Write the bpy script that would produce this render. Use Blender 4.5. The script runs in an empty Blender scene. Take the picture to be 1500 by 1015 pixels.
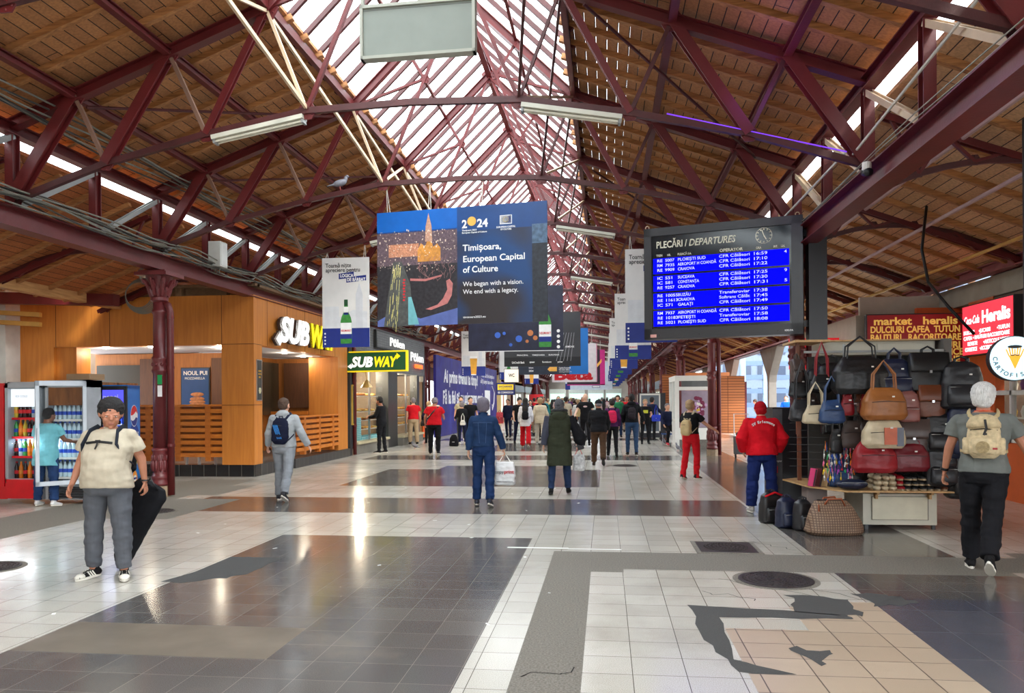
import bpy, math, random
from mathutils import Vector as V, Matrix, noise
sc = bpy.context.scene
C = sc.collection
PI = math.pi
# ---------------------------------------------------------------- camera, sky, exposure
CX, CH, YAW = 2.437, 1.7, 0.12
cd = bpy.data.cameras.new('camera'); cam = bpy.data.objects.new('camera', cd); C.objects.link(cam)
cd.sensor_width = 36; cd.lens = 36 * 1139.5 / 1500; cd.shift_y = 78 / 1500; cd.clip_end = 600; cd.clip_start = .05
cam.matrix_world = Matrix.Translation((CX, 0, CH)) @ Matrix.Rotation(YAW, 4, 'Z') @ Matrix.Rotation(PI / 2, 4, 'X') @ Matrix.Rotation(-.0071, 4, 'Z')
sc.camera = cam
w = bpy.data.worlds.new('overcast_sky'); sc.world = w; w.use_nodes = True
bg = w.node_tree.nodes['Background']; bg.inputs[0].default_value = (.90, .96, 1, 1); bg.inputs[1].default_value = 4.2
vs = sc.view_settings; vs.view_transform = 'Standard'; vs.look = 'None'; vs.gamma = 1; vs.use_curve_mapping = False; vs.exposure = 0.92
cy = sc.cycles
cy.max_bounces = 7; cy.diffuse_bounces = 5; cy.glossy_bounces = 3; cy.transmission_bounces = 4; cy.transparent_max_bounces = 12
cy.sample_clamp_indirect = 6; cy.use_denoising = True; cy.caustics_reflective = False; cy.caustics_refractive = False
sun = bpy.data.lights.new('sun', 'SUN'); sun.energy = 1.2; sun.angle = .12; sun.color = (1, .95, .86)
so = bpy.data.objects.new('sun', sun); C.objects.link(so); so.location = (20, -4, 20)
so.rotation_euler = (math.radians(38), math.radians(40), 0)
def portal(name, loc, rot, sx, sy):
    l = bpy.data.lights.new(name, 'AREA'); l.shape = 'RECTANGLE'; l.size = sx; l.size_y = sy; l.cycles.is_portal = True
    o = bpy.data.objects.new(name, l); C.objects.link(o); o.location = loc; o.rotation_euler = rot
portal('skylight_portal', (0, 46, 8.75), (0, 0, 0), 4, 112)
portal('platform_portal', (9.7, 40, 1.9), (0, PI / 2, 0), 3.6, 40)
portal('rear_portal', (0, -12, 3), (PI / 2, 0, 0), 20, 6)
# ---------------------------------------------------------------- helpers
TS = bpy.data.scenes.new('tmp')
SC = bpy.data.collections
def tag(o, label=None, cat=None, group=None, kind=None):
    if label: o['label'] = label
    if cat: o['category'] = cat
    if group: o['group'] = group
    if kind: o['kind'] = kind
    return o
def thing(name, label, cat, loc=(0, 0, 0), rz=0, group=None):
    o = bpy.data.objects.new(name, None); C.objects.link(o); o.location = loc; o.rotation_euler = (0, 0, rz)
    o.empty_display_size = .1
    return tag(o, label, cat, group)
def rootloc(o):
    p = V((0, 0, 0))
    while o is not None: p += o.location; o = o.parent
    return p
def copy_tree(o, parent=None):
    c = o.copy(); C.objects.link(c); c.parent = parent
    for ch in list(o.children): copy_tree(ch, c)
    return c
def setmat(o, m):
    o.material_slots[0].link = 'OBJECT'; o.material_slots[0].material = m
class MB:
    def __init__(s): s.v = []; s.f = []; s.m = []; s.mi = 0; s.T = None
    def add(s, vs_, fs):
        n = len(s.v)
        s.v += [tuple(s.T @ V(p)) for p in vs_] if s.T is not None else [tuple(p) for p in vs_]
        for f in fs: s.f.append([i + n for i in f]); s.m.append(s.mi)
        return s
    def box(s, c, d, rz=0, M=None):
        x, y, z = d[0] / 2, d[1] / 2, d[2] / 2
        p = [V((i * x, j * y, k * z)) for k in (-1, 1) for j in (-1, 1) for i in (-1, 1)]
        R = M if M is not None else Matrix.Rotation(rz, 3, 'Z')
        return s.add([V(c) + R @ q for q in p], [(0, 2, 3, 1), (4, 5, 7, 6), (0, 1, 5, 4), (2, 6, 7, 3), (0, 4, 6, 2), (1, 3, 7, 5)])
    def b2(s, a, b): return s.box([(a[i] + b[i]) / 2 for i in range(3)], [abs(b[i] - a[i]) for i in range(3)])
    def bar(s, p, q, w_, h_, up=(0, 0, 1)):
        p, q = V(p), V(q); d = q - p; L = d.length
        if L < 1e-6: return s
        d.normalize(); u = V(up)
        if abs(d.dot(u)) > .98: u = V((0, 1, 0))
        sx = d.cross(u).normalized(); u = sx.cross(d)
        vs_ = [e + sx * i * w_ / 2 + u * j * h_ / 2 for e in (p, q) for i, j in ((-1, -1), (1, -1), (1, 1), (-1, 1))]
        return s.add(vs_, [(3, 2, 1, 0), (4, 5, 6, 7), (0, 1, 5, 4), (1, 2, 6, 5), (2, 3, 7, 6), (3, 0, 4, 7)])
    def hbar(s, p, q, w_, h_, up=(0, 1, 0)):
        p, q = V(p), V(q); d = (q - p).normalized(); u = V(up); sx = d.cross(u).normalized(); u = sx.cross(d)
        for e in (-1, 1): s.bar(p + u * e * (h_ / 2 - .008), q + u * e * (h_ / 2 - .008), w_, .016, up)
        s.bar(p, q, .03, h_ - .03, up)
        return s
    def tube(s, pts, r, n=8, cap=True, flat=None, up=(0, 0, 1)):
        pts = [V(p) for p in pts]; m = len(pts); rr = r if isinstance(r, (list, tuple)) else [r] * m
        vs_ = []; prev = None
        for i, p in enumerate(pts):
            d = (pts[min(i + 1, m - 1)] - pts[max(i - 1, 0)])
            d = d.normalized() if d.length > 1e-9 else V((0, 0, 1))
            if prev is None:
                u = V(up)
                if abs(d.dot(u)) > .95: u = V((0, 1, 0))
            else: u = prev
            sx = d.cross(u)
            sx = sx.normalized() if sx.length > 1e-6 else V((1, 0, 0))
            u = sx.cross(d); prev = u
            ra, rb = rr[i] if isinstance(rr[i], (list, tuple)) else (rr[i], rr[i])
            vs_ += [p + sx * math.cos(2 * PI * k / n) * ra + u * math.sin(2 * PI * k / n) * rb for k in range(n)]
        fs = [(i * n + k, i * n + (k + 1) % n, (i + 1) * n + (k + 1) % n, (i + 1) * n + k) for i in range(m - 1) for k in range(n)]
        if cap: fs += [tuple(range(n))[::-1], tuple((m - 1) * n + k for k in range(n))]
        return s.add(vs_, fs)
    def lathe(s, prof, c=(0, 0, 0), n=16, sq=0, sy=1):
        vs_ = []
        for r, z in prof:
            for k in range(n):
                a = 2 * PI * (k + .5) / n; q = 1
                if sq: q = (abs(math.cos(a)) ** sq + abs(math.sin(a)) ** sq) ** (-1 / sq)
                vs_.append((c[0] + r * q * math.cos(a), c[1] + r * q * math.sin(a) * sy, c[2] + z))
        m = len(prof)
        fs = [(i * n + k, i * n + (k + 1) % n, (i + 1) * n + (k + 1) % n, (i + 1) * n + k) for i in range(m - 1) for k in range(n)]
        fs += [tuple(range(n))[::-1], tuple((m - 1) * n + k for k in range(n))]
        return s.add(vs_, fs)
    def ell(s, c, r, n=12, m=8, R=None):
        vs_ = [V((0, 0, -1))]; 
        for i in range(1, m):
            t = PI * i / m
            vs_ += [V((math.sin(t) * math.cos(2 * PI * k / n), math.sin(t) * math.sin(2 * PI * k / n), -math.cos(t))) for k in range(n)]
        vs_.append(V((0, 0, 1)))
        vs_ = [V((q.x * r[0], q.y * r[1], q.z * r[2])) for q in vs_]
        if R is not None: vs_ = [R @ q for q in vs_]
        fs = [(0, 1 + (k + 1) % n, 1 + k) for k in range(n)]
        fs += [(1 + i * n + k, 1 + i * n + (k + 1) % n, 1 + (i + 1) * n + (k + 1) % n, 1 + (i + 1) * n + k) for i in range(m - 2) for k in range(n)]
        e = len(vs_) - 1; b = 1 + (m - 2) * n
        fs += [(e, b + k, b + (k + 1) % n) for k in range(n)]
        return s.add([V(c) + q for q in vs_], fs)
    def loft(s, secs, n=16, e=2.0, cap=True):
        # secs: (cx,cy,cz,rx,ry[,tiltx]) horizontal super-ellipse sections
        vs_ = []
        for q in secs:
            cx_, cy_, cz_, rx, ry = q[:5]; t = q[5] if len(q) > 5 else 0
            for k in range(n):
                a = 2 * PI * k / n; ca, sa = math.cos(a), math.sin(a)
                x = math.copysign(abs(ca) ** (2 / e), ca) * rx; y = math.copysign(abs(sa) ** (2 / e), sa) * ry
                vs_.append((cx_ + x, cy_ + y, cz_ + y * t))
        m = len(secs)
        fs = [(i * n + k, i * n + (k + 1) % n, (i + 1) * n + (k + 1) % n, (i + 1) * n + k) for i in range(m - 1) for k in range(n)]
        if cap: fs += [tuple(range(n))[::-1], tuple((m - 1) * n + k for k in range(n))]
        return s.add(vs_, fs)
    def prism(s, poly, d, M=None):
        # poly in (x,z), extruded along y from -d to 0
        n = len(poly); vs_ = [V((x, -d, z)) for x, z in poly] + [V((x, 0, z)) for x, z in poly]
        if M is not None: vs_ = [M @ q for q in vs_]
        return s.add(vs_, [tuple(range(n)), tuple(range(2 * n - 1, n - 1, -1))] + [(i, n + i, n + (i + 1) % n, (i + 1) % n) for i in range(n)])
    def disc(s, x, z, r, d, M=None, n=24, rz=None):
        return s.prism([(x + r * math.cos(2 * PI * k / n), z + (rz or r) * math.sin(2 * PI * k / n)) for k in range(n)], d, M)
    def text(s, t, x, z, size, M=None, w_=None, ext=.002, bold=0, shear=0, align='LEFT', y=0):
        cu = bpy.data.curves.new('t', 'FONT'); cu.body = t; cu.size = size; cu.extrude = ext; cu.offset = bold * size
        cu.shear = shear; cu.align_x = align; cu.resolution_u = 3
        ob = bpy.data.objects.new('t', cu); me = bpy.data.meshes.new_from_object(ob)
        vs_ = [q.co.copy() for q in me.vertices]; fs = [tuple(p.vertices) for p in me.polygons]
        if vs_:
            k = 1
            if w_:
                x0 = min(q.x for q in vs_); x1 = max(q.x for q in vs_); k = w_ / max(1e-6, x1 - x0)
            vs_ = [V((x + q.x * k, y - ext - q.z, z + q.y)) for q in vs_]
            if M is not None: vs_ = [M @ q for q in vs_]
            s.add(vs_, fs)
        bpy.data.objects.remove(ob); bpy.data.curves.remove(cu); bpy.data.meshes.remove(me)
        return s
    def mesh(s, name, mats, sub=V((0, 0, 0)), smooth=False):
        me = bpy.data.meshes.new(name)
        vs_ = [tuple(V(p) - sub) for p in s.v] if sub.length else s.v
        me.from_pydata(vs_, [], s.f)
        for m_ in (mats if isinstance(mats, (list, tuple)) else [mats]): me.materials.append(m_)
        if isinstance(mats, (list, tuple)) and len(mats) > 1: me.polygons.foreach_set('material_index', s.m)
        if smooth: me.polygons.foreach_set('use_smooth', [True] * len(s.f))
        me.update(); return me
    def build(s, name, mats, parent=None, world=False, smooth=False, label=None, cat=None, group=None, kind=None, loc=None):
        sub = V((0, 0, 0))
        if world and parent is not None: sub = rootloc(parent)
        if loc is not None and parent is None: sub = V(loc)
        o = bpy.data.objects.new(name, s.mesh(name, mats, sub, smooth)); C.objects.link(o)
        if parent is not None: o.parent = parent
        elif loc is not None: o.location = loc
        if smooth == 'auto':
            for p in o.data.polygons: p.use_smooth = True
        return tag(o, label, cat, group, kind)
    def remesh(s, vox, it=3, wr=0, wf=9, seed=0, crease=None):
        me = s.mesh('tmp', MAT0); ob = bpy.data.objects.new('tmp', me); TS.collection.objects.link(ob)
        md = ob.modifiers.new('r', 'REMESH'); md.mode = 'VOXEL'; md.voxel_size = vox; md.use_smooth_shade = True
        if it: m2 = ob.modifiers.new('s', 'SMOOTH'); m2.factor = .5; m2.iterations = it
        vl = TS.view_layers[0]; vl.update(); dg = vl.depsgraph; dg.update()
        r = bpy.data.meshes.new_from_object(ob.evaluated_get(dg))
        bpy.data.objects.remove(ob); bpy.data.meshes.remove(me)
        if wr:
            ns = [v_.normal.copy() for v_ in r.vertices]
            for v_, n_ in zip(r.vertices, ns):
                p = v_.co
                k = noise.noise(V((p.x * wf * .6 + seed, p.y * wf * .6, p.z * wf * 1.5))) + .5 * noise.noise(V((p.x * wf * 1.6, p.y * wf * 1.6 + seed, p.z * wf * 3)))
                a = wr * (1 if crease is None else crease(p))
                v_.co = p + n_ * k * a
        for p in r.polygons: p.use_smooth = True
        return r
def part(name, me, mat, parent, **kw):
    me.name = name; me.materials.clear(); me.materials.append(mat)
    o = bpy.data.objects.new(name, me); C.objects.link(o); o.parent = parent
    return tag(o, **kw)
# ---------------------------------------------------------------- materials
def lin(c): return tuple((x / 255 / 12.92 if x / 255 <= .04045 else ((x / 255 + .055) / 1.055) ** 2.4) for x in c)
_mc = {}
def nodes(name):
    m = bpy.data.materials.new(name); m.use_nodes = True; nt = m.node_tree; return m, nt, nt.nodes['Principled BSDF']
def nd(nt, t, **kw):
    n = nt.nodes.new(t)
    for k, v_ in kw.items():
        if k[1:].isdigit(): n.inputs[int(k[1:])].default_value = v_
        else: setattr(n, k, v_)
    return n
def M(name, rgb, rough=.55, metal=0, var=.12, scale=6, bump=0, bs=60, spec=.5, stretch=None, emit=0, ecol=None, alpha=1, coat=0):
    """principled + procedural value variation; rgb is sRGB 0-255"""
    if name in _mc: return _mc[name]
    m, nt, b = nodes(name); c = lin(rgb); L = nt.links
    tc = nd(nt, 'ShaderNodeTexCoord'); src = tc.outputs['Object']
    if stretch:
        mp = nd(nt, 'ShaderNodeMapping'); mp.inputs['Scale'].default_value = stretch; L.new(src, mp.inputs[0]); src = mp.outputs[0]
    nz = nd(nt, 'ShaderNodeTexNoise'); nz.inputs['Scale'].default_value = scale; nz.inputs['Detail'].default_value = 5; L.new(src, nz.inputs['Vector'])
    mx = nd(nt, 'ShaderNodeMix', data_type='RGBA'); 
    mx.inputs[6].default_value = (*[x * (1 - var * 1.6) for x in c], 1); mx.inputs[7].default_value = (*[min(1, x * (1 + var * 1.4)) for x in c], 1)
    L.new(nz.outputs[0], mx.inputs[0]); L.new(mx.outputs[2], b.inputs['Base Color'])
    b.inputs['Roughness'].default_value = rough; b.inputs['Metallic'].default_value = metal
    b.inputs['Specular IOR Level'].default_value = spec; b.inputs['Coat Weight'].default_value = coat
    if bump:
        n2 = nd(nt, 'ShaderNodeTexNoise'); n2.inputs['Scale'].default_value = bs; L.new(src, n2.inputs['Vector'])
        bp = nd(nt, 'ShaderNodeBump'); bp.inputs['Strength'].default_value = bump; bp.inputs['Distance'].default_value = .01
        L.new(n2.outputs[0], bp.inputs['Height']); L.new(bp.outputs[0], b.inputs['Normal'])
    if emit:
        b.inputs['Emission Color'].default_value = (*lin(ecol or rgb), 1); b.inputs['Emission Strength'].default_value = emit
    if alpha < 1: b.inputs['Alpha'].default_value = alpha
    _mc[name] = m; return m
def cloth(name, rgb, **kw): return M(name, rgb, rough=.85, var=.18, scale=9, bump=.25, bs=180, spec=.2, **kw)
MAT0 = M('base', (128, 128, 128))
def wood(name, a, b_, stretch, scale=5, rough=.6, bump=.1):
    if name in _mc: return _mc[name]
    m, nt, b = nodes(name); L = nt.links
    tc = nd(nt, 'ShaderNodeTexCoord'); mp = nd(nt, 'ShaderNodeMapping'); mp.inputs['Scale'].default_value = stretch; L.new(tc.outputs['Object'], mp.inputs[0])
    nz = nd(nt, 'ShaderNodeTexNoise'); nz.inputs['Scale'].default_value = scale; nz.inputs['Detail'].default_value = 8; nz.inputs['Distortion'].default_value = .6; L.new(mp.outputs[0], nz.inputs['Vector'])
    cr = nd(nt, 'ShaderNodeValToRGB'); cr.color_ramp.elements[0].position = .3; cr.color_ramp.elements[1].position = .7
    cr.color_ramp.elements[0].color = (*lin(b_), 1); cr.color_ramp.elements[1].color = (*lin(a), 1)
    L.new(nz.outputs[0], cr.inputs[0]); L.new(cr.outputs[0], b.inputs['Base Color']); b.inputs['Roughness'].default_value = rough
    bp = nd(nt, 'ShaderNodeBump'); bp.inputs['Strength'].default_value = bump; L.new(nz.outputs[0], bp.inputs['Height']); L.new(bp.outputs[0], b.inputs['Normal'])
    _mc[name] = m; return m
def grid_mat(name, sx, sy, seam, ca, cb, cs, rough=.3, speck=0, spk=200, axes=(0, 1), off=(0, 0), half=0, stain=.25, stc=None, bump=.2, rvar=.1):
    """boards / tiles laid in the object's own coordinates: seams, a tone for each tile, wear stains"""
    if name in _mc: return _mc[name]
    m, nt, b = nodes(name); L = nt.links
    tc = nd(nt, 'ShaderNodeTexCoord'); sp = nd(nt, 'ShaderNodeSeparateXYZ'); L.new(tc.outputs['Object'], sp.inputs[0])
    def mth(op, a, c=None, d=None):
        n = nd(nt, 'ShaderNodeMath', operation=op)
        for i, q in enumerate((a, c, d)):
            if q is None: continue
            if hasattr(q, 'links') or hasattr(q, 'is_linked'): L.new(q, n.inputs[i])
            else: n.inputs[i].default_value = q
        return n.outputs[0]
    u = mth('MULTIPLY', mth('ADD', sp.outputs[axes[0]], off[0]), 1 / sx)
    fu = mth('FLOOR', u)
    v_ = mth('MULTIPLY', mth('ADD', sp.outputs[axes[1]], off[1]), 1 / sy)
    if half:
        wn0 = nd(nt, 'ShaderNodeTexWhiteNoise', noise_dimensions='1D'); L.new(fu, wn0.inputs['W']); v_ = mth('ADD', v_, wn0.outputs[0])
    fv = mth('FLOOR', v_)
    du = mth('ABSOLUTE', mth('SUBTRACT', mth('FRACT', u), .5)); dv = mth('ABSOLUTE', mth('SUBTRACT', mth('FRACT', v_), .5))
    su = mth('GREATER_THAN', du, .5 - seam / sx); sv = mth('GREATER_THAN', dv, .5 - seam / sy); sm = mth('MAXIMUM', su, sv)
    cmb = nd(nt, 'ShaderNodeCombineXYZ'); L.new(fu, cmb.inputs[0]); L.new(fv, cmb.inputs[1])
    wn = nd(nt, 'ShaderNodeTexWhiteNoise'); L.new(cmb.outputs[0], wn.inputs['Vector'])
    nz = nd(nt, 'ShaderNodeTexNoise'); nz.inputs['Scale'].default_value = .9; nz.inputs['Detail'].default_value = 6; L.new(tc.outputs['Object'], nz.inputs['Vector'])
    fac = mth('ADD', mth('MULTIPLY', wn.outputs[0], 1 - stain), mth('MULTIPLY', nz.outputs[0], stain))
    mx = nd(nt, 'ShaderNodeMix', data_type='RGBA'); mx.inputs[6].default_value = (*lin(ca), 1); mx.inputs[7].default_value = (*lin(cb), 1); L.new(fac, mx.inputs[0])
    col = mx.outputs[2]
    if stc:
        n3 = nd(nt, 'ShaderNodeTexNoise'); n3.inputs['Scale'].default_value = .55; n3.inputs['Detail'].default_value = 8; n3.inputs['Roughness'].default_value = .65; L.new(tc.outputs['Object'], n3.inputs['Vector'])
        r3 = nd(nt, 'ShaderNodeMapRange'); r3.inputs[1].default_value = .52; r3.inputs[2].default_value = .72; r3.inputs[4].default_value = .55; L.new(n3.outputs[0], r3.inputs[0])
        m3 = nd(nt, 'ShaderNodeMix', data_type='RGBA'); L.new(r3.outputs[0], m3.inputs[0]); L.new(col, m3.inputs[6]); m3.inputs[7].default_value = (*lin(stc), 1); col = m3.outputs[2]
    if speck:
        n4 = nd(nt, 'ShaderNodeTexNoise'); n4.inputs['Scale'].default_value = spk; n4.inputs['Detail'].default_value = 1; L.new(tc.outputs['Object'], n4.inputs['Vector'])
        r4 = nd(nt, 'ShaderNodeMapRange'); r4.inputs[1].default_value = .35; r4.inputs[2].default_value = .65; r4.inputs[3].default_value = 1 - speck; r4.inputs[4].default_value = 1 + speck; L.new(n4.outputs[0], r4.inputs[0])
        vm = nd(nt, 'ShaderNodeVectorMath', operation='SCALE'); L.new(col, vm.inputs[0]); L.new(r4.outputs[0], vm.inputs['Scale']); col = vm.outputs[0]
    m2 = nd(nt, 'ShaderNodeMix', data_type='RGBA'); L.new(sm, m2.inputs[0]); L.new(col, m2.inputs[6]); m2.inputs[7].default_value = (*lin(cs), 1)
    L.new(m2.outputs[2], b.inputs['Base Color'])
    rr = nd(nt, 'ShaderNodeMapRange'); rr.inputs[3].default_value = rough - rvar; rr.inputs[4].default_value = rough + rvar; L.new(nz.outputs[0], rr.inputs[0]); L.new(rr.outputs[0], b.inputs['Roughness'])
    bp = nd(nt, 'ShaderNodeBump', invert=True); bp.inputs['Strength'].default_value = bump; bp.inputs['Distance'].default_value = .004; L.new(sm, bp.inputs['Height']); L.new(bp.outputs[0], b.inputs['Normal'])
    _mc[name] = m; return m
def glass(name, tint=(1, 1, 1), gl=.12, rough=.02, opa=0.0, ocol=(200, 210, 215)):
    if name in _mc: return _mc[name]
    m, nt, b = nodes(name); L = nt.links; nt.nodes.remove(b)
    tr = nd(nt, 'ShaderNodeBsdfTransparent'); tr.inputs[0].default_value = (*tint, 1)
    g = nd(nt, 'ShaderNodeBsdfGlossy'); g.inputs['Roughness'].default_value = rough
    fr = nd(nt, 'ShaderNodeLayerWeight'); fr.inputs[0].default_value = gl; mn = nd(nt, 'ShaderNodeMath', operation='MINIMUM'); L.new(fr.outputs['Fresnel'], mn.inputs[0]); mn.inputs[1].default_value = .16
    mx = nd(nt, 'ShaderNodeMixShader'); L.new(mn.outputs[0], mx.inputs[0]); L.new(tr.outputs[0], mx.inputs[1]); L.new(g.outputs[0], mx.inputs[2])
    out = mx.outputs[0]
    if opa:
        df = nd(nt, 'ShaderNodeBsdfTranslucent'); df.inputs[0].default_value = (*lin(ocol), 1)
        m2 = nd(nt, 'ShaderNodeMixShader'); m2.inputs[0].default_value = opa; L.new(out, m2.inputs[1]); L.new(df.outputs[0], m2.inputs[2]); out = m2.outputs[0]
    L.new(out, nt.nodes['Material Output'].inputs[0]); _mc[name] = m; return m
STEEL = M('painted_steel_red', (96, 26, 27), rough=.45, var=.22, scale=3, bump=.15, bs=30)
STEEL2 = M('painted_steel_maroon', (74, 30, 30), rough=.5, var=.3, scale=4, bump=.2, bs=40)
CREAM = M('painted_steel_cream', (205, 180, 150), rough=.5, var=.2, scale=3)
BLACK = M('black_plastic', (22, 22, 24), rough=.4, var=.1)
DARK = M('dark_metal', (45, 44, 46), rough=.45)
WHITE = M('white_paint', (226, 224, 218), rough=.5, var=.05)
GREY = M('grey_paint', (150, 152, 150), rough=.5, var=.08)
CHROME = M('brushed_metal', (190, 190, 192), rough=.3, metal=.9, var=.05)
CABLE = M('grey_cable', (120, 118, 108), rough=.7)
D2 = math.radians
def rx(a): return Matrix.Rotation(a, 4, 'X')
def rzm(a): return Matrix.Rotation(a, 4, 'Z')
WHS = M('white_rubber', (226, 222, 210), rough=.6); BKS = cloth('black_shoe', (28, 27, 28)); BSOLE = M('black_rubber', (30, 30, 30), rough=.7)
denim = cloth('blue_denim', (38, 62, 104)); jeansb = cloth('dark_blue_jeans', (36, 52, 84)); greyd = cloth('grey_denim', (88, 90, 96)); blackc = cloth('black_cotton', (24, 24, 28)); navy = cloth('navy_cloth', (28, 34, 62))
creamc = cloth('cream_cotton', (196, 184, 162)); greyf = cloth('grey_fleece', (160, 164, 168)); olive = cloth('olive_quilt', (52, 56, 42)); redc = cloth('red_cloth', (200, 22, 34)); tanc = cloth('tan_canvas', (196, 172, 128)); brownc = cloth('brown_corduroy', (78, 56, 40))
# ---------------------------------------------------------------- the hall: floor
Y0, S = 9.69, 3.446
KA, KB = -2, 29
def YK(k): return Y0 + S * k
YA, YB = -16.0, YK(KB) + .4
FL = grid_mat('light_terrazzo_tiles', .33, .33, .0026, (186, 181, 170), (204, 199, 189), (100, 94, 86), rough=.19, speck=.16, spk=160, off=(.05, .1), stc=(150, 142, 130), bump=.15)
FD = grid_mat('dark_terrazzo_tiles', .33, .33, .0018, (84, 81, 80), (101, 97, 93), (138, 130, 120), rough=.165, speck=.22, spk=180, off=(.13, .06), stc=(136, 124, 110), bump=.1)
FA = M('asphalt_patch', (122, 116, 106), rough=.75, var=.55, scale=70, bump=.5, bs=220)
FA2 = M('dark_asphalt_patch', (74, 73, 72), rough=.85, var=.35, scale=150, bump=.6, bs=260)
FP = grid_mat('beige_pink_tiles', .335, .31, .004, (176, 156, 134), (190, 171, 149), (90, 78, 70), rough=.3, speck=.04, off=(-.02, .02), stc=(150, 128, 112), bump=.2)
FN = grid_mat('dark_slate_tiles', .5, .6, .004, (70, 72, 84), (86, 86, 94), (104, 100, 100), rough=.22, speck=.12, off=(.1, .06), stc=(92, 84, 78), bump=.15)
rects = []   # (x0,x1,y0,y1,mat) later wins
FM = [FL, FD, FA, FP, FN, FA2, M('brown_worn_screed', (112, 102, 90), rough=.4, var=.3, scale=3)]
for n in range(-1, 12):
    y = 9.5 + n * 10.34
    rects.append((-4.6, 4.6, y + 1.95, y + 3.75, 1))            # cross band
    rects.append((-1.66, 1.53, y - 4.7, y, 1))                  # centre field
    if n >= 0: rects.append((-2.9, 2.3, y + 5.6, y + 9.3, 1)) if n % 2 == 0 else None
rects = [r for r in rects if r]
rects += [(-1.66, 1.53, -4, 9.5, 1), (-6.5, -5.1, -12, 16.2, 2), (-5.2, -3.9, 10.6, 12.9, 2), (4.65, 6.1, 8.7, 45, 1), (-8, -4.6, 13.4, 15.0, 2)]
rects += [(-1.66, -1.2, 7.1, 8.1, 5), (-2.05, -1.66, 6.0, 7.15, 0), (-1.66, .2, 4.9, 5.6, 6), (-3.1, -1.9, 4.0, 7.0, 0), (-5.2, -4.1, 6.2, 7.0, 4),(-5.2, -4.0, 5.2, 5.75, 4)]
rects += [(1.53, 1.85, -4, 8.9, 0), (1.85, 2.28, -4, 8.72, 2), (1.85, 7.3, 7.85, 8.72, 2), (2.28, 4.62, -4, 7.85, 0), (2.28, 2.6, 7.7, 7.85, 2),
          (3.3, 4.75, -4, 5.9, 3), (3.9, 4.75, 5.9, 6.55, 3), (4.15, 4.75, 6.55, 6.75, 3), (4.62, 6.3, -4, 7.85, 4), (4.62, 6.3, 6.9, 7.85, 1), (6.3, 6.7, -4, 8.0, 0), (6.7, 9.2, -4, 9.0, 2)]
xs = sorted({-13.0, 9.2} | {r[0] for r in rects} | {r[1] for r in rects}); ys = sorted({YA, YB} | {max(YA, min(YB, q)) for r in rects for q in r[2:4]})
mb = MB()
for i in range(len(xs) - 1):
    for j in range(len(ys) - 1):
        cx_, cy_ = (xs[i] + xs[i + 1]) / 2, (ys[j] + ys[j + 1]) / 2; mi = 0
        for r in rects:
            if r[0] < cx_ < r[1] and r[2] < cy_ < r[3]: mi = r[4]
        mb.mi = mi; mb.add([(xs[i], ys[j], 0), (xs[i + 1], ys[j], 0), (xs[i + 1], ys[j + 1], 0), (xs[i], ys[j + 1], 0)], [(0, 1, 2, 3)])
floor = mb.build('floor', FM, kind='structure', label='polished grey terrazzo floor with dark bands and patches')
random.seed(4)
def blob(mb, pts, z=.0012, jag=.03, n=5):
    out = []
    for i in range(len(pts)):
        a, b_ = V(pts[i]), V(pts[(i + 1) % len(pts)])
        for t in range(n):
            q = a.lerp(b_, t / n); out.append((q.x + random.uniform(-jag, jag), q.y + random.uniform(-jag, jag), z))
    mb.add(out, [tuple(range(len(out)))])
mb = MB()
blob(mb, [(3.1, 6.55), (4.3, 6.35), (4.3, 6.22), (3.3, 6.2), (3.25, 5.2), (3.6, 4.95), (3.25, 4.95), (3.12, 5.6)], jag=.02)
blob(mb, [(3.98, 6.95), (4.45, 6.85), (4.42, 6.35), (3.95, 6.4)], jag=.04)
blob(mb, [(4.55, 7.05), (4.95, 7.0), (4.95, 6.75), (4.6, 6.6)], jag=.05)
blob(mb, [(3.62, 5.5), (3.95, 5.42), (3.75, 5.15)], jag=.04)
blob(mb, [(-1.5, 8.1), (-1.05, 8.1), (-1.1, 7.3), (-1.5, 6.9), (-1.75, 6.9)], jag=.02)
mb.build('floor_patch', FA2, parent=floor, kind='stuff', label='dark asphalt repairs where floor tiles are missing')
mb = MB()
for a, b_ in (((3.5, 7.5), (4.2, 6.9)), ((4.0, 7.5), (4.6, 6.8)), ((3.3, 7.0), (3.7, 6.7)), ((4.1, 9.5), (4.5, 9.0)), ((3.6, 9.7), (4.2, 9.4)), ((1.9, 4.75), (2.27, 4.9)), ((-1.0, 10.3), (.4, 10.1)), ((-3.2, 8.3), (-2.0, 8.6))):
    p = V(a); q = V(b_); pts = [p.lerp(q, t / 9) + V((random.uniform(-.05, .05), random.uniform(-.05, .05))) for t in range(10)]
    for i in range(9):
        d = (pts[i + 1] - pts[i]).normalized(); nrm = V((-d.y, d.x)) * .004
        mb.add([(*(pts[i] - nrm), .0015), (*(pts[i + 1] - nrm), .0015), (*(pts[i + 1] + nrm), .0015), (*(pts[i] + nrm), .0015)], [(0, 1, 2, 3)])
mb.build('floor_crack', M('crack_dark', (40, 36, 34), rough=.9), parent=floor, kind='stuff', label='thin dark cracks across the worn tiles')
mb = MB()
mb.b2((1.3, 8.86, .0005), (2.0, 8.92, .0016)); mb.b2((2.0, 8.84, .0005), (2.6, 8.88, .0016))
for _ in range(26):
    x, y = random.uniform(-3, 2), random.uniform(5, 16); mb.box((x, y, .001), (random.uniform(.02, .06), random.uniform(.01, .03), .001), rz=random.uniform(0, 3))
mb.build('floor_paint_mark', M('worn_white_paint', (225, 225, 220), rough=.8), parent=floor, kind='stuff', label='worn white paint line and specks on the floor')
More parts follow.
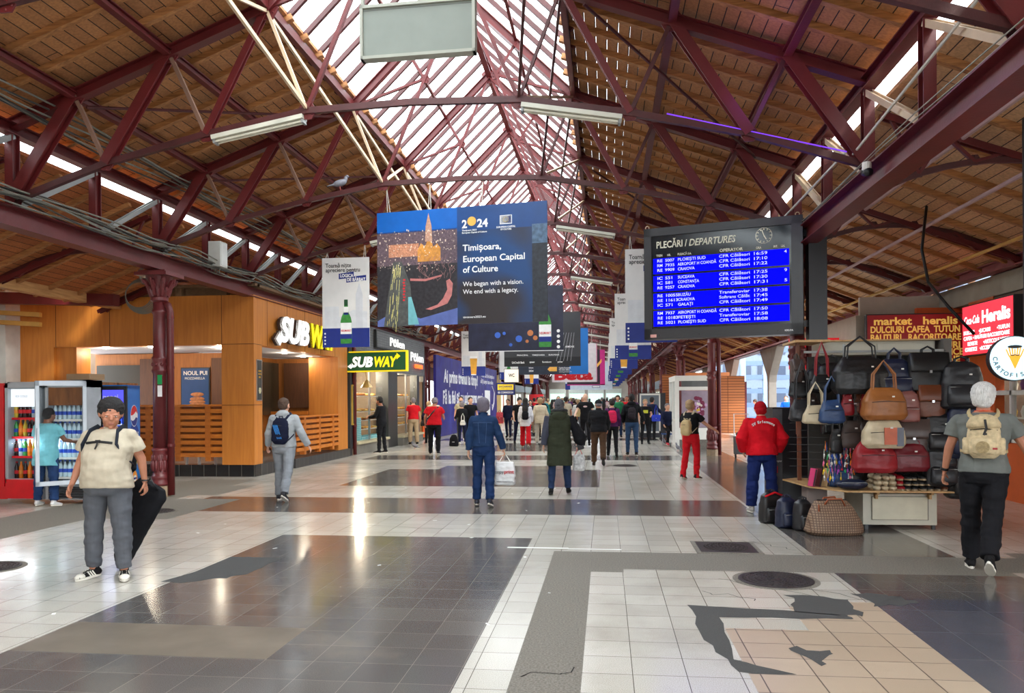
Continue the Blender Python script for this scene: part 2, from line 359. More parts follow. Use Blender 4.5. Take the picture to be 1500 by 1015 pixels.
def manhole(name, loc, r, label, sq=False):
    t = thing(name, label, 'manhole cover', loc); mt = M('cast_iron', (70, 64, 62), rough=.5, metal=.4, var=.3, scale=20)
    a = MB(); b_ = MB()
    if sq: a.box((0, 0, .004), (.62, .62, .008)); b_.box((0, 0, .003), (.72, .72, .005))
    else: a.lathe([(r, 0), (r, .009), (r - .01, .011)], n=40); b_.lathe([(r + .05, 0), (r + .05, .004)], n=40)
    rib = MB()
    for q in range(1, 6):
        rr = r * q / 6
        for k in range(0, 8 * q):
            an = 2 * PI * k / (8 * q) + q * .3; rib.box((rr * math.cos(an), rr * math.sin(an), .013), (.055, .014, .006), rz=an + PI / 2 + .5)
    b_.build('rim', FA, t); a.build('cover', mt, t); rib.build('tread', mt, t)
manhole('manhole_cover', (4.0, 7.5, 0), .34, 'round cast iron manhole cover set in the light tiles in the foreground')
manhole('drain_cover', (3.78, 9.08, 0), .27, 'square iron drain hatch with round tread in front of the person in red jacket', True)
manhole('manhole_cover', (-4.55, 11.35, 0), .3, 'worn round iron cover near the maroon column on the left')
manhole('manhole_cover', (2.9, 20.0, 0), .3, 'distant round iron cover behind the person in dark jacket and brown trousers')
manhole('manhole_cover', (-3.9, 7.35, 0), .28, 'round worn cover beside the feet of the man in cream shirt')
# outside ground
mb = MB(); mb.add([(9.2, -14, -.02), (70, -14, -.02), (70, 130, -.02), (9.2, 130, -.02)], [(0, 1, 2, 3)])
mb.build('ground', grid_mat('platform_paving', .5, .5, .006, (136, 134, 131), (152, 150, 147), (104, 102, 100), rough=.6), kind='structure', label='pale paved station platform outside')
# ---------------------------------------------------------------- roof: boards, joists, skylight
W, ZF, G_, ZG, ZR = 5.55, 5.48, 1.92, 6.82, 8.70
SL = (ZG - ZF) / (W - G_); RD = .16      # boards lie above the rafters
BR = grid_mat('roof_boards', .155, 3.2, .006, (152, 102, 64), (192, 136, 88), (30, 19, 12), rough=.75, half=1, stain=.4, stc=(78, 54, 40), bump=.5, rvar=.05, speck=.12, spk=30)
BL = grid_mat('roof_boards_red', .155, 3.2, .006, (156, 88, 48), (194, 118, 66), (34, 18, 10), rough=.75, half=1, stain=.4, stc=(84, 50, 36), bump=.5, rvar=.05, speck=.12, spk=30)
BR2 = grid_mat('roof_boards_lit_tone', .155, 3.2, .006, (196, 150, 108), (220, 178, 136), (50, 34, 24), rough=.75, half=1, stain=.4, stc=(120, 86, 62), bump=.5, rvar=.05, speck=.12, spk=30)  # lighter boards: clerestory light on the right aisle put into the colour
JW = wood('joist_timber', (196, 138, 84), (140, 92, 54), (.6, 6, 6))
def zroof(x): return ZF + (W - abs(x)) * SL + RD
ceil = MB()
for sd in (-1, 1):
    x0, x1 = G_ - .05, W + .25
    n = int((x1 - x0) / .155)
    if sd < 0:
        p = [(-x0, zroof(x0)), (-x1, zroof(x1)), (-x1, zroof(x1) + .05), (-x0, zroof(x0) + .05)]
        ceil.add([(x, y, z) for y in (YA, YB) for x, z in p], [(0, 3, 2, 1), (4, 5, 6, 7), (0, 1, 5, 4), (2, 3, 7, 6), (1, 2, 6, 5), (3, 0, 4, 7)])
    else:
        for i in range(n + 1):
            g = .003 if i < 8 else .0
            a = x0 + i * .155 + g / 2; b_ = min(x1, x0 + (i + 1) * .155 - g / 2)
            p = [(a, zroof(a)), (b_, zroof(b_)), (b_, zroof(b_) + .03), (a, zroof(a) + .03)]
            ceil.add([(x, y, z) for y in (YA, YB) for x, z in p], [(0, 1, 2, 3), (7, 6, 5, 4), (4, 5, 1, 0), (6, 7, 3, 2), (5, 6, 2, 1), (7, 4, 0, 3)])
ceiling = ceil.build('ceiling', BR, kind='structure', label='wooden boarded underside of the pitched hall roof')
def joist(mb, sd, y, x0=G_ - .12, x1=W + .2, zf=zroof, h=.08, wd=.08):
    mb.bar((sd * x0, y, zf(x0) - h / 2), (sd * x1, y, zf(x1) - h / 2), wd, h)
rest = MB()
for k in range(KA, KB):
    for j in range(5):
        y = YK(k) + (j + 1) * S / 6
        for sd in (-1, 1):
            if -1 <= k <= 6:
                m_ = MB(); joist(m_, sd, y); m_.build('joist', JW, ceiling)
            else: joist(rest, sd, y)
rest.build('joist', JW, ceiling, kind='stuff')
# side aisle roofs
AX0, AX1 = 5.75, 9.2
def za(x): return 5.22 - (abs(x) - 5.75) * .40
for sd, nm in ((-1, 'ceiling_left_aisle'), (1, 'ceiling_right_aisle')):
    m_ = MB(); x1 = AX1 if sd > 0 else 9.0
    p = [(sd * AX0, za(AX0)), (sd * x1, za(x1)), (sd * x1, za(x1) + .05), (sd * AX0, za(AX0) + .05)]
    if sd > 0: p = p[::-1]
    m_.add([(x, y, z) for y in (YA, YB) for x, z in p], [(0, 3, 2, 1), (4, 5, 6, 7), (0, 1, 5, 4), (2, 3, 7, 6), (1, 2, 6, 5), (3, 0, 4, 7)])
    o = m_.build(nm, BL if sd < 0 else BR2, kind='structure', label='lower boarded roof over the %s side aisle' % ('left' if sd < 0 else 'right'))
    rj = MB()
    for k in range(KA, KB):
        for j in range(4):
            y = YK(k) + (j + .5) * S / 4
            if -1 <= k <= 6: q = MB(); joist(q, sd, y, 5.8, x1, za); q.build('joist', JW, o)
            else: joist(rj, sd, y, 5.8, x1, za)
    rj.build('joist', JW, o, kind='stuff')
# skylight glazing
GL = glass('skylight_glass', (.97, 1, 1), gl=.04)
ZS = lambda x: ZG + (G_ - abs(x)) * (ZR - ZG) / G_ + .12
for n, sd in ((1, -1), (2, 1)):
    m_ = MB(); vs_ = []
    ed = [(sd * (G_ + .1), ZS(G_ + .1) + .03), (0, ZS(0) + .03)]
    m_.add([(x, y, z) for x, z in ed for y in (YA, YB)], [(0, 1, 3, 2)])
    wo = m_.build('window_%d' % n, GL, kind='structure', label='%s slope of the long glazed ridge skylight' % ('left' if sd < 0 else 'right'))
    fb = MB(); cnt = 0
    for k in range(KA, KB):
        for j in range(1, 6):
            y = YK(k) + j * S / 6
            b_ = MB() if -1 <= k <= 12 else fb
            b_.bar((sd * (G_ + .1), y, ZS(G_ + .1)), (0, y, ZS(0)), .06, .07)
            if b_ is not fb: b_.build('glazing_bar', STEEL2, wo)
    fb.build('glazing_bar', STEEL2, wo, kind='stuff')
    ct = MB(); ct.bar((sd * (G_ + .02), YA, ZG + .12), (sd * (G_ + .02), YB, ZG + .12), .05, .2); ct.build('curb', STEEL2, wo)
# clerestory strips above aisle roofs; left one stands in for light on a beam
for n, sd in ((3, -1), (4, 1)):
    m_ = MB(); m_.add([(sd * 5.8, y, z) for y in (YA, YB) for z in ((5.38, 5.5) if sd < 0 else (5.25, 5.55))], [(0, 1, 3, 2)])
    m_.build('window_%d' % n, GL, kind='structure', label='narrow glazed strip above the aisle roof on the %s' % ('left' if sd < 0 else 'right'))
# ---------------------------------------------------------------- roof trusses
def raf(r): return ZF + (ZG - ZF) * (W - r) / (W - G_)
R1, R2 = (4.62, raf(4.62)), (3.27, raf(3.27)); R3 = (G_, ZG); MU = (.96, (ZG + ZR) / 2); RG = (0, ZR)
L1, L2, L3, SP, FT, N1 = (4.18, 4.90), (2.76, 5.22), (1.38, 5.46), (5.55, 4.45), (5.55, 5.48), (.62, 7.24)
LIT_ROD = M('painted_steel_lit_sheen', (128, 96, 80), rough=.5, var=.25, scale=3)  # lit sheen of the left tie rods put into the colour
def gusset(mb, p, r, n=6, t=.02, a0=0):
    mb.prism([(p[0] + r * math.cos(a0 + 2 * PI * k / n), p[1] + r * math.sin(a0 + 2 * PI * k / n)) for k in range(n)], t, Matrix.Translation((0, t / 2, 0)))
    for k in range(n):
        a = a0 + 2 * PI * (k + .5) / n; mb.ell((p[0] + r * .66 * math.cos(a), -t / 2, p[1] + r * .66 * math.sin(a)), (.014, .01, .014), 6, 4)
        mb.ell((p[0] + r * .66 * math.cos(a), t / 2, p[1] + r * .66 * math.sin(a)), (.014, .01, .014), 6, 4)
def make_truss():
    t = thing('roof_truss', 'x', 'roof truss', (0, 0, 0)); P3 = lambda q, sd: (sd * q[0], 0, q[1])
    for sd in (-1, 1):
        m_ = MB(); m_.hbar(P3(FT, sd), P3(R3, sd), .14, .15, (0, 0, 1)); m_.build('rafter', STEEL, t)
        m_ = MB(); m_.hbar(P3(R3, sd), P3(RG, sd), .11, .13, (0, 0, 1)); m_.build('upper_rafter', STEEL, t)
        for a, b_, w_ in ((SP, R1, .15), (L1, R2, .13), (L2, R3, .085)):
            m_ = MB(); m_.hbar(P3(a, sd), P3(b_, sd), w_, w_, (0, 1, 0)); m_.build('strut', STEEL, t)
        for a, b_, w_ in ((R1, L1, .05), (R2, L2, .05), (L3, RG, .06)):
            m_ = MB(); m_.bar(P3(a, sd), P3(b_, sd), .05, w_, (0, 1, 0)); m_.build('tie_rod', STEEL if a is L3 else (LIT_ROD if sd < 0 else STEEL2), t)
        m_ = MB(); m_.bar(P3(R3, sd), P3(L3, sd), .04, .05, (0, 1, 0)); m_.build('tie_rod', CREAM if sd < 0 else STEEL2, t)
        for a in (R3, MU):
            m_ = MB(); m_.bar(P3(a, sd), P3(N1, sd), .04, .05, (0, 1, 0)); m_.build('web_member', STEEL, t)
        m_ = MB()
        for a, b_ in ((SP, L1), (L1, L2), (L2, L3)): m_.bar(P3(a, sd), P3(b_, sd), .08, .07, (0, 1, 0))
        m_.build('bottom_chord', STEEL2, t)
        for q, r in ((R1, .15), (R2, .15), (R3, .17), (L1, .11), (L2, .11), (L3, .13), (N1, .09)): m_ = MB(); gusset(m_, P3(q, sd)[::2], r); m_.build('gusset_plate', STEEL, t)
    m_ = MB(); m_.bar(P3(L3, -1), (0, 0, 5.50), .08, .06, (0, 1, 0)); m_.bar((0, 0, 5.50), P3(L3, 1), .08, .06, (0, 1, 0)); m_.build('bottom_chord', STEEL2, t)
    m_ = MB(); gusset(m_, (0, ZR - .03), .19, 5, a0=PI / 2); m_.build('ridge_plate', STEEL, t)
    m_ = MB(); random.seed(2)
    for q in range(3):
        pts = []
        for i in range(25):
            x = -4.1 + 8.2 * i / 24; ax = abs(x)
            z = 5.47 if ax < 1.38 else (5.46 - (ax - 1.38) * .174 if ax < 2.76 else 5.22 - (ax - 2.76) * .225)
            pts.append((x, .05 + .02 * q + random.uniform(-.01, .01), z + .045 + random.uniform(-.008, .012)))
        m_.tube(pts, .01, 5)
    m_.build('cable', CABLE, t)
    return t
TRL = {-2: 'roof truss just behind the photographer', -1: 'roof truss nearest overhead that carries the blank grey sign',
       0: 'large maroon roof truss across the top of the picture with pale lamps on both sides', 1: 'maroon roof truss from which the large city poster hangs',
       2: 'roof truss from which the nearest pair of beer banners hangs', 3: 'roof truss just beyond the nearest beer banners', 4: 'roof truss carrying the dark poster with the bottle behind the city poster',
       5: 'roof truss one bay beyond the dark bottle poster', 6: 'roof truss carrying the black and white sponsor poster'}
tr0 = make_truss()
trusses = {}
for k in range(KA, KB + 1):
    t = tr0 if k == KA else copy_tree(tr0)
    t.location = (0, YK(k), 0); trusses[k] = t
    t['label'] = TRL.get(k, 'small distant maroon roof truss far down the hall beyond the posters')
    t['group'] = 'roof trusses of the hall'
# longitudinal steel
def purlin(p, lab, wd=.09, h=.12, H=False, mat=STEEL):
    m_ = MB(); (m_.hbar if H else m_.bar)((p[0], YA, p[1]), (p[0], YB, p[1]), wd, h, (0, 0, 1)); m_.build('roof_purlin', mat, label=lab, cat='beam', group='long steel purlins', loc=(p[0], 0, p[1]))
for sd, s_ in ((-1, 'left'), (1, 'right')):
    purlin((sd * R1[0], R1[1] + .0), 'lowest long steel purlin under the %s roof slope' % s_, .1, .1, True)
    purlin((sd * R2[0], R2[1] + .0), 'middle long steel purlin under the %s roof slope' % s_, .1, .1, True)
    purlin((sd * R3[0], R3[1] + .04), 'long steel beam along the %s edge of the skylight' % s_, .08, .12)
    purlin((sd * MU[0], MU[1] + .06), 'slim purlin halfway up the %s glazing' % s_, .05, .05)
purlin((0, ZR + .02), 'ridge beam along the top of the skylight', .12, .16, True)
for sd, s_ in ((-1, 'left'), (1, 'right')):
    t = thing('lattice_girder', 'long riveted lattice girder resting on the %s row of columns' % s_, 'girder', (sd * W, 0, 4.05))
    m_ = MB(); m_.hbar((sd * W, YA, 4.21), (sd * W, YB, 4.21), .26, .28, (0, 0, 1)); m_.build('bottom_beam', STEEL, t, True)
    m_ = MB(); m_.hbar((sd * W, YA, 5.42), (sd * W, YB, 5.42), .16, .16, (0, 0, 1)); m_.build('top_chord', STEEL, t, True)
    post = None; br = None
    for k in range(KA, KB + 1):
        for h in (0, 1):
            y = YK(k) + h * S / 2
            if post is None:
                m_ = MB(); m_.hbar((sd * W, 0, 4.35), (sd * W, 0, 5.36), .12, .14, (0, 1, 0)); post = m_.build('post', STEEL, t, True)
                m_ = MB(); m_.hbar((sd * W, -S / 2 + .1, 4.4), (sd * W, 0, 5.33), .07, .09, (1, 0, 0)); br = m_.build('brace', CREAM if sd > 0 else GREY, t, True, label='pale brace in a lit tone')  # lit look of the braces is put into their pale colour
                pp, bb = post, br
            else:
                pp = post.copy(); bb = br.copy(); C.objects.link(pp); C.objects.link(bb)
            pp.location = (0, y, 0); bb.location = (0, y, 0)
# braces between trusses in the skylight well
m0 = None
for k in range(KA + 1, 14):
    for sd in (-1, 1):
        m_ = MB(); m_.bar((sd * L3[0], YK(k), L3[1] + .03), (sd * R3[0], YK(k - 1), R3[1] - .03), .035, .05)
        m_.build('wind_brace', CREAM if sd < 0 else STEEL2, label=('pale slanting rod' if sd < 0 else 'dark slanting rod') + ' between two roof trusses on the %s of the skylight' % ('left' if sd < 0 else 'right'), cat='brace', group='slanting rods beside the skylight', loc=(sd * L3[0], YK(k), L3[1]))
        if k < 8: m_ = MB(); m_.bar((sd * L3[0], YK(k), L3[1] + .03), (sd * R3[0], YK(k + 1), R3[1] - .03), .035, .04); m_.build('wind_brace', CREAM, label='pale near-level rod leading away from a roof truss on the %s of the skylight' % ('left' if sd < 0 else 'right'), cat='brace', group='near-level rods beside the skylight', loc=(sd * L3[0], YK(k), L3[1]))
for (a, b_), lab in ((((-4.6, YK(0) + .2, 5.75), (-2.2, YK(1) - .2, 6.6)), 'thin dark diagonal rod under the left boards'), (((2.2, YK(0), 6.6), (4.9, YK(1), 5.65)), 'thin dark diagonal rod under the right boards'),
                    (((-4.6, YK(1) + .2, 5.7), (-2.2, YK(2) - .2, 6.55)), 'second thin diagonal rod under the left boards'), (((2.2, YK(2), 6.55), (4.9, YK(3), 5.6)), 'second thin diagonal rod under the right boards')):
    m_ = MB(); m_.tube([a, b_], .022, 6); m_.build('wind_brace', STEEL2, label=lab, cat='brace', loc=a)
# aisle trusses with bowed bottom chords
def make_bow():
    t = thing('aisle_truss', 'x', 'roof truss', (0, 0, 0)); x0, x1 = 5.7, 9.1
    def zc(x): u = (x - x0) / (x1 - x0); return 4.12 + .42 * math.sin(PI * min(1, u * 1.02 + .02)) ** .8 * (1 - .15 * u) - .32 * u * u
    m_ = MB(); m_.hbar((x0, 0, za(x0) - .2), (x1, 0, za(x1) - .1), .08, .1, (0, 1, 0)); m_.build('rafter', STEEL, t)
    m_ = MB(); P_ = [(x0 + (x1 - x0) * i / 14, 0, zc(x0 + (x1 - x0) * i / 14)) for i in range(15)]
    for a, b_ in zip(P_, P_[1:]): m_.bar(a, b_, .07, .045, (0, 1, 0))
    m_.build('bowed_chord', STEEL2, t)
    top = [(x0 + .1 + (x1 - x0 - .3) * i / 5) for i in range(6)]; bot = [(x0 + .42 + (x1 - x0 - .3) * i / 5) for i in range(5)]
    for i in range(5):
        for xa in (top[i], top[i + 1]):
            q = MB(); q.bar((xa, 0, za(xa) - .18), (bot[i], 0, zc(bot[i])), .035, .05, (0, 1, 0)); q.build('web_member', STEEL, t)
    for x in bot: m_ = MB(); gusset(m_, (x, zc(x) + .02), .07); m_.build('gusset_plate', STEEL2, t)
    return t
bw = make_bow(); first = True
ORD = ['nearest', 'second', 'third', 'fourth', 'fifth', 'sixth', 'seventh', 'eighth']
for sd in (1, -1):
    for k in range(-1, 22):
        if first: t = bw; first = False
        else: t = copy_tree(bw)
        t.location = (0, YK(k), 0)
        if sd < 0: t.scale = (-1, 1, 1)
        s_ = 'right' if sd > 0 else 'left'
        t['label'] = ('%s bowed lattice truss under the %s aisle roof' % (ORD[k + 1], s_)) if k < 7 else 'far off bowed truss under the %s aisle roof, one of many' % s_
        t['group'] = 'bowed trusses of the %s aisle' % s_
for x, z, lab in ((7.4, 4.35, 'pale long pipe below the right aisle boards'), (8.3, 3.95, 'yellow gas pipe along the right aisle roof'), (6.6, 4.72, 'long pale rail under the right aisle boards')):
    m_ = MB(); m_.tube([(x, YK(-1), z), (x, 45, z)], .03, 8); m_.build('pipe', M('yellow_pipe', (196, 150, 70), rough=.5) if 'yellow' in lab else M('pinkish_pipe', (190, 160, 160), rough=.5), label=lab, cat='pipe', loc=(x, 0, z))
# outer beams of the aisles
m_ = MB(); m_.b2((9.0, 2, 3.38), (9.3, 20.4, 3.75)); m_.build('trim_1', M('concrete_lintel', (150, 142, 128), rough=.85, var=.2, scale=3, bump=.2), kind='structure', label='raw concrete lintel beam over the right shops')
m_ = MB(); m_.hbar((8.95, YA, 3.86), (8.95, YB, 3.86), .2, .16, (0, 0, 1)); m_.build('trim_2', M('pink_dusty_steel', (150, 84, 88), rough=.55, var=.2), kind='structure', label='dusty pink steel gutter beam along the right aisle')
m_ = MB(); m_.bar((-8.75, YA, 3.95), (-8.75, YB, 3.95), .2, .2, (0, 0, 1)); m_.build('trim_3', wood('pale_timber', (206, 158, 100), (170, 120, 70), (6, .5, 6)), kind='structure', label='pale timber wall plate along the left aisle')
# ---------------------------------------------------------------- cast iron columns
COLM = M('column_paint', (104, 42, 44), rough=.35, var=.25, scale=6, bump=.2, bs=40)
def make_column():
    t = thing('cast_iron_column', 'x', 'column', (0, 0, 0))
    m_ = MB(); m_.lathe([(.17, 0), (.17, .2)], n=8); m_.build('plinth', M('worn_stone', (150, 128, 104), rough=.8, var=.3, scale=12), t)
    m_ = MB(); m_.lathe([(.165, .2), (.17, .25), (.145, .29), (.15, .33), (.165, .36), (.14, .39), (.13, .44), (.145, .55), (.145, .72), (.13, .8), (.15, .83), (.15, .86), (.12, .88)], n=24)
    for k in range(12):
        a = 2 * PI * k / 12; m_.ell((.14 * math.cos(a), .14 * math.sin(a), .56), (.03, .03, .11), 8, 6); m_.ell((.142 * math.cos(a + .26), .142 * math.sin(a + .26), .7), (.022, .022, .06), 8, 6)
    m_.build('base', COLM, t, smooth=True)
    m_ = MB(); m_.lathe([(.125, .88), (.12, 2.22), (.145, 2.25), (.145, 2.28), (.125, 2.31), (.13, 2.44), (.145, 2.47), (.145, 2.5), (.118, 2.53), (.112, 3.28), (.135, 3.31), (.135, 3.35), (.11, 3.37), (.11, 3.5)], n=24)
    for k in range(8):
        a = 2 * PI * k / 8; m_.ell((.125 * math.cos(a), .125 * math.sin(a), 2.38), (.03, .03, .035), 8, 6)
    m_.build('shaft', COLM, t, smooth=True)
    m_ = MB(); m_.lathe([(.11, 3.5), (.15, 3.53), (.15, 3.58), (.125, 3.62), (.13, 3.72), (.17, 3.84), (.23, 3.96)], n=24)
    for k in range(8):
        a = 2 * PI * k / 8; pts = [(r * math.cos(a), r * math.sin(a), z) for r, z in ((.14, 3.62), (.18, 3.76), (.25, 3.88), (.29, 3.9), (.27, 3.82))]; m_.tube(pts, [.035, .045, .04, .03, .015], 6)
        a += PI / 8; pts = [(r * math.cos(a), r * math.sin(a), z) for r, z in ((.14, 3.6), (.17, 3.68), (.21, 3.74), (.2, 3.68))]; m_.tube(pts, [.03, .035, .028, .01], 6)
    m_.box((0, 0, 3.99), (.6, .6, .06)); m_.box((0, 0, 4.035), (.5, .5, .035)); m_.build('capital', COLM, t, smooth=False)
    return t
def make_pipe():
    t = thing('downpipe', 'x', 'pipe', (0, 0, 0))
    m_ = MB(); m_.tube([(-.12, 0, 3.5), (-.04, 0, 3.45), (0, 0, 3.33), (0, 0, .03)], .062, 12)
    m_.build('pipe_run', STEEL, t, smooth=True)
    m_ = MB()
    for z in (.9, 2.3, 3.2): m_.lathe([(.07, z), (.07, z + .05)], n=12)
    m_.build('collar', STEEL, t); return t
co = make_column(); pi_ = make_pipe(); n = 0
for sd in (-1, 1):
    for k in (-2, 1, 4, 7, 10, 13, 16, 19, 22, 25, 28):
        c = co if n == 0 else copy_tree(co); p = pi_ if n == 0 else copy_tree(pi_); n += 1
        c.location = (sd * W, YK(k) + .05, 0); p.location = (sd * W + .2, YK(k) + .05, 0)
        s_ = 'left' if sd < 0 else 'right'
        lab = {(-1, 1): 'ornate maroon cast iron column beside the blue drinks machine', (1, 1): 'maroon cast iron column behind the bag stall and the departure board', (1, 4): 'maroon column beside the flower poster kiosk', (-1, -2): 'left column behind the photographer', (1, -2): 'right column behind the photographer',
               (-1, 4): 'maroon column at the sandwich shop corner', (1, 7): 'reddish column beyond the white kiosk on the right'}.get((sd, k), 'distant maroon column in the %s row far down the hall' % s_)
        tag(c, lab, 'column', 'cast iron columns of the %s row' % s_); tag(p, lab.replace('ornate ', '').replace('cast iron ', '').replace('column', 'rainwater pipe clamped to the column', 1), 'pipe', 'rainwater pipes of the %s row' % s_)
# knee brackets in the left and right girders
# ---------------------------------------------------------------- fluorescent lamps on the trusses
LB = M('lamp_housing', (206, 204, 190), rough=.5, var=.08); LT = M('tube_off', (226, 222, 205), rough=.3)
def make_lamp():
    t = thing('fluorescent_lamp', 'x', 'lamp', (0, 0, 0))
    m_ = MB(); m_.box((0, 0, .04), (1.26, .12, .05)); m_.prism([(-.63, 0.015), (.63, 0.015), (.63, .07), (-.63, .07)], .16, Matrix.Translation((0, .08, 0))); m_.build('housing', LB, t)
    for s_ in (-1, 1):
        m_ = MB(); m_.tube([(-.59, s_ * .035, -.01), (.59, s_ * .035, -.01)], .016, 8); m_.build('tube', LT, t)
    m_ = MB(); m_.box((-.61, 0, 0), (.03, .12, .07)); m_.box((.61, 0, 0), (.03, .12, .07)); m_.build('end_cap', GREY, t)
    return t
la = make_lamp(); n = 0
for k in range(0, KB, 2):
    for sd in (-1, 1):
        l = la if n == 0 else copy_tree(la); n += 1
        x = sd * 2.03; l.location = (x, YK(k), 5.345 - .02 - .1); l.rotation_euler = (0, sd * .174, 0)
        s_ = 'left' if sd < 0 else 'right'
        tag(l, {0: 'nearest pale fluorescent lamp on the %s half of the truss', 2: 'pale fluorescent lamp on the %s, next after the nearest', 4: 'third fluorescent lamp on the %s down the hall'}.get(k, 'small distant fluorescent lamp in the row on the %s') % s_, 'lamp', 'fluorescent lamps below the trusses')
# ---------------------------------------------------------------- left side: sandwich kiosk
OR = wood('orange_laminate', (206, 130, 52), (188, 112, 42), (4, 4, .35), scale=3, rough=.45, bump=.02)
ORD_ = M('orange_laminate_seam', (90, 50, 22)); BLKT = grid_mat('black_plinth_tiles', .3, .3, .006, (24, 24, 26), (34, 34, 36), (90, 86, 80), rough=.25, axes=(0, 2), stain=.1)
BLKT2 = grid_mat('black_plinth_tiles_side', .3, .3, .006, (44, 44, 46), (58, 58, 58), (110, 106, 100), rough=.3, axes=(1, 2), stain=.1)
KX, KY, KY2, KL = -5.45, 16.75, 23.15, -11.3; ZT, ZO, ZSL = 4.12, 3.0, 1.5
ks = thing('sandwich_kiosk', 'orange wood-panelled corner seating kiosk of the sandwich shop with slatted half walls', 'kiosk', (KX, KY, 0))
def kb(name, mat, boxes, label=None, par=None):
    m_ = MB()
    for a, b_ in boxes: m_.b2(a, b_)
    return m_.build(name, mat, par or ks, True, label=label)
kb('plinth', BLKT, [((KL, KY - .02, 0), (KX + .02, KY + .3, .27))]); kb('plinth', BLKT2, [((KX - .3, KY + .3, 0), (KX + .03, KY + 2.2, .27)), ((KX - .3, 18.9, 0), (KX + .08, KY2, .24))])
kb('fascia', OR, [((KL, KY, ZO), (KX, KY + .25, ZT)), ((KX - .25, KY + .25, ZO), (KX, KY2, ZT))])
seams = [((x, KY - .004, ZO), (x + .012, KY, ZT)) for x in (-10.3, -8.95, -7.55, -6.22)] + [((KX, y, ZO), (KX + .004, y + .012, ZT)) for y in (17.45, 18.6, 19.75, 20.9, 22.05)] + [((-6.22, KY - .004, z), (KX, KY, z + .012)) for z in (ZO, 1.62)] + [((KX, KY, z), (KX + .004, KY + .4, z + .012)) for z in (ZO, 1.62)]
kb('panel_seam', ORD_, seams)
kb('corner_pier', OR, [((-6.22, KY, .27), (KX, KY + .42, ZO))]); kb('left_pier', OR, [((KL, KY, .27), (-10.35, KY + .4, ZO)), ((-10.35, KY + .1, .27), (-9.85, KY + .6, ZO))])
kb('end_pier', OR, [((KX - .9, 22.3, .24), (KX, KY2, ZO))])
kb('roof_edge', M('weathered_board', (120, 92, 66), rough=.8, var=.3, scale=8), [((KL, KY - .12, 4.30), (KX + .1, KY + .1, 4.36)), ((KL, KY + .1, 4.12), (KX - .2, KY + .2, 4.3)), ((KX - .1, KY, 4.30), (KX + .1, KY2, 4.36))])
m_ = MB()
for x in (-10.9, -9.9, -8.6, -7.3, -6.2): m_.b2((x, KY - .05, 4.12), (x + .14, KY + .3, 4.3))
m_.build('roof_batten', M('weathered_board', (120, 92, 66)), ks, True)
def slats(name, p0, p1, z0, z1, par, posts, th=.045, n=None, off=(0, 0)):
    """a half wall of horizontal boards with staggered blocks"""
    f_ = thing_part(name, par); d = V(p1) - V(p0); L_ = d.length; d.normalize(); nrm = V((d.y, -d.x, 0)); n = n or int((z1 - z0) / .135); dz = (z1 - z0 - .05) / n
    m_ = MB()
    for i in range(n):
        z = z0 + (i + .45) * dz; a = V(p0) + nrm * th; b_ = V(p1) + nrm * th
        m_.bar((a.x, a.y, z), (b_.x, b_.y, z), .03, dz * .62)
    m_.bar((p0[0] + nrm.x * th * .5, p0[1] + nrm.y * th * .5, z1), (p1[0] + nrm.x * th * .5, p1[1] + nrm.y * th * .5, z1), .12, .045)
    m_.build('slat', wood('slat_wood', (214, 128, 44), (190, 106, 34), (1, 1, 4), rough=.4, bump=.05), f_, True)
    for i in range(posts): m_ = MB(); q = V(p0).lerp(V(p1), (i + .5) / posts); m_.box((q.x, q.y, (z0 + z1) / 2 - .05), (.13, .13, z1 - z0 + .05)); m_.build('post', wood('slat_wood_post', (196, 112, 38), (176, 98, 32), (1, 1, 4), rough=.45), f_, True)
    m_ = MB(); a = V(p0) - nrm * .02; b_ = V(p1) - nrm * .02; m_.bar((a.x, a.y, (z0 + z1) / 2), (b_.x, b_.y, (z0 + z1) / 2), .02, z1 - z0 - .06); m_.build('back_board', wood('slat_back', (150, 84, 30), (130, 70, 24), (1, 1, 4)), f_, True)
    return f_
def thing_part(name, par):
    o = bpy.data.objects.new(name, None); C.objects.link(o); o.parent = par; o.empty_display_size = .1; return o
slats('slatted_half_wall', (-9.85, KY + .1, 0), (-6.22, KY + .1, 0), .42, 1.62, ks, 5)
slats('slatted_half_wall', (KX - .02, 19.1, 0), (KX - .02, 22.3, 0), .38, 1.30, ks, 3)
m_ = MB()
for x in (-9.5, -9.1, -8.6, -8.3, -7.9, -7.2, -6.9, -6.5): m_.b2((x, KY + .16, .27), (x + .05, KY + .21, .45))
m_.build('steel_foot', CHROME, ks, True)
KW = wood('kiosk_interior_panel', (176, 108, 44), (150, 90, 36), (4, 4, .4), rough=.5)
kb('interior_floor', M('kiosk_floor_tile', (92, 84, 78), rough=.3), [((KL, KY + .3, .2), (KX - .3, KY2, .25))])
kb('interior_ceiling', M('kiosk_ceiling', (196, 196, 202), rough=.6, var=.05), [((KL, KY + .25, ZO + .02), (KX - .25, KY2, ZO + .08))])
kb('back_wall', KW, [((KL, 19.6, .25), (-7.6, 19.75, ZO)), ((-7.75, 19.6, .25), (-7.6, 22.9, ZO)), ((-7.6, 22.8, .25), (KX - .9, 22.95, ZO))])
for bx_ in (((-9.95, 19.5, .25), (-9.2, 19.6, 2.86)), ((-7.9, 19.45, .25), (-7.45, 19.6, 2.86)), ((-7.3, 22.7, 1.5), (-6.3, 22.8, 2.86))): kb('wall_panel', wood('dark_brown_panel', (96, 58, 32), (78, 46, 26), (4, 4, .4)), [bx_])
kb('dark_doorway', M('dark_brown_door', (46, 38, 28), rough=.3), [((-11.2, 19.5, .25), (-9.95, 19.6, 2.7)), ((-7.45, 19.42, .25), (-6.95, 19.46, 2.75)), ((-7.4, 19.44, .25), (-6.6, 19.7, 2.8))])
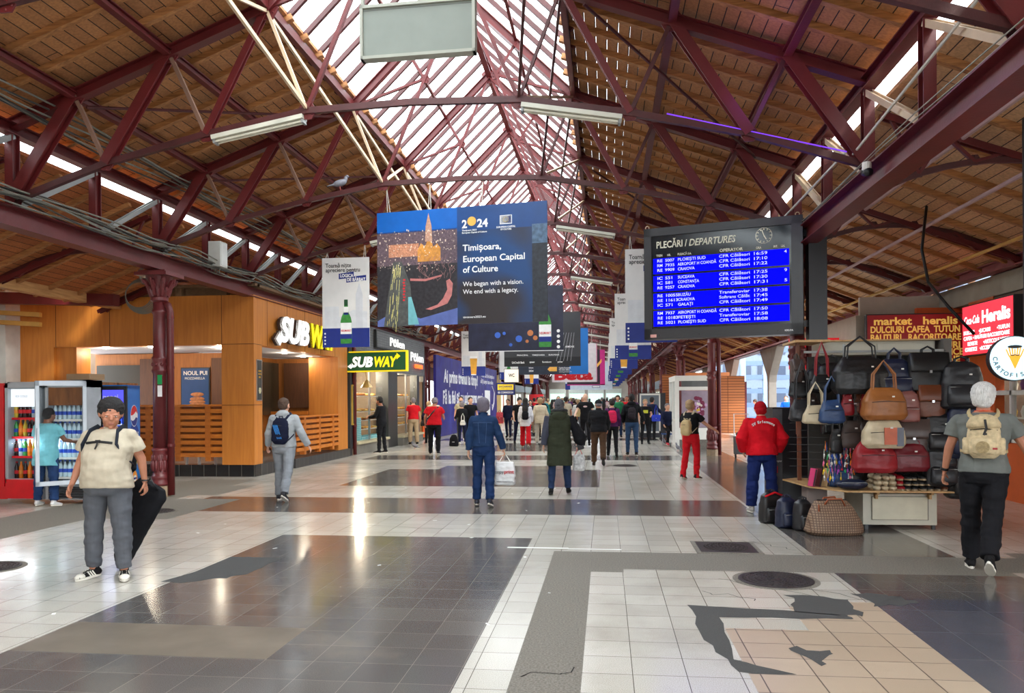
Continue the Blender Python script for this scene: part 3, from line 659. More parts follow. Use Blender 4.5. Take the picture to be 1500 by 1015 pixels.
kb('wardrobe_front', M('dark_door_brown', (66, 56, 42), rough=.25), [((-7.58, 20.0, 1.3), (-7.5, 22.8, 2.86))])
kb('inner_half_wall', wood('slat_wood', (214, 128, 44), (190, 106, 34), (1, 1, 4)), [((-7.5, 22.2, .25 + i * .15), (-6.35, 22.25, .35 + i * .15)) for i in range(8)])
m_ = MB(); m_.b2((-8.82, 19.55, 1.45), (-8.0, 19.58, 2.62)); po = m_.build('poster_frame', DARK, ks, True)
m_ = MB(); m_.b2((-8.79, 19.54, 1.48), (-8.03, 19.55, 2.59)); m_.build('poster_print', M('poster_blue', (30, 70, 120), rough=.4), po, True)
m_ = MB(); m_.text('NOUL PUI', -8.74, 2.42, .15, y=19.54, bold=.02); m_.text('MOZZARELLA', -8.7, 2.3, .09, y=19.54); m_.build('lettering', WHITE, po, True)
m_ = MB()
for q, z in enumerate((1.62, 1.7, 1.78, 1.9)): m_.ell((-8.35, 19.54, z), (.25 - .02 * q, .02, .06), 12, 6)
m_.build('sandwich_print', M('bread_print', (176, 110, 60), var=.5, scale=14), po, True)
m_ = MB(); m_.b2((KX + .002, 16.86, 1.72), (KX + .02, 17.12, 2.66)); pf = m_.build('menu_frame', CHROME, ks, True)
m_ = MB(); m_.b2((KX + .02, 16.88, 1.74), (KX + .024, 17.10, 2.64)); m_.build('menu_print', M('menu_dark', (52, 52, 50)), pf, True)
RX = Matrix.Rotation(PI / 2, 4, 'Z')
m_ = MB(); T_ = Matrix.Translation((KX + .026, 16.99, 0)) @ RX
for q in range(3): m_.text(('SUPER', 'PASTA', 'BOL')[q], 0, 2.38 - q * .07, .055, T_, align='CENTER', bold=.02)
m_.build('lettering', M('menu_ochre', (210, 160, 60)), pf, True)
m_ = MB(); m_.T = T_
for q in range(7): m_.ell((.035 * math.cos(q), -.004, 1.95 + .045 * math.sin(q * 2.1)), (.035, .006, .03), 8, 6)
m_.T = None; m_.build('dish_print', M('food_print', (220, 200, 160), var=.5, scale=40), pf, True)
# ceiling spots of the kiosk
SPM = M('lamp_glow', (255, 244, 220), emit=14, ecol=(255, 238, 205))
def spot(x, y, z, par, pw=9, col=(1, .86, .66), r=.07):
    m_ = MB(); m_.lathe([(r, z - .012), (r, z)], c=(x, y, 0), n=16); o = m_.build('downlight', SPM, par, True)
    l = bpy.data.lights.new('downlight_lamp', 'POINT'); l.energy = pw; l.color = col; l.shadow_soft_size = .08; q = bpy.data.objects.new('downlight_lamp', l); C.objects.link(q); q.parent = par; q.location = V((x, y, z - .12)) - rootloc(par)
for x, y in ((-9.55, 17.5), (-8.3, 17.9), (-8.2, 17.2), (-6.85, 17.9), (-7.0, 18.6), (-6.25, 17.5), (-6.2, 20.2), (-6.4, 22.0)): spot(x, y, ZO + .01, ks)
# raised 3D letters on the kiosk fascia
def subway_word(m1, m2, T_, size, ext, width, arrows=True):
    """white SUB + yellow WAY, slanted bold"""
    m1.text('SUB', 0, 0, size, T_, w_=width * .47, ext=ext, bold=.045, shear=.22); m2.text('WAY', width * .485, 0, size, T_, w_=width * .5, ext=ext, bold=.045, shear=.22)
    if arrows:
        a = size
        m1.prism([(-a * .02, a * .10), (a * .12, a * .10), (a * .12, -.02 * a), (-a * .02, -a * .16), (-a * .28, a * .02), (-a * .02, a * .22)][::-1], ext * 2, T_)
        x = width * .985; m2.prism([(x - a * .08, a * .62), (x + a * .02, a * .62), (x + a * .02, a * .5), (x + a * .3, a * .74), (x + a * .02, a * .98), (x + a * .02, a * .86), (x - a * .08, a * .8)], ext * 2, T_)
t = thing('raised_letter_sign', 'large raised white and yellow sandwich shop lettering on the orange kiosk fascia', 'sign', (KX, 17.6, 3.1))
T_ = Matrix.Translation((KX + .14, 17.75, 3.16)) @ RX
a_, b_ = MB(), MB(); subway_word(a_, b_, T_, .82, .03, 3.9)
a_.build('white_letters', M('sign_white', (250, 250, 246), emit=.35), t, True); b_.build('yellow_letters', M('sign_yellow', (252, 226, 10), emit=.3), t, True)
a_, b_ = MB(), MB(); T2 = Matrix.Translation((KX + .0, 17.75, 3.16)) @ RX; subway_word(a_, b_, Matrix.Translation((-.075, 0, 0)) @ T_, .82, .062, 3.9)
a_.v += []; a_.build('letter_side', M('letter_return', (70, 52, 44)), t, True); b_.build('letter_side', M('letter_return', (70, 52, 44)), t, True)
# projecting green sign
SGX, SGY = -5.58, 23.2
t = thing('projecting_sign', 'green lit box sign with white and yellow sandwich shop name above the shop door', 'sign', (SGX, SGY, 2.55))
TB = Matrix.Translation((SGX, SGY, 2.58)) @ Matrix.Rotation(-.0, 4, 'Z')
m_ = MB(); m_.prism([(0, 0), (2.0, 0.02), (2.0, .66), (0, .64)], .18, Matrix.Translation((0, .18, 0)) @ TB); m_.build('frame', M('sign_frame_yellow', (226, 200, 20), emit=.35), t, True)
m_ = MB(); m_.prism([(.045, .045), (1.955, .062), (1.955, .615), (.045, .597)], .006, TB @ Matrix.Translation((0, .001, 0))); m_.build('face', M('sign_green', (12, 70, 36), emit=.25), t, True)
a_, b_ = MB(), MB(); subway_word(a_, b_, TB @ Matrix.Translation((.24, -.008, .17)), .42, .002, 1.45)
a_.build('white_letters', M('sign_white', (250, 250, 246)), t, True); b_.build('yellow_letters', M('sign_yellow', (252, 226, 10)), t, True)
m_ = MB(); m_.b2((SGX - .1, SGY + .05, 3.2), (SGX + .05, SGY + .15, 3.5)); m_.build('bracket', DARK, t, True)
# ---------------------------------------------------------------- left shops
GB = grid_mat('grey_painted_brick', .26, .085, .006, (98, 100, 102), (112, 114, 116), (70, 72, 74), rough=.6, axes=(1, 2), stain=.2)
DK = M('charcoal_frame', (50, 52, 54), rough=.4); SH = -5.42
bk = thing('bakery_shopfront', 'grey brick-fronted bakery shop with lit windows beyond the orange kiosk', 'shop', (SH, 23.2, 0))
def kb2(name, mat, boxes, par=bk, label=None):
    m_ = MB()
    for a, b_ in boxes: m_.b2(a, b_)
    return m_.build(name, mat, par, True, label=label)
kb2('fascia', GB, [((SH - .3, 23.4, 2.75), (SH, 33.3, 4.2))]); kb2('side_return', DK, [((-8.5, 23.2, 3.0), (SH, 23.4, 4.25))])
kb2('pillar', DK, [((SH - .3, 23.25, 0), (SH + .02, 23.75, 2.75)), ((SH - .4, 27.35, 0), (SH + .06, 28.6, 2.75)), ((SH - .3, 31.9, 0), (SH, 32.3, 2.75)), ((SH - .3, 33.1, 0), (SH, 33.3, 2.75))])
kb2('window_sill', M('pale_sill', (196, 184, 150), rough=.5), [((SH - .3, 23.75, .32), (SH + .12, 27.35, .40)), ((SH - .3, 28.6, .30), (SH + .3, 31.9, .38))])
kb2('stall_riser', M('grey_riser', (120, 116, 108), rough=.6), [((SH - .3, 23.75, 0), (SH + .06, 27.35, .32)), ((SH - .3, 28.6, 0), (SH + .25, 31.9, .30))])
SG = glass('shop_glass', (.96, .98, .98), gl=.10)
for a, b_ in ((23.75, 25.4), (25.45, 27.35), (28.6, 30.2), (30.25, 31.9)):
    m_ = MB(); m_.add([(SH - .05, a, .4), (SH - .05, b_, .4), (SH - .05, b_, 2.75), (SH - .05, a, 2.75)], [(0, 1, 2, 3)]); m_.build('window_pane', SG, bk, True)
kb2('mullion', CHROME, [((SH - .08, 25.38, .4), (SH - .02, 25.46, 2.75)), ((SH - .08, 30.18, .4), (SH - .02, 30.26, 2.75))])
kb2('interior_back', M('shop_back_wall', (88, 80, 74), rough=.6, var=.4, scale=3), [((-8.6, 23.4, 0), (-8.5, 33.3, 2.8))]); kb2('interior_floor', M('shop_floor', (120, 110, 100)), [((-8.5, 23.4, .02), (SH - .3, 33.3, .06))])
kb2('interior_ceiling', M('shop_ceiling', (60, 58, 56)), [((-8.6, 23.4, 2.76), (SH - .3, 33.3, 2.84))]); kb2('partition', M('shop_partition', (128, 110, 92)), [((-8.5, 28.0, 0), (SH - .3, 28.1, 2.76)), ((-8.5, 23.4, 0), (SH - .3, 23.45, 2.76)), ((-8.5, 33.2, 0), (SH - .3, 33.3, 2.76))])
TQ = grid_mat('turquoise_mosaic', .06, .06, .006, (40, 160, 176), (70, 190, 200), (200, 220, 220), rough=.3, axes=(1, 2))
kb2('turquoise_counter', TQ, [((SH - .5, 23.8, .4), (SH - .15, 24.1, .75)), ((SH - .5, 24.25, .4), (SH - .12, 24.75, 1.15)), ((SH - .5, 24.9, .4), (SH - .15, 27.2, .52))])
WARM = (1, .84, .6)
for i, (x, y) in enumerate(((-6.2, 24.6), (-6.2, 26.4), (-6.2, 29.4), (-6.2, 31.0), (-7.5, 25.5), (-7.5, 30.2))): spot(x, y, 2.74, bk, pw=85, col=WARM, r=.09)
m_ = MB()
for y in (29.2, 29.8): m_.lathe([(.04, 1.95), (.05, 2.1), (.012, 2.14), (.012, 2.7)], c=(SH - .6, y, 0), n=10)
m_.build('pendant_lamp', M('pendant_white', (240, 236, 226), emit=2), bk, True)
m_ = MB(); m_.lathe([(.2, 2.12), (.17, 2.17), (.08, 2.3), (.03, 2.36)], c=(SH + .35, 23.9, 0), n=18); m_.tube([(SH, 23.9, 2.5), (SH + .1, 23.9, 2.62), (SH + .3, 23.9, 2.6), (SH + .35, 23.9, 2.36)], .014, 8)
tag(m_.build('wall_lamp', M('brass_shade', (190, 160, 110), rough=.35, metal=.5), loc=(SH, 23.9, 2.3)), 'brass swan-neck lamp under the green sign', 'lamp')
m_ = MB(); m_.b2((SH + .02, 23.35, .95), (SH + .07, 23.68, 2.2)); fr = m_.build('notice_frame', M('gilt_frame', (196, 160, 70), rough=.4), bk, True)
m_ = MB(); m_.b2((SH + .07, 23.39, .99), (SH + .075, 23.64, 2.16)); m_.build('notice_print', M('notice_dark', (40, 36, 34), var=.6, scale=12), fr, True)
# breads on shelves, seen through the glass
random.seed(7)
BRD = [M('bread_crust_gold', (206, 150, 70), rough=.7, var=.35, scale=20), M('bread_crust_brown', (160, 98, 44), rough=.7, var=.35, scale=20), M('pastry_yellow', (226, 190, 110), rough=.6, var=.3, scale=20)]
sh_ = kb2('display_shelf', M('shelf_glass_white', (214, 210, 200), rough=.3), [((SH - .75, y0, z), (SH - .28, y1, z + .02)) for y0, y1 in ((24.85, 27.2), (28.8, 31.7)) for z in (.72, 1.02, 1.32, 1.85)])
pr_ = {}
for y0, y1 in ((24.9, 27.2), (28.85, 31.7)):
    for z in (.74, 1.04, 1.34, 1.87):
        y = y0 + .06
        while y < y1 - .05:
            c = random.randrange(3); lw = random.uniform(.06, .1)
            if c not in pr_: m_ = MB(); m_.ell((0, 0, 0), (.16, 1, .6), 8, 5); pr_[c] = m_.mesh('bread', BRD[c], smooth=True)
            o = bpy.data.objects.new('bread_loaf', pr_[c]); C.objects.link(o); o.location = (SH - .48 + random.uniform(-.1, .1), y, z + lw * .55); o.scale = (1, lw, lw * .9)
            tag(o, 'golden brown loaf on the bakery window shelves, one of many', 'bread', 'loaves on the bakery window shelves'); y += lw * 2 + .05
def wall_text(s_, x, y, z, size, width, mat, name, label, cat='sign', ext=.012, parent=None, bold=.02):
    t_ = thing(name, label, cat, (x, y, z)); m_ = MB(); m_.text(s_, 0, 0, size, Matrix.Translation((x + ext + .01, y, z)) @ RX, w_=width, ext=ext, bold=bold); m_.build('letters', mat, t_, True); return t_
t = thing('bakery_sign', 'framed grey brick sign panel with raised white bakery name, nearest the green sign', 'sign', (SH, 25.7, 3.5))
m_ = MB(); m_.b2((SH, 25.8, 3.52), (SH + .1, 29.6, 4.14)); m_.build('frame', M('thin_dark_frame', (44, 46, 48)), t, True); m_ = MB(); m_.b2((SH + .1, 25.86, 3.56), (SH + .11, 29.52, 4.10)); m_.build('panel', GB, t, True)
m_ = MB(); m_.text('Pôlen', 0, 0, .42, Matrix.Translation((SH + .16, 27.2, 3.68)) @ RX, w_=2.0, ext=.012, bold=.02); m_.build('letters', M('sign_white', (250, 250, 246)), t, True)
t = wall_text('Pôlen', SH, 30.7, 3.32, .5, 2.2, M('sign_white', (250, 250, 246)), 'bakery_sign', 'raised white bakery name on the grey fascia above the second window')
m_ = MB(); m_.text('COFFEE', 0, 0, .2, Matrix.Translation((SH + .05, 31.3, 3.05)) @ RX, w_=1.3, ext=.02, bold=.05); m_.build('coffee_letters', M('neon_orange', (240, 80, 30), emit=2), t, True)
m_ = MB(); m_.b2((SH - .1, 32.32, .2), (SH - .05, 33.05, 2.5)); tag(m_.build('shop_door', M('warm_door', (150, 110, 60), rough=.4), loc=(SH, 32.7, 0)), 'narrow brown shop door beside the purple hoarding', 'door')
m_ = MB(); m_.b2((SH - .02, 32.95, .1), (SH + .02, 33.5, .95)); m_.build('door_panel_board', M('orange_board', (236, 96, 24)), label='orange and green board at the foot of the shop door', cat='board', loc=(SH, 33.2, 0))
m_ = MB(); m_.b2((SH - .02, 32.95, .95), (SH + .02, 33.4, 1.3)); m_.build('door_panel_board', M('green_board', (76, 160, 60)), label='small green board above the orange one by the shop door', cat='board', loc=(SH, 33.2, 1))
# purple hoarding
PX = -5.0
ho = thing('advertising_hoarding', 'long purple-blue hoarding with white serif slogans along the left side', 'hoarding', (PX, 43, 0))
m_ = MB(); m_.b2((PX - .12, 33.7, .05), (PX, 53, 3.72)); m_.build('panel', grid_mat('purple_panel', 1.2, 8, .012, (30, 22, 116), (36, 28, 124), (22, 18, 90), rough=.5, axes=(1, 2), stain=.2, stc=(60, 70, 190)), ho, True)
m_ = MB()
for s_, y, z, sz, wd in (('Ai prins trenul la timp?', 35.4, 2.55, .85, 9.6), ('Fă la fel și cu asigurarea casei', 35.1, 1.55, .85, 11.6)): m_.text(s_, 0, 0, sz, Matrix.Translation((PX + .003, y, z)) @ RX, w_=wd, bold=.03)
for s_, y, z, sz, wd in (('Află cât de simplu e', 46.3, 3.1, .36, 5.4), ('să îți asiguri casa online', 46.0, 2.72, .36, 5.2), ('yndsi', 44.5, .42, .7, 2.4)): m_.text(s_, 0, 0, sz, Matrix.Translation((PX + .003, y, z)) @ RX, w_=wd, bold=.02)
pts = [(PX + .01, y, z) for y, z in ((50.6, 2.6), (51.6, 2.2), (51.4, 1.5), (50.7, 1.05), (50.5, 1.4), (51.1, 1.3))]; m_.tube(pts, .04, 6)
m_.build('lettering', M('hoarding_white', (236, 236, 240)), ho, True)
m_ = MB(); m_.b2((PX, 47.6, .25), (PX + .004, 49.8, 2.3)); m_.build('white_panel', M('hoarding_white', (236, 236, 240)), ho, True)
m_ = MB(); m_.b2((PX - .3, 53.0, .0), (PX + .25, 53.3, 3.4)); m_.build('end_post', M('cream_yellow_panel', (226, 196, 130)), ho, True)
# far left
def sign_box(name, label, x, y, z, w_, h_, face, txts, d=.12, cat='sign', rot=0, edge=None, emit=0):
    t_ = thing(name, label, cat, (x, y, z), rot); m1 = MB(); m1.b2((-w_ / 2 - .02, 0, -h_ / 2 - .02), (w_ / 2 + .02, d, h_ / 2 + .02)); m1.build('case', edge or DARK, t_)
    m1 = MB(); m1.b2((-w_ / 2, -.006, -h_ / 2), (w_ / 2, 0, h_ / 2)); m1.build('face', face, t_)
    for q, (s_, tx, tz, sz, wd, mt) in enumerate(txts): m1 = MB(); m1.text(s_, tx, tz, sz, w_=wd, y=-.007, bold=.03); m1.build('lettering', mt, t_)
    return t_
def hangers(t_, xs_, z0, z1, mt=None):
    m1 = MB()
    for x in xs_: m1.tube([(x, .03, z0), (x, .03, z1)], .008, 5)
    m1.build('hanger', mt or CHROME, t_)
BK = M('ink_black', (26, 26, 30)); YE = M('ink_yellow', (240, 205, 40)); WH = M('ink_white', (240, 240, 240)); BLU = M('ink_blue', (24, 44, 130)); RD_ = M('ink_red', (214, 26, 40))
t = sign_box('toilet_sign', 'square cream WC sign hanging past the purple hoarding', -1.65, YK(7) - .06, 2.75, .62, .56, M('cream_sign', (236, 226, 206), emit=.35), [('WC', -.12, -.05, .2, .26, BK)]); hangers(t, (-.25, .25), .3, 2.6)
t = sign_box('exchange_sign', 'yellow and blue exchange sign below the WC sign', -1.93, YK(7) + .06, 2.18, .8, .5, M('sign_blue', (30, 40, 110), emit=.2), [('0% COMMISSION', -.34, -.2, .12, .68, WH)])
m_ = MB(); m_.b2((-.35, -.012, -.05), (.35, -.006, .2)); m_.build('yellow_field', M('sign_yellow_field', (240, 205, 40), emit=.3), t); m_ = MB(); m_.text('EXCHANGE', -.3, .06, .12, w_=.6, y=-.013, bold=.03); m_.text('SCHIMB VALUTAR', -.3, -.02, .06, w_=.6, y=-.013); m_.build('lettering', BLU, t); hangers(t, (-.3, .3), .25, 2.1)
# wall surfaces at the far left behind the machines
m_ = MB(); m_.b2((-11.6, 2, 0), (-11.35, 16.75, 4.6)); m_.build('wall_left', M('white_plaster', (206, 204, 196), rough=.8, var=.1), kind='structure', label='white plaster wall at the far left')
m_ = MB(); m_.b2((-13.0, 16.8, 0), (-11.3, 17.1, 4.8)); m_.b2((-11.42, 16.3, 0), (-11.2, 16.8, 4.6)); m_.build('wall_left_pier', M('white_plaster', (206, 204, 196)), kind='structure', label='white wall pier left of the orange kiosk')
m_ = MB(); m_.b2((-12.0, 19.8, 0), (-8.6, 20.1, 4.9)); m_.b2((-9.2, 20, 3.0), (-9.0, 110, 5)); m_.b2((-9.2, 53, 0), (-9.0, 110, 5)); m_.build('wall_back_left', M('brown_wall', (120, 100, 82), rough=.8, var=.2), kind='structure', label='brownish wall behind the left shops')
m_ = MB(); m_.b2((-12, -14, 0), (-11.7, 3, 4.6)); m_.build('wall_left_rear', M('white_plaster', (206, 204, 196)), kind='structure')
m_ = MB(); m_.b2((-13, 2, 4.6), (-8.85, 17, 4.7)); m_.b2((-12, -14, 4.6), (-8.85, 2, 4.7)); m_.build('ceiling_left_annex', BL, kind='structure', label='low boarded ceiling beyond the left aisle')
m_ = MB(); m_.bar((-11.3, 15.8, 4.05), (-8.0, 15.6, 3.9), .2, .25); m_.build('steel_tie_beam', STEEL, label='short red steel beam with cables above the drinks machines', cat='beam', loc=(-9.6, 15.7, 4))
for z, lab in ((3.72, 'upper yellow conduit beam by the white wall'), (3.5, 'lower yellow conduit beam by the white wall')): m_ = MB(); m_.bar((-11.3, 16.2, z + .05), (-10.4, 16.4, z), .12, .1); m_.build('conduit', M('yellow_pipe', (196, 150, 70)), label=lab, cat='beam', loc=(-10.9, 16.3, z))
# cables draped over the left girder
random.seed(11)
t = thing('cable_bundle', 'thick bundle of grey cables sagging along the left girder', 'cable', (-5.3, 12, 4.4))
for q in range(12):
    pts = []; ph = random.uniform(0, 6); ox = random.uniform(-.1, .14); oz = random.uniform(-.02, .16)
    for i in range(60):
        y = 4 + i * .5; pts.append((-5.38 + ox + .03 * math.sin(y * 1.1 + ph), y, 4.42 + oz - .07 * abs(math.sin(y * .91 + ph * .2)) + .03 * math.sin(y * 2.3 + ph)))
    m_ = MB(); m_.tube(pts, .013, 5); m_.build('cable', CABLE if q % 3 else M('dark_cable', (60, 58, 54)), t, True)
t = thing('cable_bundle', 'grey cables running under the left boards above the girder', 'cable', (-5.2, 12, 5.6))
for q in range(6):
    pts = [(-5.15 + .05 * q, y * .6 + 2, 5.5 + .03 * q + .05 * math.sin(y * .7 + q)) for y in range(60)]; m_ = MB(); m_.tube(pts, .014, 5); m_.build('cable', CABLE if q % 2 else M('dark_cable', (60, 58, 54)), t, True)
t = thing('cable_coil', 'coil of grey cable hanging above the kiosk roof beside the column', 'cable', (-7.3, 15.3, 4.0))
for q in range(7):
    r = .27 + .018 * q; m_ = MB(); m_.tube([(-7.3 + r * math.cos(a) * 1.1, 15.3 + .03 * q, 3.96 + r * math.sin(a)) for a in [2 * PI * k / 24 for k in range(25)]], .012, 5); m_.build('coil_loop', CABLE, t, True)
m_ = MB(); m_.tube([(-7.2, 15.3, 4.2), (-7.1, 15, 4.4), (-6.3, 14, 4.35), (-5.5, 13.6, 4.4)], .03, 6); m_.build('cable', CABLE, t, True)
t = thing('junction_box', 'pale grey electrical box on the left girder beyond the column', 'box', (-5.3, 15.2, 4.5)); m_ = MB(); m_.b2((-5.45, 14.75, 4.42), (-5.2, 15.05, 4.92)); m_.build('case', M('pale_grey_box', (206, 206, 200)), t, True)
m_ = MB(); m_.b2((-5.2, 14.78, 4.45), (-5.19, 15.02, 4.89)); m_.build('lid', M('pale_grey_lid', (216, 216, 212)), t, True)
m_ = MB()
for q in range(3): m_.tube([(-5.4 + .06 * q, 14.9, 4.42), (-5.4 + .05 * q, 14.9, 4.3)], .01, 5)
m_.build('cable', CABLE, t, True)
m_ = MB(); m_.b2((-12, -16.3, 0), (9.5, -16, 5.2)); m_.build('wall_rear_blocker', M('white_plaster', (206, 204, 196)), kind='structure', label='unseen wall added behind the photographer to block sky light')  # added out of view to keep sky light from the rear out
# end wall of the hall
m_ = MB(); m_.b2((-9, YB, 0), (9.2, YB + .3, 5.0)); m_.build('wall_end', M('far_wall', (150, 146, 140), var=.3, scale=.6), kind='structure', label='far end wall of the hall')
m_ = MB(); m_.add([(-5.7, YB, 5), (5.7, YB, 5), (5.7, YB, 5.5), (0, YB, 8.7), (-5.7, YB, 5.5)], [(0, 1, 2, 3, 4)]); m_.build('window_5', GL, kind='structure', label='glazed gable at the far end')
# ---------------------------------------------------------------- drinks machines
def bottle_mesh(kind):
    m_ = MB()
    if kind == 'can': m_.lathe([(.026, 0), (.033, .01), (.033, .11), (.026, .122)], n=10)
    else: m_.lathe([(.03, 0), (.034, .015), (.034, .12), (.032, .14), (.034, .16), (.02, .205), (.012, .225), (.012, .245)], n=10)
    return m_
LQ = {n: M('drink_' + n, c, rough=.15, var=.1) for n, c in (('cola', (46, 16, 14)), ('orange', (230, 120, 20)), ('yellow', (206, 180, 60)), ('water', (196, 216, 224)), ('green', (60, 150, 70)), ('blue', (40, 90, 200)), ('red', (206, 24, 34)), ('purple', (74, 40, 130)), ('white', (225, 225, 225)))}
for n in LQ: LQ[n].node_tree.nodes['Principled BSDF'].inputs['Emission Strength'].default_value = .12; LQ[n].node_tree.nodes['Principled BSDF'].inputs['Emission Color'].default_value = LQ[n].node_tree.nodes['Mix'].inputs[6].default_value; LQ[n].node_tree.nodes['Principled BSDF'].inputs['Emission Strength'].default_value = 0
LBL = {n: M('label_' + n, c, rough=.5) for n, c in (('red', (214, 30, 40)), ('white', (230, 230, 230)), ('blue', (40, 80, 190)), ('orange', (240, 140, 30)))}
_bm = {}
def bottle(x, y, z, kind, liq, lb, label, group, sc_=1):
    k = (kind, liq, lb)
    if k not in _bm:
        m_ = bottle_mesh(kind); b_ = m_.build(kind, LQ[liq], smooth=True); b_.name = 'drink_can' if kind == 'can' else 'drink_bottle'
        if kind != 'can':
            m_ = MB(); m_.lathe([(.0352, .07), (.0352, .125)], n=10); m_.build('label_band', LBL[lb], b_); m_ = MB(); m_.lathe([(.0145, .236), (.0145, .256)], n=8); m_.build('cap', LBL[lb], b_)
        else: m_ = MB(); m_.lathe([(.0333, .03), (.0333, .09)], n=10); m_.build('label_band', LBL[lb], b_)
        _bm[k] = b_; o = b_
    else: o = copy_tree(_bm[k])
    o.location = (x, y, z); o.scale = (sc_, sc_, sc_); tag(o, label, 'bottle' if kind != 'can' else 'can', group); return o
def led(par, x, y, z, w_, h_, pw, col=(.85, .93, 1), rot=(PI / 2, 0, 0)):
    l = bpy.data.lights.new('cabinet_lamp', 'AREA'); l.shape = 'RECTANGLE'; l.size = w_; l.size_y = h_; l.energy = pw; l.color = col
    q = bpy.data.objects.new('cabinet_lamp', l); C.objects.link(q); q.parent = par; q.location = V((x, y, z)) - rootloc(par); q.rotation_euler = rot
def cooler(label, x0, x1, y, h, body, front, shelves, name='drinks_cooler', open_door=False, header=None, trim=None):
    t_ = thing(name, label, 'fridge', ((x0 + x1) / 2, y, 0)); d = .42; X = [x0 - (x0 + x1) / 2, x1 - (x0 + x1) / 2]; th = .05
    m_ = MB(); m_.b2((X[0], 0, .08), (X[0] + th, d, h)); m_.b2((X[1] - th, 0, .08), (X[1], d, h)); m_.b2((X[0], 0, h - .12), (X[1], d, h)); m_.b2((X[0], d - .04, .08), (X[1], d, h)); m_.b2((X[0], .0, .3), (X[1], d, .36)); m_.b2((X[0], .02, .08), (X[1], d, .1)); m_.build('body', body, t_)
    m_ = MB()
    for i in range(7): m_.b2((X[0] + .03, .005, .1 + i * .028), (X[1] - .03, .02, .115 + i * .028))
    m_.build('grille', trim or DARK, t_)
    m_ = MB()
    for z in shelves: m_.b2((X[0] + th, .05, z - .015), (X[1] - th, d - .05, z))
    m_.build('shelf', M('shelf_white', (206, 212, 216)), t_)
    m_ = MB()
    for z in shelves: m_.b2((X[0] + th, .035, z - .03), (X[1] - th, .05, z + .008))
    m_.build('price_rail', front, t_)
    if header: m_ = MB(); m_.b2((X[0] + th, .02, h - .42), (X[1] - th, .05, h - .12)); m_.build('header_panel', header, t_)
    m_ = MB(); m_.b2((X[0] + th, d - .06, .36), (X[1] - th, d - .045, h - .12)); m_.build('liner', M('cooler_liner', (196, 204, 212)), t_)
    led(t_, (x0 + x1) / 2, y + .12, h - .16, x1 - x0 - .2, .1, 9, rot=(0, 0, 0)); led(t_, x0 + th + .03, y + .12, h / 2, .04, h - .6, 5, rot=(0, -PI / 2, 0))
    return t_
DG = glass('door_glass', (.93, .96, .97), gl=.07)
def door(t_, X0, X1, h, mat, ang=0, hinge='left', z0=.36):
    o = thing_part('door', t_); hx = X0 if hinge == 'left' else X1; o.location = (hx, -.005, 0); o.rotation_euler = (0, 0, ang); w_ = (X1 - X0) * (1 if hinge == 'left' else -1); b_ = .055 * (1 if w_ > 0 else -1)
    m_ = MB(); m_.b2((0, -.05, z0), (b_, 0, h)); m_.b2((w_ - b_, -.05, z0), (w_, 0, h)); m_.b2((0, -.05, z0), (w_, 0, z0 + .07)); m_.b2((0, -.05, h - .08), (w_, 0, h)); m_.build('door_frame', mat, o)
    m_ = MB(); m_.add([(b_, -.025, z0 + .07), (w_ - b_, -.025, z0 + .07), (w_ - b_, -.025, h - .08), (b_, -.025, h - .08)], [(0, 1, 2, 3)]); m_.build('door_glass', DG, o)
    m_ = MB(); m_.b2((w_ - b_ * .9, -.09, 1.0), (w_ - b_ * .3, -.05, 1.3)); m_.build('handle', mat, o); return o
REDM = M('cooler_red', (214, 18, 30), rough=.3); SIL = M('cooler_silver', (176, 182, 188), rough=.35, metal=.3)
sh1 = (.42, .80, 1.13, 1.45, 1.76)
fy = 12.05
c1 = cooler('red and silver drinks cooler full of bottles at the left edge', -7.62, -6.98, fy, 2.06, SIL, REDM, sh1, header=M('header_white', (226, 228, 232), emit=.5), trim=REDM)
door(c1, -.32, .32, 2.04, SIL); m_ = MB(); m_.b2((-.32, -.06, .1), (.32, -.03, .36)); m_.b2((-.3, -.062, .36), (.3, -.05, .42)); m_.build('kick_panel', REDM, c1)
m_ = MB(); m_.text('ICE COLD', -.17, 1.80, .05, y=-.0, ext=.001); m_.build('lettering', M('pale_grey_print', (170, 172, 176)), c1)
m_ = MB(); m_.b2((-8.3, fy, .08), (-7.64, fy + .42, 2.04)); m_.b2((-8.3, fy - .06, .3), (-7.64, fy, 2.0)); tag(m_.build('drinks_cooler', REDM, loc=(-7.97, fy + .3, 0)), 'red drinks cooler door cut off by the left edge', 'fridge')
c2 = cooler('drinks cooler of water bottles with wood-grain top band and its glass door open', -6.93, -6.18, fy, 2.08, SIL, WHITE, (.45, .78, 1.10, 1.42, 1.74), header=wood('cooler_wood_band', (150, 92, 40), (104, 58, 24), (3, 3, .5)), open_door=True)
door(c2, -.37, .37, 2.06, SIL, ang=.85, hinge='right')
random.seed(3); seq = ['cola', 'cola', 'cola', 'water', 'green', 'orange', 'yellow']
for zi, z in enumerate(sh1):
    for i in range(7):
        x = -7.55 + i * .082; kind = 'can' if zi == 4 else 'bottle'; l_ = (['cola', 'orange', 'cola', 'orange', 'cola', 'yellow', 'orange'] if zi == 0 else seq)[(i + zi * 2) % 7]
        if kind == 'can': l_ = ['red', 'orange'][i % 2]
        bottle(x, fy + .12, z, kind, l_, 'white' if kind == 'can' else ('red' if l_ == 'cola' else 'orange' if l_ in ('orange', 'yellow') else 'blue'), ('upright %s drink %s on the %s shelf of the red cooler' % (l_, kind, ('lowest', 'second', 'middle', 'fourth', 'top')[zi])), 'drinks on the shelves of the red cooler', 1.12 if kind != 'can' else 1.2)
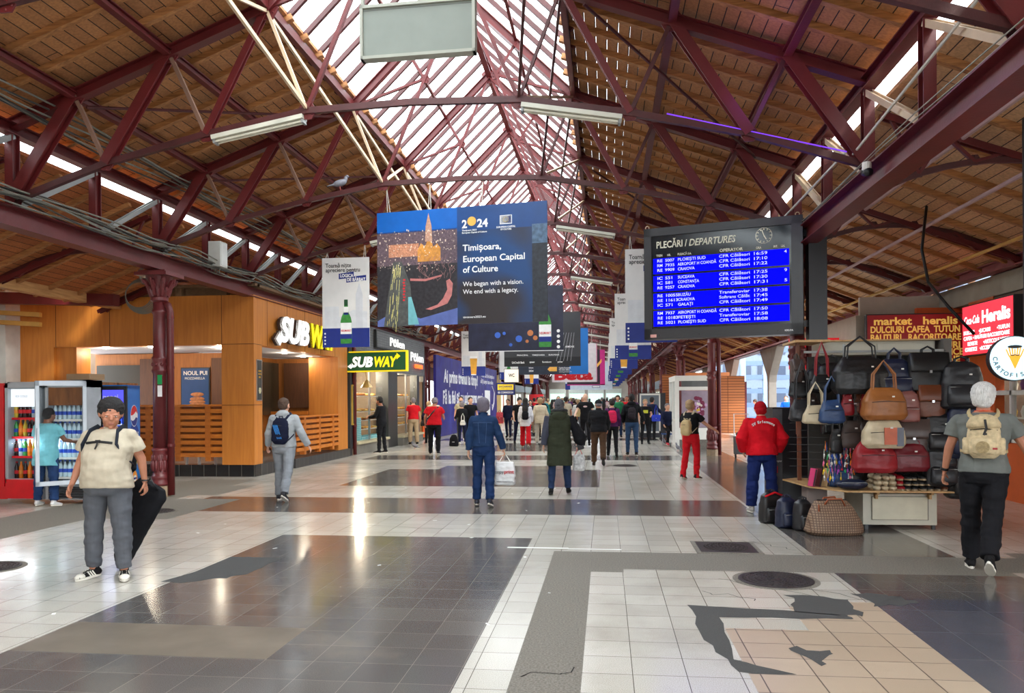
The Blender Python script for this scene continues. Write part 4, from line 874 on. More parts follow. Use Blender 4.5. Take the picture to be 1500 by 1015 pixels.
for zi, z in enumerate((.45, .78, 1.10, 1.42, 1.74)):
    for i in range(8):
        x = -6.84 + i * .085; l_ = 'water' if zi < 4 else ['white', 'blue', 'blue', 'cola', 'purple', 'red', 'white', 'white'][i]; k_ = 'bottle' if zi < 4 else 'can'
        bottle(x, fy + .14, z, k_, l_, 'blue' if zi < 4 else 'white', '%s drink %s on the %s shelf of the open cooler' % (l_ if zi == 4 else 'clear water', k_, ('lowest', 'second', 'middle', 'fourth', 'top')[zi]), 'drinks on the shelves of the open cooler', 1.1)
m_ = MB(); m_.box((-6.4, fy + .3, 2.14), (.42, .4, .1)); m_.build('cardboard_box', M('cardboard', (150, 120, 90), rough=.8), label='flattened cardboard box lying on top of the open cooler', cat='box', loc=(-6.4, fy + .3, 2.08))
# blue cola machine
PB = M('machine_blue', (14, 120, 206), rough=.3, var=.08); t = thing('vending_machine', 'bright blue cola cooler with round red white and blue emblem on its side', 'fridge', (-6.5, 13.2, 0), .28)
px0, px1, py0 = -.37, .27, -.05; Lx = lambda q: q
m_ = MB(); m_.b2((px0, .0, .05), (px0 + .04, .72, 2.02)); m_.b2((px1 - .04, 0, .05), (px1, .72, 2.02)); m_.b2((px0, 0, 1.95), (px1, .72, 2.02)); m_.b2((px0, .68, .05), (px1, .72, 2.02)); m_.b2((px0, 0, .05), (px1, .72, .3)); m_.build('body', PB, t)
m_ = MB(); m_.b2((px0, -.06, .25), (px0 + .05, 0, 2.0)); m_.b2((px1 - .05, -.06, .25), (px1, 0, 2.0)); m_.b2((px0, -.06, 1.93), (px1, 0, 2.0)); m_.b2((px0, -.06, .25), (px1, 0, .33)); m_.build('door_frame', BLACK, t)
m_ = MB(); m_.b2((px0 + .05, -.05, 1.62), (px1 - .05, -.02, 1.93)); m_.build('header_panel', M('machine_header', (60, 60, 190), emit=1.2), t)
m_ = MB(); m_.text('pepsi', -.14, 1.76, .13, y=-.05, bold=.02); m_.build('lettering', WH, t)
m_ = MB(); m_.b2((px0 + .05, .55, .33), (px1 - .05, .56, 1.62)); m_.build('liner', M('machine_liner', (40, 70, 170)), t)
for z in (.4, .7, 1.0, 1.3): m_ = MB(); m_.b2((px0 + .05, .05, z - .015), (px1 - .05, .5, z)); m_.build('shelf', WHITE, t)
m_ = MB(); m_.add([(px0 + .05, -.03, .33), (px1 - .05, -.03, .33), (px1 - .05, -.03, 1.62), (px0 + .05, -.03, 1.62)], [(0, 1, 2, 3)]); m_.build('door_glass', DG, t)
for zi, z in enumerate((.4, .7, 1.0, 1.3)):
    for i in range(6): bottle(-6.5 + math.cos(.28) * (px0 + .11 + i * .085) - math.sin(.28) * .12, 13.2 + math.sin(.28) * (px0 + .11 + i * .085) + math.cos(.28) * .12, z, 'bottle', ['blue', 'cola', 'orange', 'blue', 'cola', 'blue'][i], 'blue', '%s drink bottle on the %s shelf of the blue machine' % (['blue', 'cola', 'orange', 'blue', 'cola', 'blue'][i], ('lowest', 'second', 'third', 'top')[zi]), 'bottles inside the blue machine')
led(t, -6.55, 13.4, 1.6, .4, .1, 5, rot=(0, 0, 0))
TS_ = Matrix.Translation((px1 + .001, 0, 0)) @ RX
def globe(m_r, m_w, m_b, T_, x, z, r):
    n = 20
    top = [(x + r * math.cos(a), z + r * math.sin(a)) for a in [PI * .06 + (PI * .98 - PI * .06) * k / n for k in range(n + 1)]] + [(x - r * .6, z + .05 * r), (x, z + .2 * r), (x + r * .5, z + .45 * r)]
    bot = [(x + r * math.cos(a), z + r * math.sin(a)) for a in [PI * 1.12 + PI * .80 * k / n for k in range(n + 1)]] + [(x + r * .55, z - .15 * r), (x, z - .42 * r), (x - r * .5, z - .5 * r)]
    m_w.disc(x, z, r * 1.07, .002, T_); m_r.prism(top, .004, T_); m_b.prism(bot[::-1], .004, T_)
a_, b_, c_ = MB(), MB(), MB(); globe(a_, b_, c_, TS_, .36, 1.45, .19); a_.build('emblem_red', RD_, t); b_.build('emblem_white', WH, t); c_.build('emblem_blue', BLU, t)
m_ = MB(); m_.text('pepsi', .15, 1.02, .19, TS_, w_=.44, bold=.03); m_.build('side_lettering', WH, t)
m_ = MB(); m_.disc(.36, 1.0, .31, .001, TS_); m_.build('side_roundel', M('deep_blue_roundel', (10, 60, 150)), t)
for z, c1_, c2_, s_ in ((.62, (246, 206, 60), (226, 120, 30), 'LIPTON'), (.28, (244, 150, 40), (250, 240, 230), 'PRIGAT')):
    m_ = MB(); m_.disc(.38, z, .14, .003, TS_); m_.build('round_badge', M('badge_%d' % (z * 100), c1_), t); m_ = MB(); m_.disc(.38, z, .09, .005, TS_, rz=.06); m_.build('round_badge', M('badge2_%d' % (z * 100), c2_), t)
    m_ = MB(); m_.text(s_, .38, z - .02, .05, TS_ @ Matrix.Translation((0, -.006, 0)), align='CENTER', bold=.03); m_.build('badge_lettering', BLU if z < .5 else RD_, t)
m_ = MB(); m_.b2((-7.45, 14.6, .05), (-7.33, 15.3, 2.1)); m_.b2((-8.1, 14.65, 2.0), (-7.33, 13.9, 2.1)); m_.build('cabinet', wood('cooler_wood_band', (150, 92, 40), (104, 58, 24), (3, 3, .5)), label='wood-grain cabinet side standing between the cooler and the blue machine', cat='cabinet', loc=(-7, 13.6, 0))
# stickers on the column
t = thing('column_sticker', 'green exit sticker above a white one on the maroon column', 'sticker', (-5.42, 13.0, 2.0)); m_ = MB(); m_.prism([(0, 0), (.085, 0), (.085, .17), (0, .17)], .004, Matrix.Translation((-5.52, 13.055, 2.02))); m_.build('green_sticker', M('exit_green', (20, 150, 80)), t, True)
m_ = MB(); m_.prism([(0, 0), (.085, 0), (.085, .2), (0, .2)], .004, Matrix.Translation((-5.52, 13.055, 1.8))); m_.build('white_sticker', WH, t, True)
# ---------------------------------------------------------------- hanging banners
def hang_panel(name, label, x0, y0, x1, y1, z0, z1, mat, cat='banner', group=None, th=.012, ztie=5.4, hx=(.12, .5, .88), zl=None):
    """flat hanging sheet from (x0,y0) to (x1,y1); local x runs along it, face towards the camera"""
    L_ = math.hypot(x1 - x0, y1 - y0); rz = math.atan2(y1 - y0, x1 - x0)
    t_ = thing(name, label, cat, (x0, y0, z0), rz, group); H_ = z1 - z0
    m_ = MB(); m_.prism([(0, 0), (L_, 0), (L_, H_), (0, H_)], th, Matrix.Translation((0, th, 0))); m_.build('sheet', mat, t_)
    m_ = MB()
    for u in hx:
        wx = x0 + (x1 - x0) * u; wy = y0 + (y1 - y0) * u; ax = abs(wx); zt = 5.47 if ax < 1.38 else (5.46 - (ax - 1.38) * .174 if ax < 2.76 else 5.22 - (ax - 2.76) * .225)
        ky = YK(round((wy - Y0) / S)) - wy + .01
        for e_ in (-.02, .03): m_.tube([(L_ * u + e_, .01, H_), (L_ * u, ky, zt - .03 - z0)], .006, 4)
    m_.build('cord', M('pale_cord', (200, 196, 186)), t_)
    return t_, L_, H_
def flat(t_, name, mat, polys, y=-.002, d=.002):
    m_ = MB()
    for p in polys: m_.prism(p, d, Matrix.Translation((0, y + d, 0)))
    return m_.build(name, mat, t_)
def R_(a, b_, c, d): return [(a, b_), (c, b_), (c, d), (a, d)]
def ltext(t_, lines, mat, y=-.004, name='lettering'):
    for s_, x, z, sz, wd, bd in lines: m_ = MB(); m_.text(s_, x, z, sz, w_=wd, y=y, bold=bd, ext=.001); m_.build(name, mat, t_)
def sweep_mat():
    m, nt, b = nodes('print_soft_sweep'); L = nt.links; tc = nd(nt, 'ShaderNodeTexCoord'); mp = nd(nt, 'ShaderNodeMapping'); mp.inputs['Rotation'].default_value = (0, -.75, 0); mp.inputs['Location'].default_value = (0, 0, -.05); L.new(tc.outputs['Object'], mp.inputs[0])
    nz = nd(nt, 'ShaderNodeTexNoise'); nz.inputs['Scale'].default_value = 1.1; nz.inputs['Detail'].default_value = 1; L.new(mp.outputs[0], nz.inputs['Vector']); cr = nd(nt, 'ShaderNodeValToRGB'); e = cr.color_ramp.elements
    e[0].position = .42; e[0].color = (*lin((46, 40, 42)), 1); e[1].position = .62; e[1].color = (*lin((24, 66, 116)), 1); L.new(nz.outputs[0], cr.inputs[0]); L.new(cr.outputs[0], b.inputs['Base Color']); b.inputs['Roughness'].default_value = .4; return m
# city poster
t, L_, H_ = hang_panel('city_poster', 'large hanging poster of a city at dusk with white capital of culture text', -1.52, 13.25, 1.50, 12.8, 2.99, 4.98, M('poster_night_grey', (44, 42, 48), rough=.4, var=.3, scale=1.5, stretch=(3, 1, .4)), 'poster', ztie=5.42, hx=(.07, .32, .62))
xm = .485 * L_
flat(t, 'sky_print', M('print_dusk_blue', (14, 92, 176), rough=.4), [R_(0, 1.62, xm, H_)])
flat(t, 'sky_print', M('print_dusk_blue_dark', (22, 66, 124), rough=.4), [R_(xm, 1.55, L_, H_)], y=-.001)
flat(t, 'city_print', M('print_city', (92, 76, 84), rough=.4, var=.9, scale=26), [R_(0, .98, xm, 1.64)])
flat(t, 'park_print', M('print_park', (46, 44, 48), rough=.4, var=.8, scale=18), [R_(0, .0, xm, 1.05)], y=-.003)
flat(t, 'park_print', M('print_mist', (96, 112, 176), rough=.4, var=.4, scale=4), [[(.0, 0), (xm, 0), (xm, .28), (.8, .12), (.4, .3), (0, .1)]], y=-.0045)
random.seed(5); W1 = M('print_warm', (236, 140, 64), rough=.5, var=.5, scale=16, emit=0)
flat(t, 'palace_print', M('print_pink_stone', (206, 134, 104), rough=.5, var=.6, scale=30), [R_(.22, 1.2, .78, 1.42)], y=-.005)
flat(t, 'cathedral_print', W1, [[(.76, 1.1), (1.18, 1.1), (1.18, 1.32), (1.12, 1.4), (1.05, 1.34), (1.0, 1.5), (.96, 1.5), (.9, 1.36), (.82, 1.42), (.76, 1.3)]], y=-.006)
flat(t, 'tower_print', M('print_tower', (186, 142, 120), var=.4, scale=30), [[(.90, 1.44), (1.03, 1.44), (1.02, 1.7), (.985, 1.84), (.965, 1.93), (.945, 1.84), (.91, 1.7)]], y=-.0065)
rd = [(.30, 1.12), (.46, 1.12), (.62, .72), (.66, .2), (.7, 0), (.12, 0), (.2, .5)]
flat(t, 'road_print', M('print_road', (84, 86, 84), rough=.5, var=.5, scale=14), [rd], y=-.007)
m_ = MB()
for q in range(46):
    u = random.random(); z = .05 + 1.02 * random.random(); k = z / 1.1; x = .18 + k * .13 + u * (.2 - .06 * k); m_.bar((x, -.009, z), (x - .012, -.009, z - random.uniform(.06, .2)), .006, .002, (0, 1, 0))
m_.build('headlight_trail_print', M('print_trail_yellow', (236, 226, 140)), t)
m_ = MB()
for q in range(8): z = .45 + .05 * q; m_.box((.5 + .01 * (q % 2), -.009, z), (.04, .002, .03))
m_.build('tail_light_print', M('print_trail_red', (214, 40, 50)), t)
flat(t, 'path_print', M('print_path_pink', (196, 120, 116), var=.3, scale=12), [[(.62, .82), (.9, .8), (1.2, .86), (1.2, .83), (.9, .76), (.62, .78)], [(1.12, .35), (1.22, .45), (1.3, .6), (1.28, .75), (1.34, .78), (1.40, .7), (1.38, .5), (1.3, .36), (1.0, .26), (.9, .28)]], y=-.008)
flat(t, 'tram_print', M('print_tram', (120, 190, 196), var=.3), [[(.58, .5), (.64, .5), (.78, .02), (.58, .02)]], y=-.009)
m_ = MB()
for q in range(200): x = random.uniform(.02, xm - .02); z = random.uniform(.95, 1.66); s_ = random.uniform(.006, .02); m_.box((x, -.0075, z), (s_, .001, s_ * random.uniform(.5, 2)))
m_.build('city_light_print', M('print_city_light', (226, 206, 186)), t, kind='stuff')
m_ = MB()
for q in range(60): x = random.uniform(.75, 1.4); z = random.uniform(.75, 1.15); a = random.uniform(.6, 2.5); m_.bar((x, -.0085, z), (x + .09 * math.cos(a), -.0085, z + .09 * math.sin(a)), .004, .001, (0, 1, 0))
m_.build('branch_print', M('print_branch', (176, 130, 126)), t, kind='stuff')
flat(t, 'night_strip', M('print_night_right', (36, 40, 48), var=.9, scale=16), [R_(.915 * L_, 0, L_, 1.3)], y=-.002)
flat(t, 'night_strip', M('print_night_right_top', (80, 104, 130), var=.7, scale=16), [R_(.915 * L_, 1.3, L_, 1.62)], y=-.003)
flat(t, 'dark_field', M('print_fade', (48, 40, 40), rough=.4, var=.3, scale=2, stretch=(8, 1, .3)), [R_(xm, 0, .915 * L_, 1.58)], y=-.002)
m2 = MB(); m2.prism(R_(xm, 0, .915 * L_, 1.58), .001, Matrix.Translation((0, -.003, 0))); m2.build('blue_sweep', sweep_mat(), t)
ltext(t, [('Timișoara,', 1.58, 1.24, .15, .68, .018), ('European Capital', 1.58, 1.05, .15, 1.08, .018), ('of Culture', 1.58, .87, .15, .62, .018), ('We began with a vision.', 1.58, .64, .11, 1.06, .006), ('We end with a legacy.', 1.58, .51, .11, .97, .006), ('timisoara2023.eu', 1.58, .10, .05, .4, .01),
          ('2', 1.57, 1.63, .19, .09, .03), ('24', 1.84, 1.63, .19, .19, .03), ('Timișoara 2023', 1.57, 1.575, .035, .26, .02), ('European Capital of Culture', 1.57, 1.535, .035, .44, .02), ('EUROPEAN CAPITAL', 2.18, 1.59, .04, .33, .02), ('OF CULTURE', 2.25, 1.55, .04, .19, .02)], WH)
m_ = MB(); m_.disc(1.745, 1.735, .078, .002, Matrix.Translation((0, -.004, 0))); m_.build('sun_print', M('print_amber', (244, 178, 80)), t)
flat(t, 'flag_print', BLU, [R_(2.25, 1.66, 2.44, 1.79)], y=-.003); m_ = MB()
for q in range(12): m_.disc(2.345 + .04 * math.cos(q * PI / 6), 1.725 + .04 * math.sin(q * PI / 6), .006, .001, Matrix.Translation((0, -.006, 0)), n=6)
m_.build('star_print', YE, t); m_ = MB(); m_.prism(R_(2.24, 1.65, 2.45, 1.80), .001, Matrix.Translation((0, -.002, 0))); m_.build('flag_edge', WH, t)
# beer banners
def bottle_print(t_, x, z, s_, glass_=False):
    if glass_:
        flat(t_, 'beer_glass_print', M('print_beer', (226, 164, 60), var=.2), [[(x - .1 * s_, z), (x + .1 * s_, z), (x + .14 * s_, z + .6 * s_), (x - .14 * s_, z + .6 * s_)]], y=-.006); flat(t_, 'foam_print', WH, [R_(x - .145 * s_, z + .6 * s_, x + .145 * s_, z + .68 * s_), R_(x - .1 * s_, z - .04 * s_, x + .1 * s_, z)], y=-.006); return
    G1 = M('print_bottle_green', (60, 140, 60), rough=.4, var=.4, scale=12)
    pts = [(.14, 0), (.145, .04), (.145, .55), (.12, .66), (.065, .78), (.05, .9), (.045, 1.02), (.05, 1.04)]
    flat(t_, 'bottle_print', G1, [[(x + a * s_, z + b_ * s_) for a, b_ in pts] + [(x - a * s_, z + b_ * s_) for a, b_ in pts[::-1]]], y=-.004)
    flat(t_, 'bottle_neck_print', M('print_bottle_dark', (24, 74, 40)), [R_(x - .048 * s_, z + .95 * s_, x + .048 * s_, z + 1.1 * s_)], y=-.006)
    flat(t_, 'bottle_label_print', WH, [R_(x - .142 * s_, z + .24 * s_, x + .142 * s_, z + .52 * s_), R_(x - .06 * s_, z + .76 * s_, x + .06 * s_, z + .92 * s_)], y=-.006)
    flat(t_, 'bottle_label_blue', BLU, [R_(x - .142 * s_, z + .12 * s_, x + .142 * s_, z + .24 * s_), R_(x - .058 * s_, z + .72 * s_, x + .058 * s_, z + .78 * s_)], y=-.006)
    ltext(t_, [('NEUMARKT', x - .135 * s_, z + .30 * s_, .07 * s_, .27 * s_, .02)], RD_, y=-.007)
def beer(label, x, y, z, glass_=False, full=True, rz=0, group='white and blue beer banners'):
    Wd, Hh = 1.07, 1.97; t_, L_, H_ = hang_panel('beer_banner', label, x, y, x + Wd * math.cos(rz), y + Wd * math.sin(rz), z, z + Hh, M('banner_white', (224, 222, 220), rough=.5, var=.05), 'banner', group, ztie=5.2, hx=(.1, .9))
    flat(t_, 'blue_field', M('banner_blue', (24, 44, 128), rough=.5, var=.1), [R_(0, 0, Wd, .42)], y=-.002)
    if full:
        ltext(t_, [('Toarnă niște', .08, 1.76, .13, .58, .01), ('apreciere pentru', .08, 1.66, .13, .78, .01)], BK)
        flat(t_, 'slogan_tag', BLU, [[(.38, 1.50), (.72, 1.53), (.72, 1.66), (.38, 1.62)], [(.55, 1.42), (1.0, 1.46), (1.0, 1.58), (.55, 1.54)]], y=-.003); ltext(t_, [('LOGICA', .41, 1.54, .1, .3, .03), ('DE BĂRBAT', .57, 1.45, .1, .41, .03)], WH, y=-.006)
        flat(t_, 'tower_print', M('print_pale_tower', (206, 208, 214)), [[(.76, .42), (.92, .42), (.92, 1.15), (.84, 1.42), (.76, 1.15)]], y=-.004); flat(t_, 'skyline_print', M('print_pale_skyline', (214, 216, 220)), [[(.05, .42), (1.02, .42), (1.02, .78), (.7, .82), (.38, .66), (.38, .9), (.05, .9)]], y=-.002)
    bottle_print(t_, .54, .08, .88 if not glass_ else 1.15, glass_); m_ = MB()
    for q in range(4): m_.disc(.06, .08 + q * .075, .02, .001, Matrix.Translation((0, -.004, 0)), n=10)
    m_.build('icon_print', WH, t_); return t_
beer('white beer banner with green bottle hanging left of the city poster', -3.76, 16.55, 2.88)
beer('white beer banner half hidden behind the departure board', 2.86, 16.55, 2.88)
beer('beer banner below and left of the one behind the departure board', 2.72, YK(4), 2.88)
beer('beer banner with a filled glass hanging over the purple hoarding', -3.87, YK(7), 2.76, True)
for i, (y, g_) in enumerate(((YK(6), True), (YK(8), False), (YK(10), False), (YK(12), True), (YK(14), False), (YK(16), True), (YK(18), False))): beer('small distant beer banner with %s, %s in the right row' % ('a glass' if g_ else 'a bottle', ('third', 'fourth', 'fifth', 'sixth', 'seventh', 'eighth', 'farthest')[i]), 2.6, y, 2.86, g_, full=i < 2)
for y, g_, o_ in ((YK(10), False, 'second'), (YK(14), True, 'third')): beer('small distant beer banner, %s on the left side of the hall' % o_, -3.6, y, 2.86, g_, full=False)
# posters behind the city poster
P2 = M('poster_dark_bokeh', (34, 36, 58), rough=.35, var=.8, scale=2.5)
t, L_, H_ = hang_panel('dark_poster', 'dark hanging poster with beer bottle and white slogan behind the city poster', -1.72, YK(4), 1.18, YK(4), 3.17, 5.15, P2, 'poster')
ltext(t, [('PE GUSTUL BĂRBAȚILOR', .35, .98, .16, 1.95, .03)], WH); bottle_print(t, 2.35, .12, 1.3)
m_ = MB()
for x, z, r in ((1.55, .38, .1), (.9, .5, .09), (1.3, .2, .05), (1.1, .55, .05)): m_.disc(x, z, r, .001, Matrix.Translation((0, -.003, 0)))
m_.build('light_spot_print', M('bokeh_blue', (60, 104, 200)), t); m_ = MB()
for x, z, r in ((1.9, .55, .09), (2.05, .4, .07), (1.8, .3, .05)): m_.disc(x, z, r, .001, Matrix.Translation((0, -.003, 0)))
m_.build('light_spot_print', M('bokeh_orange', (196, 120, 70)), t); m_ = MB()
for q in range(4): m_.disc(2.75, .12 + q * .16, .05, .001, Matrix.Translation((0, -.003, 0)))
m_.build('icon_print', WH, t); flat(t, 'hem', WH, [R_(0, 0, L_, .02)], y=-.004)
t, L_, H_ = hang_panel('sponsor_poster', 'grey and black hanging poster with small white sponsor names', -1.52, YK(6), 1.48, YK(6), 3.0, 5.1, M('poster_charcoal', (58, 58, 62), rough=.4, var=.3, scale=1), 'poster')
ltext(t, [('UniCredit Bank', .3, .12, .12, .5, .02), ('sponsor', 1.0, .14, .1, .2, .02), ('Romtelecom', 1.5, .14, .09, .35, .02), ('partner', 2.1, .14, .09, .2, .02), ('PRINCIPAL', .5, .42, .07, .45, .02), ('TIMIȘOARA', 1.1, .42, .07, .5, .02), ('EUROPEAN', 1.75, .42, .07, .4, .02), ('ARMONIE', 2.4, .72, .1, .35, .02)], WH)
m_ = MB()
for q in range(5): m_.bar((2.05 + q * .14, -.004, .2), (2.35 + q * .1, -.004, 1.3), .012, .002, (0, 1, 0))
m_.build('light_ray_print', M('print_silver', (170, 172, 178)), t); flat(t, 'black_field', BK, [R_(0, 0, L_, .36)], y=-.002)
t, L_, H_ = hang_panel('blue_poster', 'dark blue gradient poster with an orange tag below the sponsor poster', -1.73, YK(8), 1.62, YK(8), 2.9, 5.1, M('poster_navy', (44, 52, 66), rough=.4, var=.2), 'poster')
flat(t, 'blue_field', M('print_sky_blue', (28, 110, 186), var=.2, scale=1), [R_(2.45, 0, L_, H_)], y=-.002); flat(t, 'tag_print', M('print_amber', (244, 178, 80)), [[(1.5, .15), (1.85, .15), (1.85, .36), (1.5, .36), (1.4, .25)]], y=-.004)
ltext(t, [('timisoara', .5, .3, .1, .22, .02), ('2024', .5, .14, .12, .22, .03), ('Capitala Europeană', 1.95, .28, .09, .55, .02), ('Noi culturi urbane', 1.95, .19, .09, .5, .02), ('www.proiect.ro', 1.95, .1, .07, .6, .01)], WH)
t, L_, H_ = hang_panel('white_poster', 'white hanging poster with big red word behind the blue poster', -.35, YK(9), 2.0, YK(9), 2.6, 4.6, M('banner_white_pink', (232, 220, 222), rough=.5), 'poster'); ltext(t, [('Beta', .1, .14, .72, 2.0, .05)], RD_)
flat(t, 'pink_edge', M('print_pink', (230, 150, 180)), [R_(L_ - .04, 0, L_, H_)], y=-.003)
t, L_, H_ = hang_panel('magenta_poster', 'dark purple hanging poster with magenta edge further down the hall', .1, YK(11), 2.4, YK(11), 2.55, 4.7, M('poster_plum', (52, 30, 46), var=.5, scale=3), 'poster'); flat(t, 'magenta_edge', M('print_magenta', (206, 40, 130)), [R_(L_ - .3, 0, L_, H_), R_(0, 0, L_, .05)], y=-.002)
flat(t, 'orange_slash', M('print_amber', (244, 178, 80)), [[(1.75, 1.2), (2.1, 1.6), (2.1, 1.4), (1.8, 1.05)]], y=-.004); ltext(t, [('concert live', .4, .25, .16, 1.0, .02)], WH)
t, L_, H_ = hang_panel('pale_poster', 'pale blue-white hanging poster with a boxed line of text far down the hall', .3, YK(13), 2.9, YK(13), 2.35, 4.3, M('poster_pale', (206, 216, 228)), 'poster'); flat(t, 'text_box', BLU, [R_(1.2, .14, 1.75, .3)], y=-.002); flat(t, 'text_box', WH, [R_(1.23, .17, 1.72, .27)], y=-.004)
t, L_, H_ = hang_panel('green_sign', 'small green hanging sign far down the hall', 2.05, YK(15), 2.6, YK(15), 2.75, 4.0, M('sign_dark_green', (20, 110, 90)), 'sign')
t, L_, H_ = hang_panel('blue_white_poster', 'small far poster with blue border at the middle of the hall', -.9, YK(16), .6, YK(16), 2.5, 3.6, M('poster_pale2', (200, 210, 224)), 'poster'); flat(t, 'blue_edge', BLU, [R_(0, 0, .4, .5), R_(1, 0, 1.5, .6)], y=-.002)
t = thing('added_glow_tube', 'added violet tube for the glow along the right end of the nearest truss chord', 'lamp', (4.0, YK(0) - .02, 5.1)); m_ = MB(); m_.tube([(3.2, YK(0) - .03, 5.18), (5.3, YK(0) - .03, 4.62)], .009, 8); m_.build('tube', M('violet_added_glow', (120, 60, 230), emit=.5), t, True)  # tube and point light added for a violet glow; no lamp hangs here
l = bpy.data.lights.new('added_violet_light', 'POINT'); l.energy = 4; l.color = (.45, .15, 1); l.shadow_soft_size = .3; q = bpy.data.objects.new('added_violet_light', l); C.objects.link(q); q.parent = t; q.location = (.3, -.35, .3)
# blank grey sign overhead
t = thing('blank_sign', 'blank grey rectangular sign panel hanging at the top of the picture', 'sign', (.44, 6.24, 4.52), -.03)
m_ = MB(); m_.prism(R_(.02, .02, .95, .42), .05, Matrix.Translation((0, .06, 0))); m_.build('panel', M('pale_grey_sign', (128, 134, 126), rough=.6, var=.06), t)
m_ = MB(); m_.b2((0, -.01, 0), (.97, .08, .025)); m_.b2((0, -.01, .42), (.97, .08, .445)); m_.b2((0, -.01, 0), (.025, .08, .445)); m_.b2((.945, -.01, 0), (.97, .08, .445)); m_.build('frame', M('sign_frame_pale', (160, 160, 148)), t)
m_ = MB(); m_.b2((0, .02, .44), (.025, .05, .96)); m_.b2((.945, .02, .44), (.97, .05, .96)); m_.build('hanger', M('sign_frame_pale', (160, 160, 148)), t)
m_ = MB(); m_.b2((.02, .009, .40), (.95, .0095, .405))
for q in range(0): m_.b2((.3 + .03 * q, -.012 + .02, .05 + .12 * random.random()), (.253 + .03 * q, .0095, .08 + .14 * random.random()))
m_.build('dirt_streak', M('dark_streak', (90, 92, 86)), t)
# ---------------------------------------------------------------- departure board
bx0, by0, bx1, by1 = 3.09, 13.1, 5.46, 12.4; L_ = math.hypot(bx1 - bx0, by1 - by0); rz = math.atan2(by1 - by0, bx1 - bx0)
t = thing('departure_board', 'large black departures board with four bright blue panels of train times', 'board', (bx0, by0, 2.68), rz); H_ = 1.83
m_ = MB(); m_.b2((0, 0, 0), (L_, .3, H_)); m_.build('case', M('board_case', (30, 30, 34), rough=.35), t)
m_ = MB()
for a, b_, c, d in ((0, 0, L_, .17), (0, H_ - .13, L_, H_), (0, 0, .12, H_), (L_ - .17, 0, L_, H_)): m_.b2((a, -.03, b_), (c, 0, d))
m_.build('bezel', M('board_bezel', (38, 38, 42), rough=.3), t)
m_ = MB(); m_.b2((.12, -.004, .17), (L_ - .17, 0, H_ - .13)); m_.build('glass_front', M('board_glass', (14, 26, 34), rough=.12), t)
BSC = M('screen_blue', (2, 4, 150), emit=.62, ecol=(0, 0, 255), rough=.6, spec=.05); rowsd = [[('RE', '5007', 'PLOIEȘTI SUD', 'CFR Călători', '16:59', '4'), ('RM', '7935', 'AEROPORT H COANDĂ', 'CFR Călători', '17:10', ''), ('RE', '9909', 'CRAIOVA', 'CFR Călători', '17:22', '')],
    [('IC', '551', 'SUCEAVA', 'CFR Călători', '17:25', '9'), ('IC', '581', 'CONSTANȚA', 'CFR Călători', '17:30', ''), ('RE', '9257', 'CRAIOVA', 'CFR Călători', '17:31', '5')],
    [('RE', '10055', 'BUZĂU', 'Transferoviar', '17:38', ''), ('RE', '11613', 'CRAIOVA', 'Softrans Călăt', '17:45', ''), ('IC', '571', 'GALAȚI', 'CFR Călători', '17:49', '')],
    [('RM', '7937', 'AEROPORT H COANDĂ', 'CFR Călători', '17:50', ''), ('RE', '10183', 'FETEȘTI', 'Transferoviar', '17:58', ''), ('RE', '5021', 'PLOIEȘTI SUD', 'CFR Călători', '18:08', '')]]
SW = M('screen_white', (200, 206, 225), emit=.35); xa, xb = .15, L_ - .2; CW = xb - xa
for pi2, rws in enumerate(rowsd):
    zt = H_ - .50 - pi2 * .288; m_ = MB(); m_.b2((xa, -.012, zt - .255), (xb, -.004, zt)); o = m_.build('screen', BSC, t)
    for ri, (a, b_, c, d, e, f) in enumerate(rws):
        z = zt - .075 - ri * .078; m_ = MB()
        for s_, u, wd in ((a, .03, .085), (b_, .092, .038 * len(b_)), (c, .19, .0345 * len(c) + .03), (d, .50, .47), (e, .745, .2), (f, .965, .04)):
            if s_: m_.text(s_, xa + CW * u, z + .012, .066, w_=wd, y=-.012, ext=.0008, bold=.008)
        m_.build('screen_text', SW, o)
m_ = MB(); m_.text('PLECĂRI /', .2, 1.50, .155, w_=.5, y=-.005, bold=.02, ext=.001); m_.text('DEPARTURES', .73, 1.50, .155, w_=.74, y=-.005, bold=.015, shear=.25, ext=.001)
for s_, x, wd in (('TREN', .2, .1), ('NR.', .38, .06), ('PLEACĂ LA', .55, .22), ('ORA', 1.78, .08), ('INT.', 2.04, .06), ('LIN.', 2.15, .06)): m_.text(s_, x, 1.36, .05, w_=wd, y=-.005, bold=.02, ext=.001)
m_.text('OPERATOR', 1.22, 1.36, .065, w_=.36, y=-.005, bold=.03, ext=.001); m_.build('heading', M('board_cream', (226, 220, 200)), t)
ck = MB(); cxx, czz = 1.9, 1.56; ck.T = Matrix.Translation((cxx, -.01, czz))
for q in range(12): a = q * PI / 6; ck.bar((.088 * math.sin(a), 0, .088 * math.cos(a)), (.115 * math.sin(a), 0, .115 * math.cos(a)), .012, .003, (0, 1, 0))
for a, l, w_ in ((-.32, .1, .012), (2.60, .07, .016)): ck.bar((0, -.002, 0), (l * math.sin(a), -.002, l * math.cos(a)), w_, .003, (0, 1, 0))
for q in range(24): a = q * PI / 12; b_ = (q + 1) * PI / 12; ck.bar((.122 * math.sin(a), 0, .122 * math.cos(a)), (.122 * math.sin(b_), 0, .122 * math.cos(b_)), .006, .003, (0, 1, 0))
ck.build('clock_face', M('board_cream', (226, 220, 200)), t)
m_ = MB()
for x in (.25, .9, 1.55, 2.1): m_.disc(x, .06, .014, .003, Matrix.Translation((0, -.03, 0)), n=8)
m_.build('screw', BLACK, t); m_ = MB(); m_.b2((.1, -.033, .03), (.2, -.03, .08)); m_.build('maker_plate', M('pink_plate', (206, 150, 140)), t)
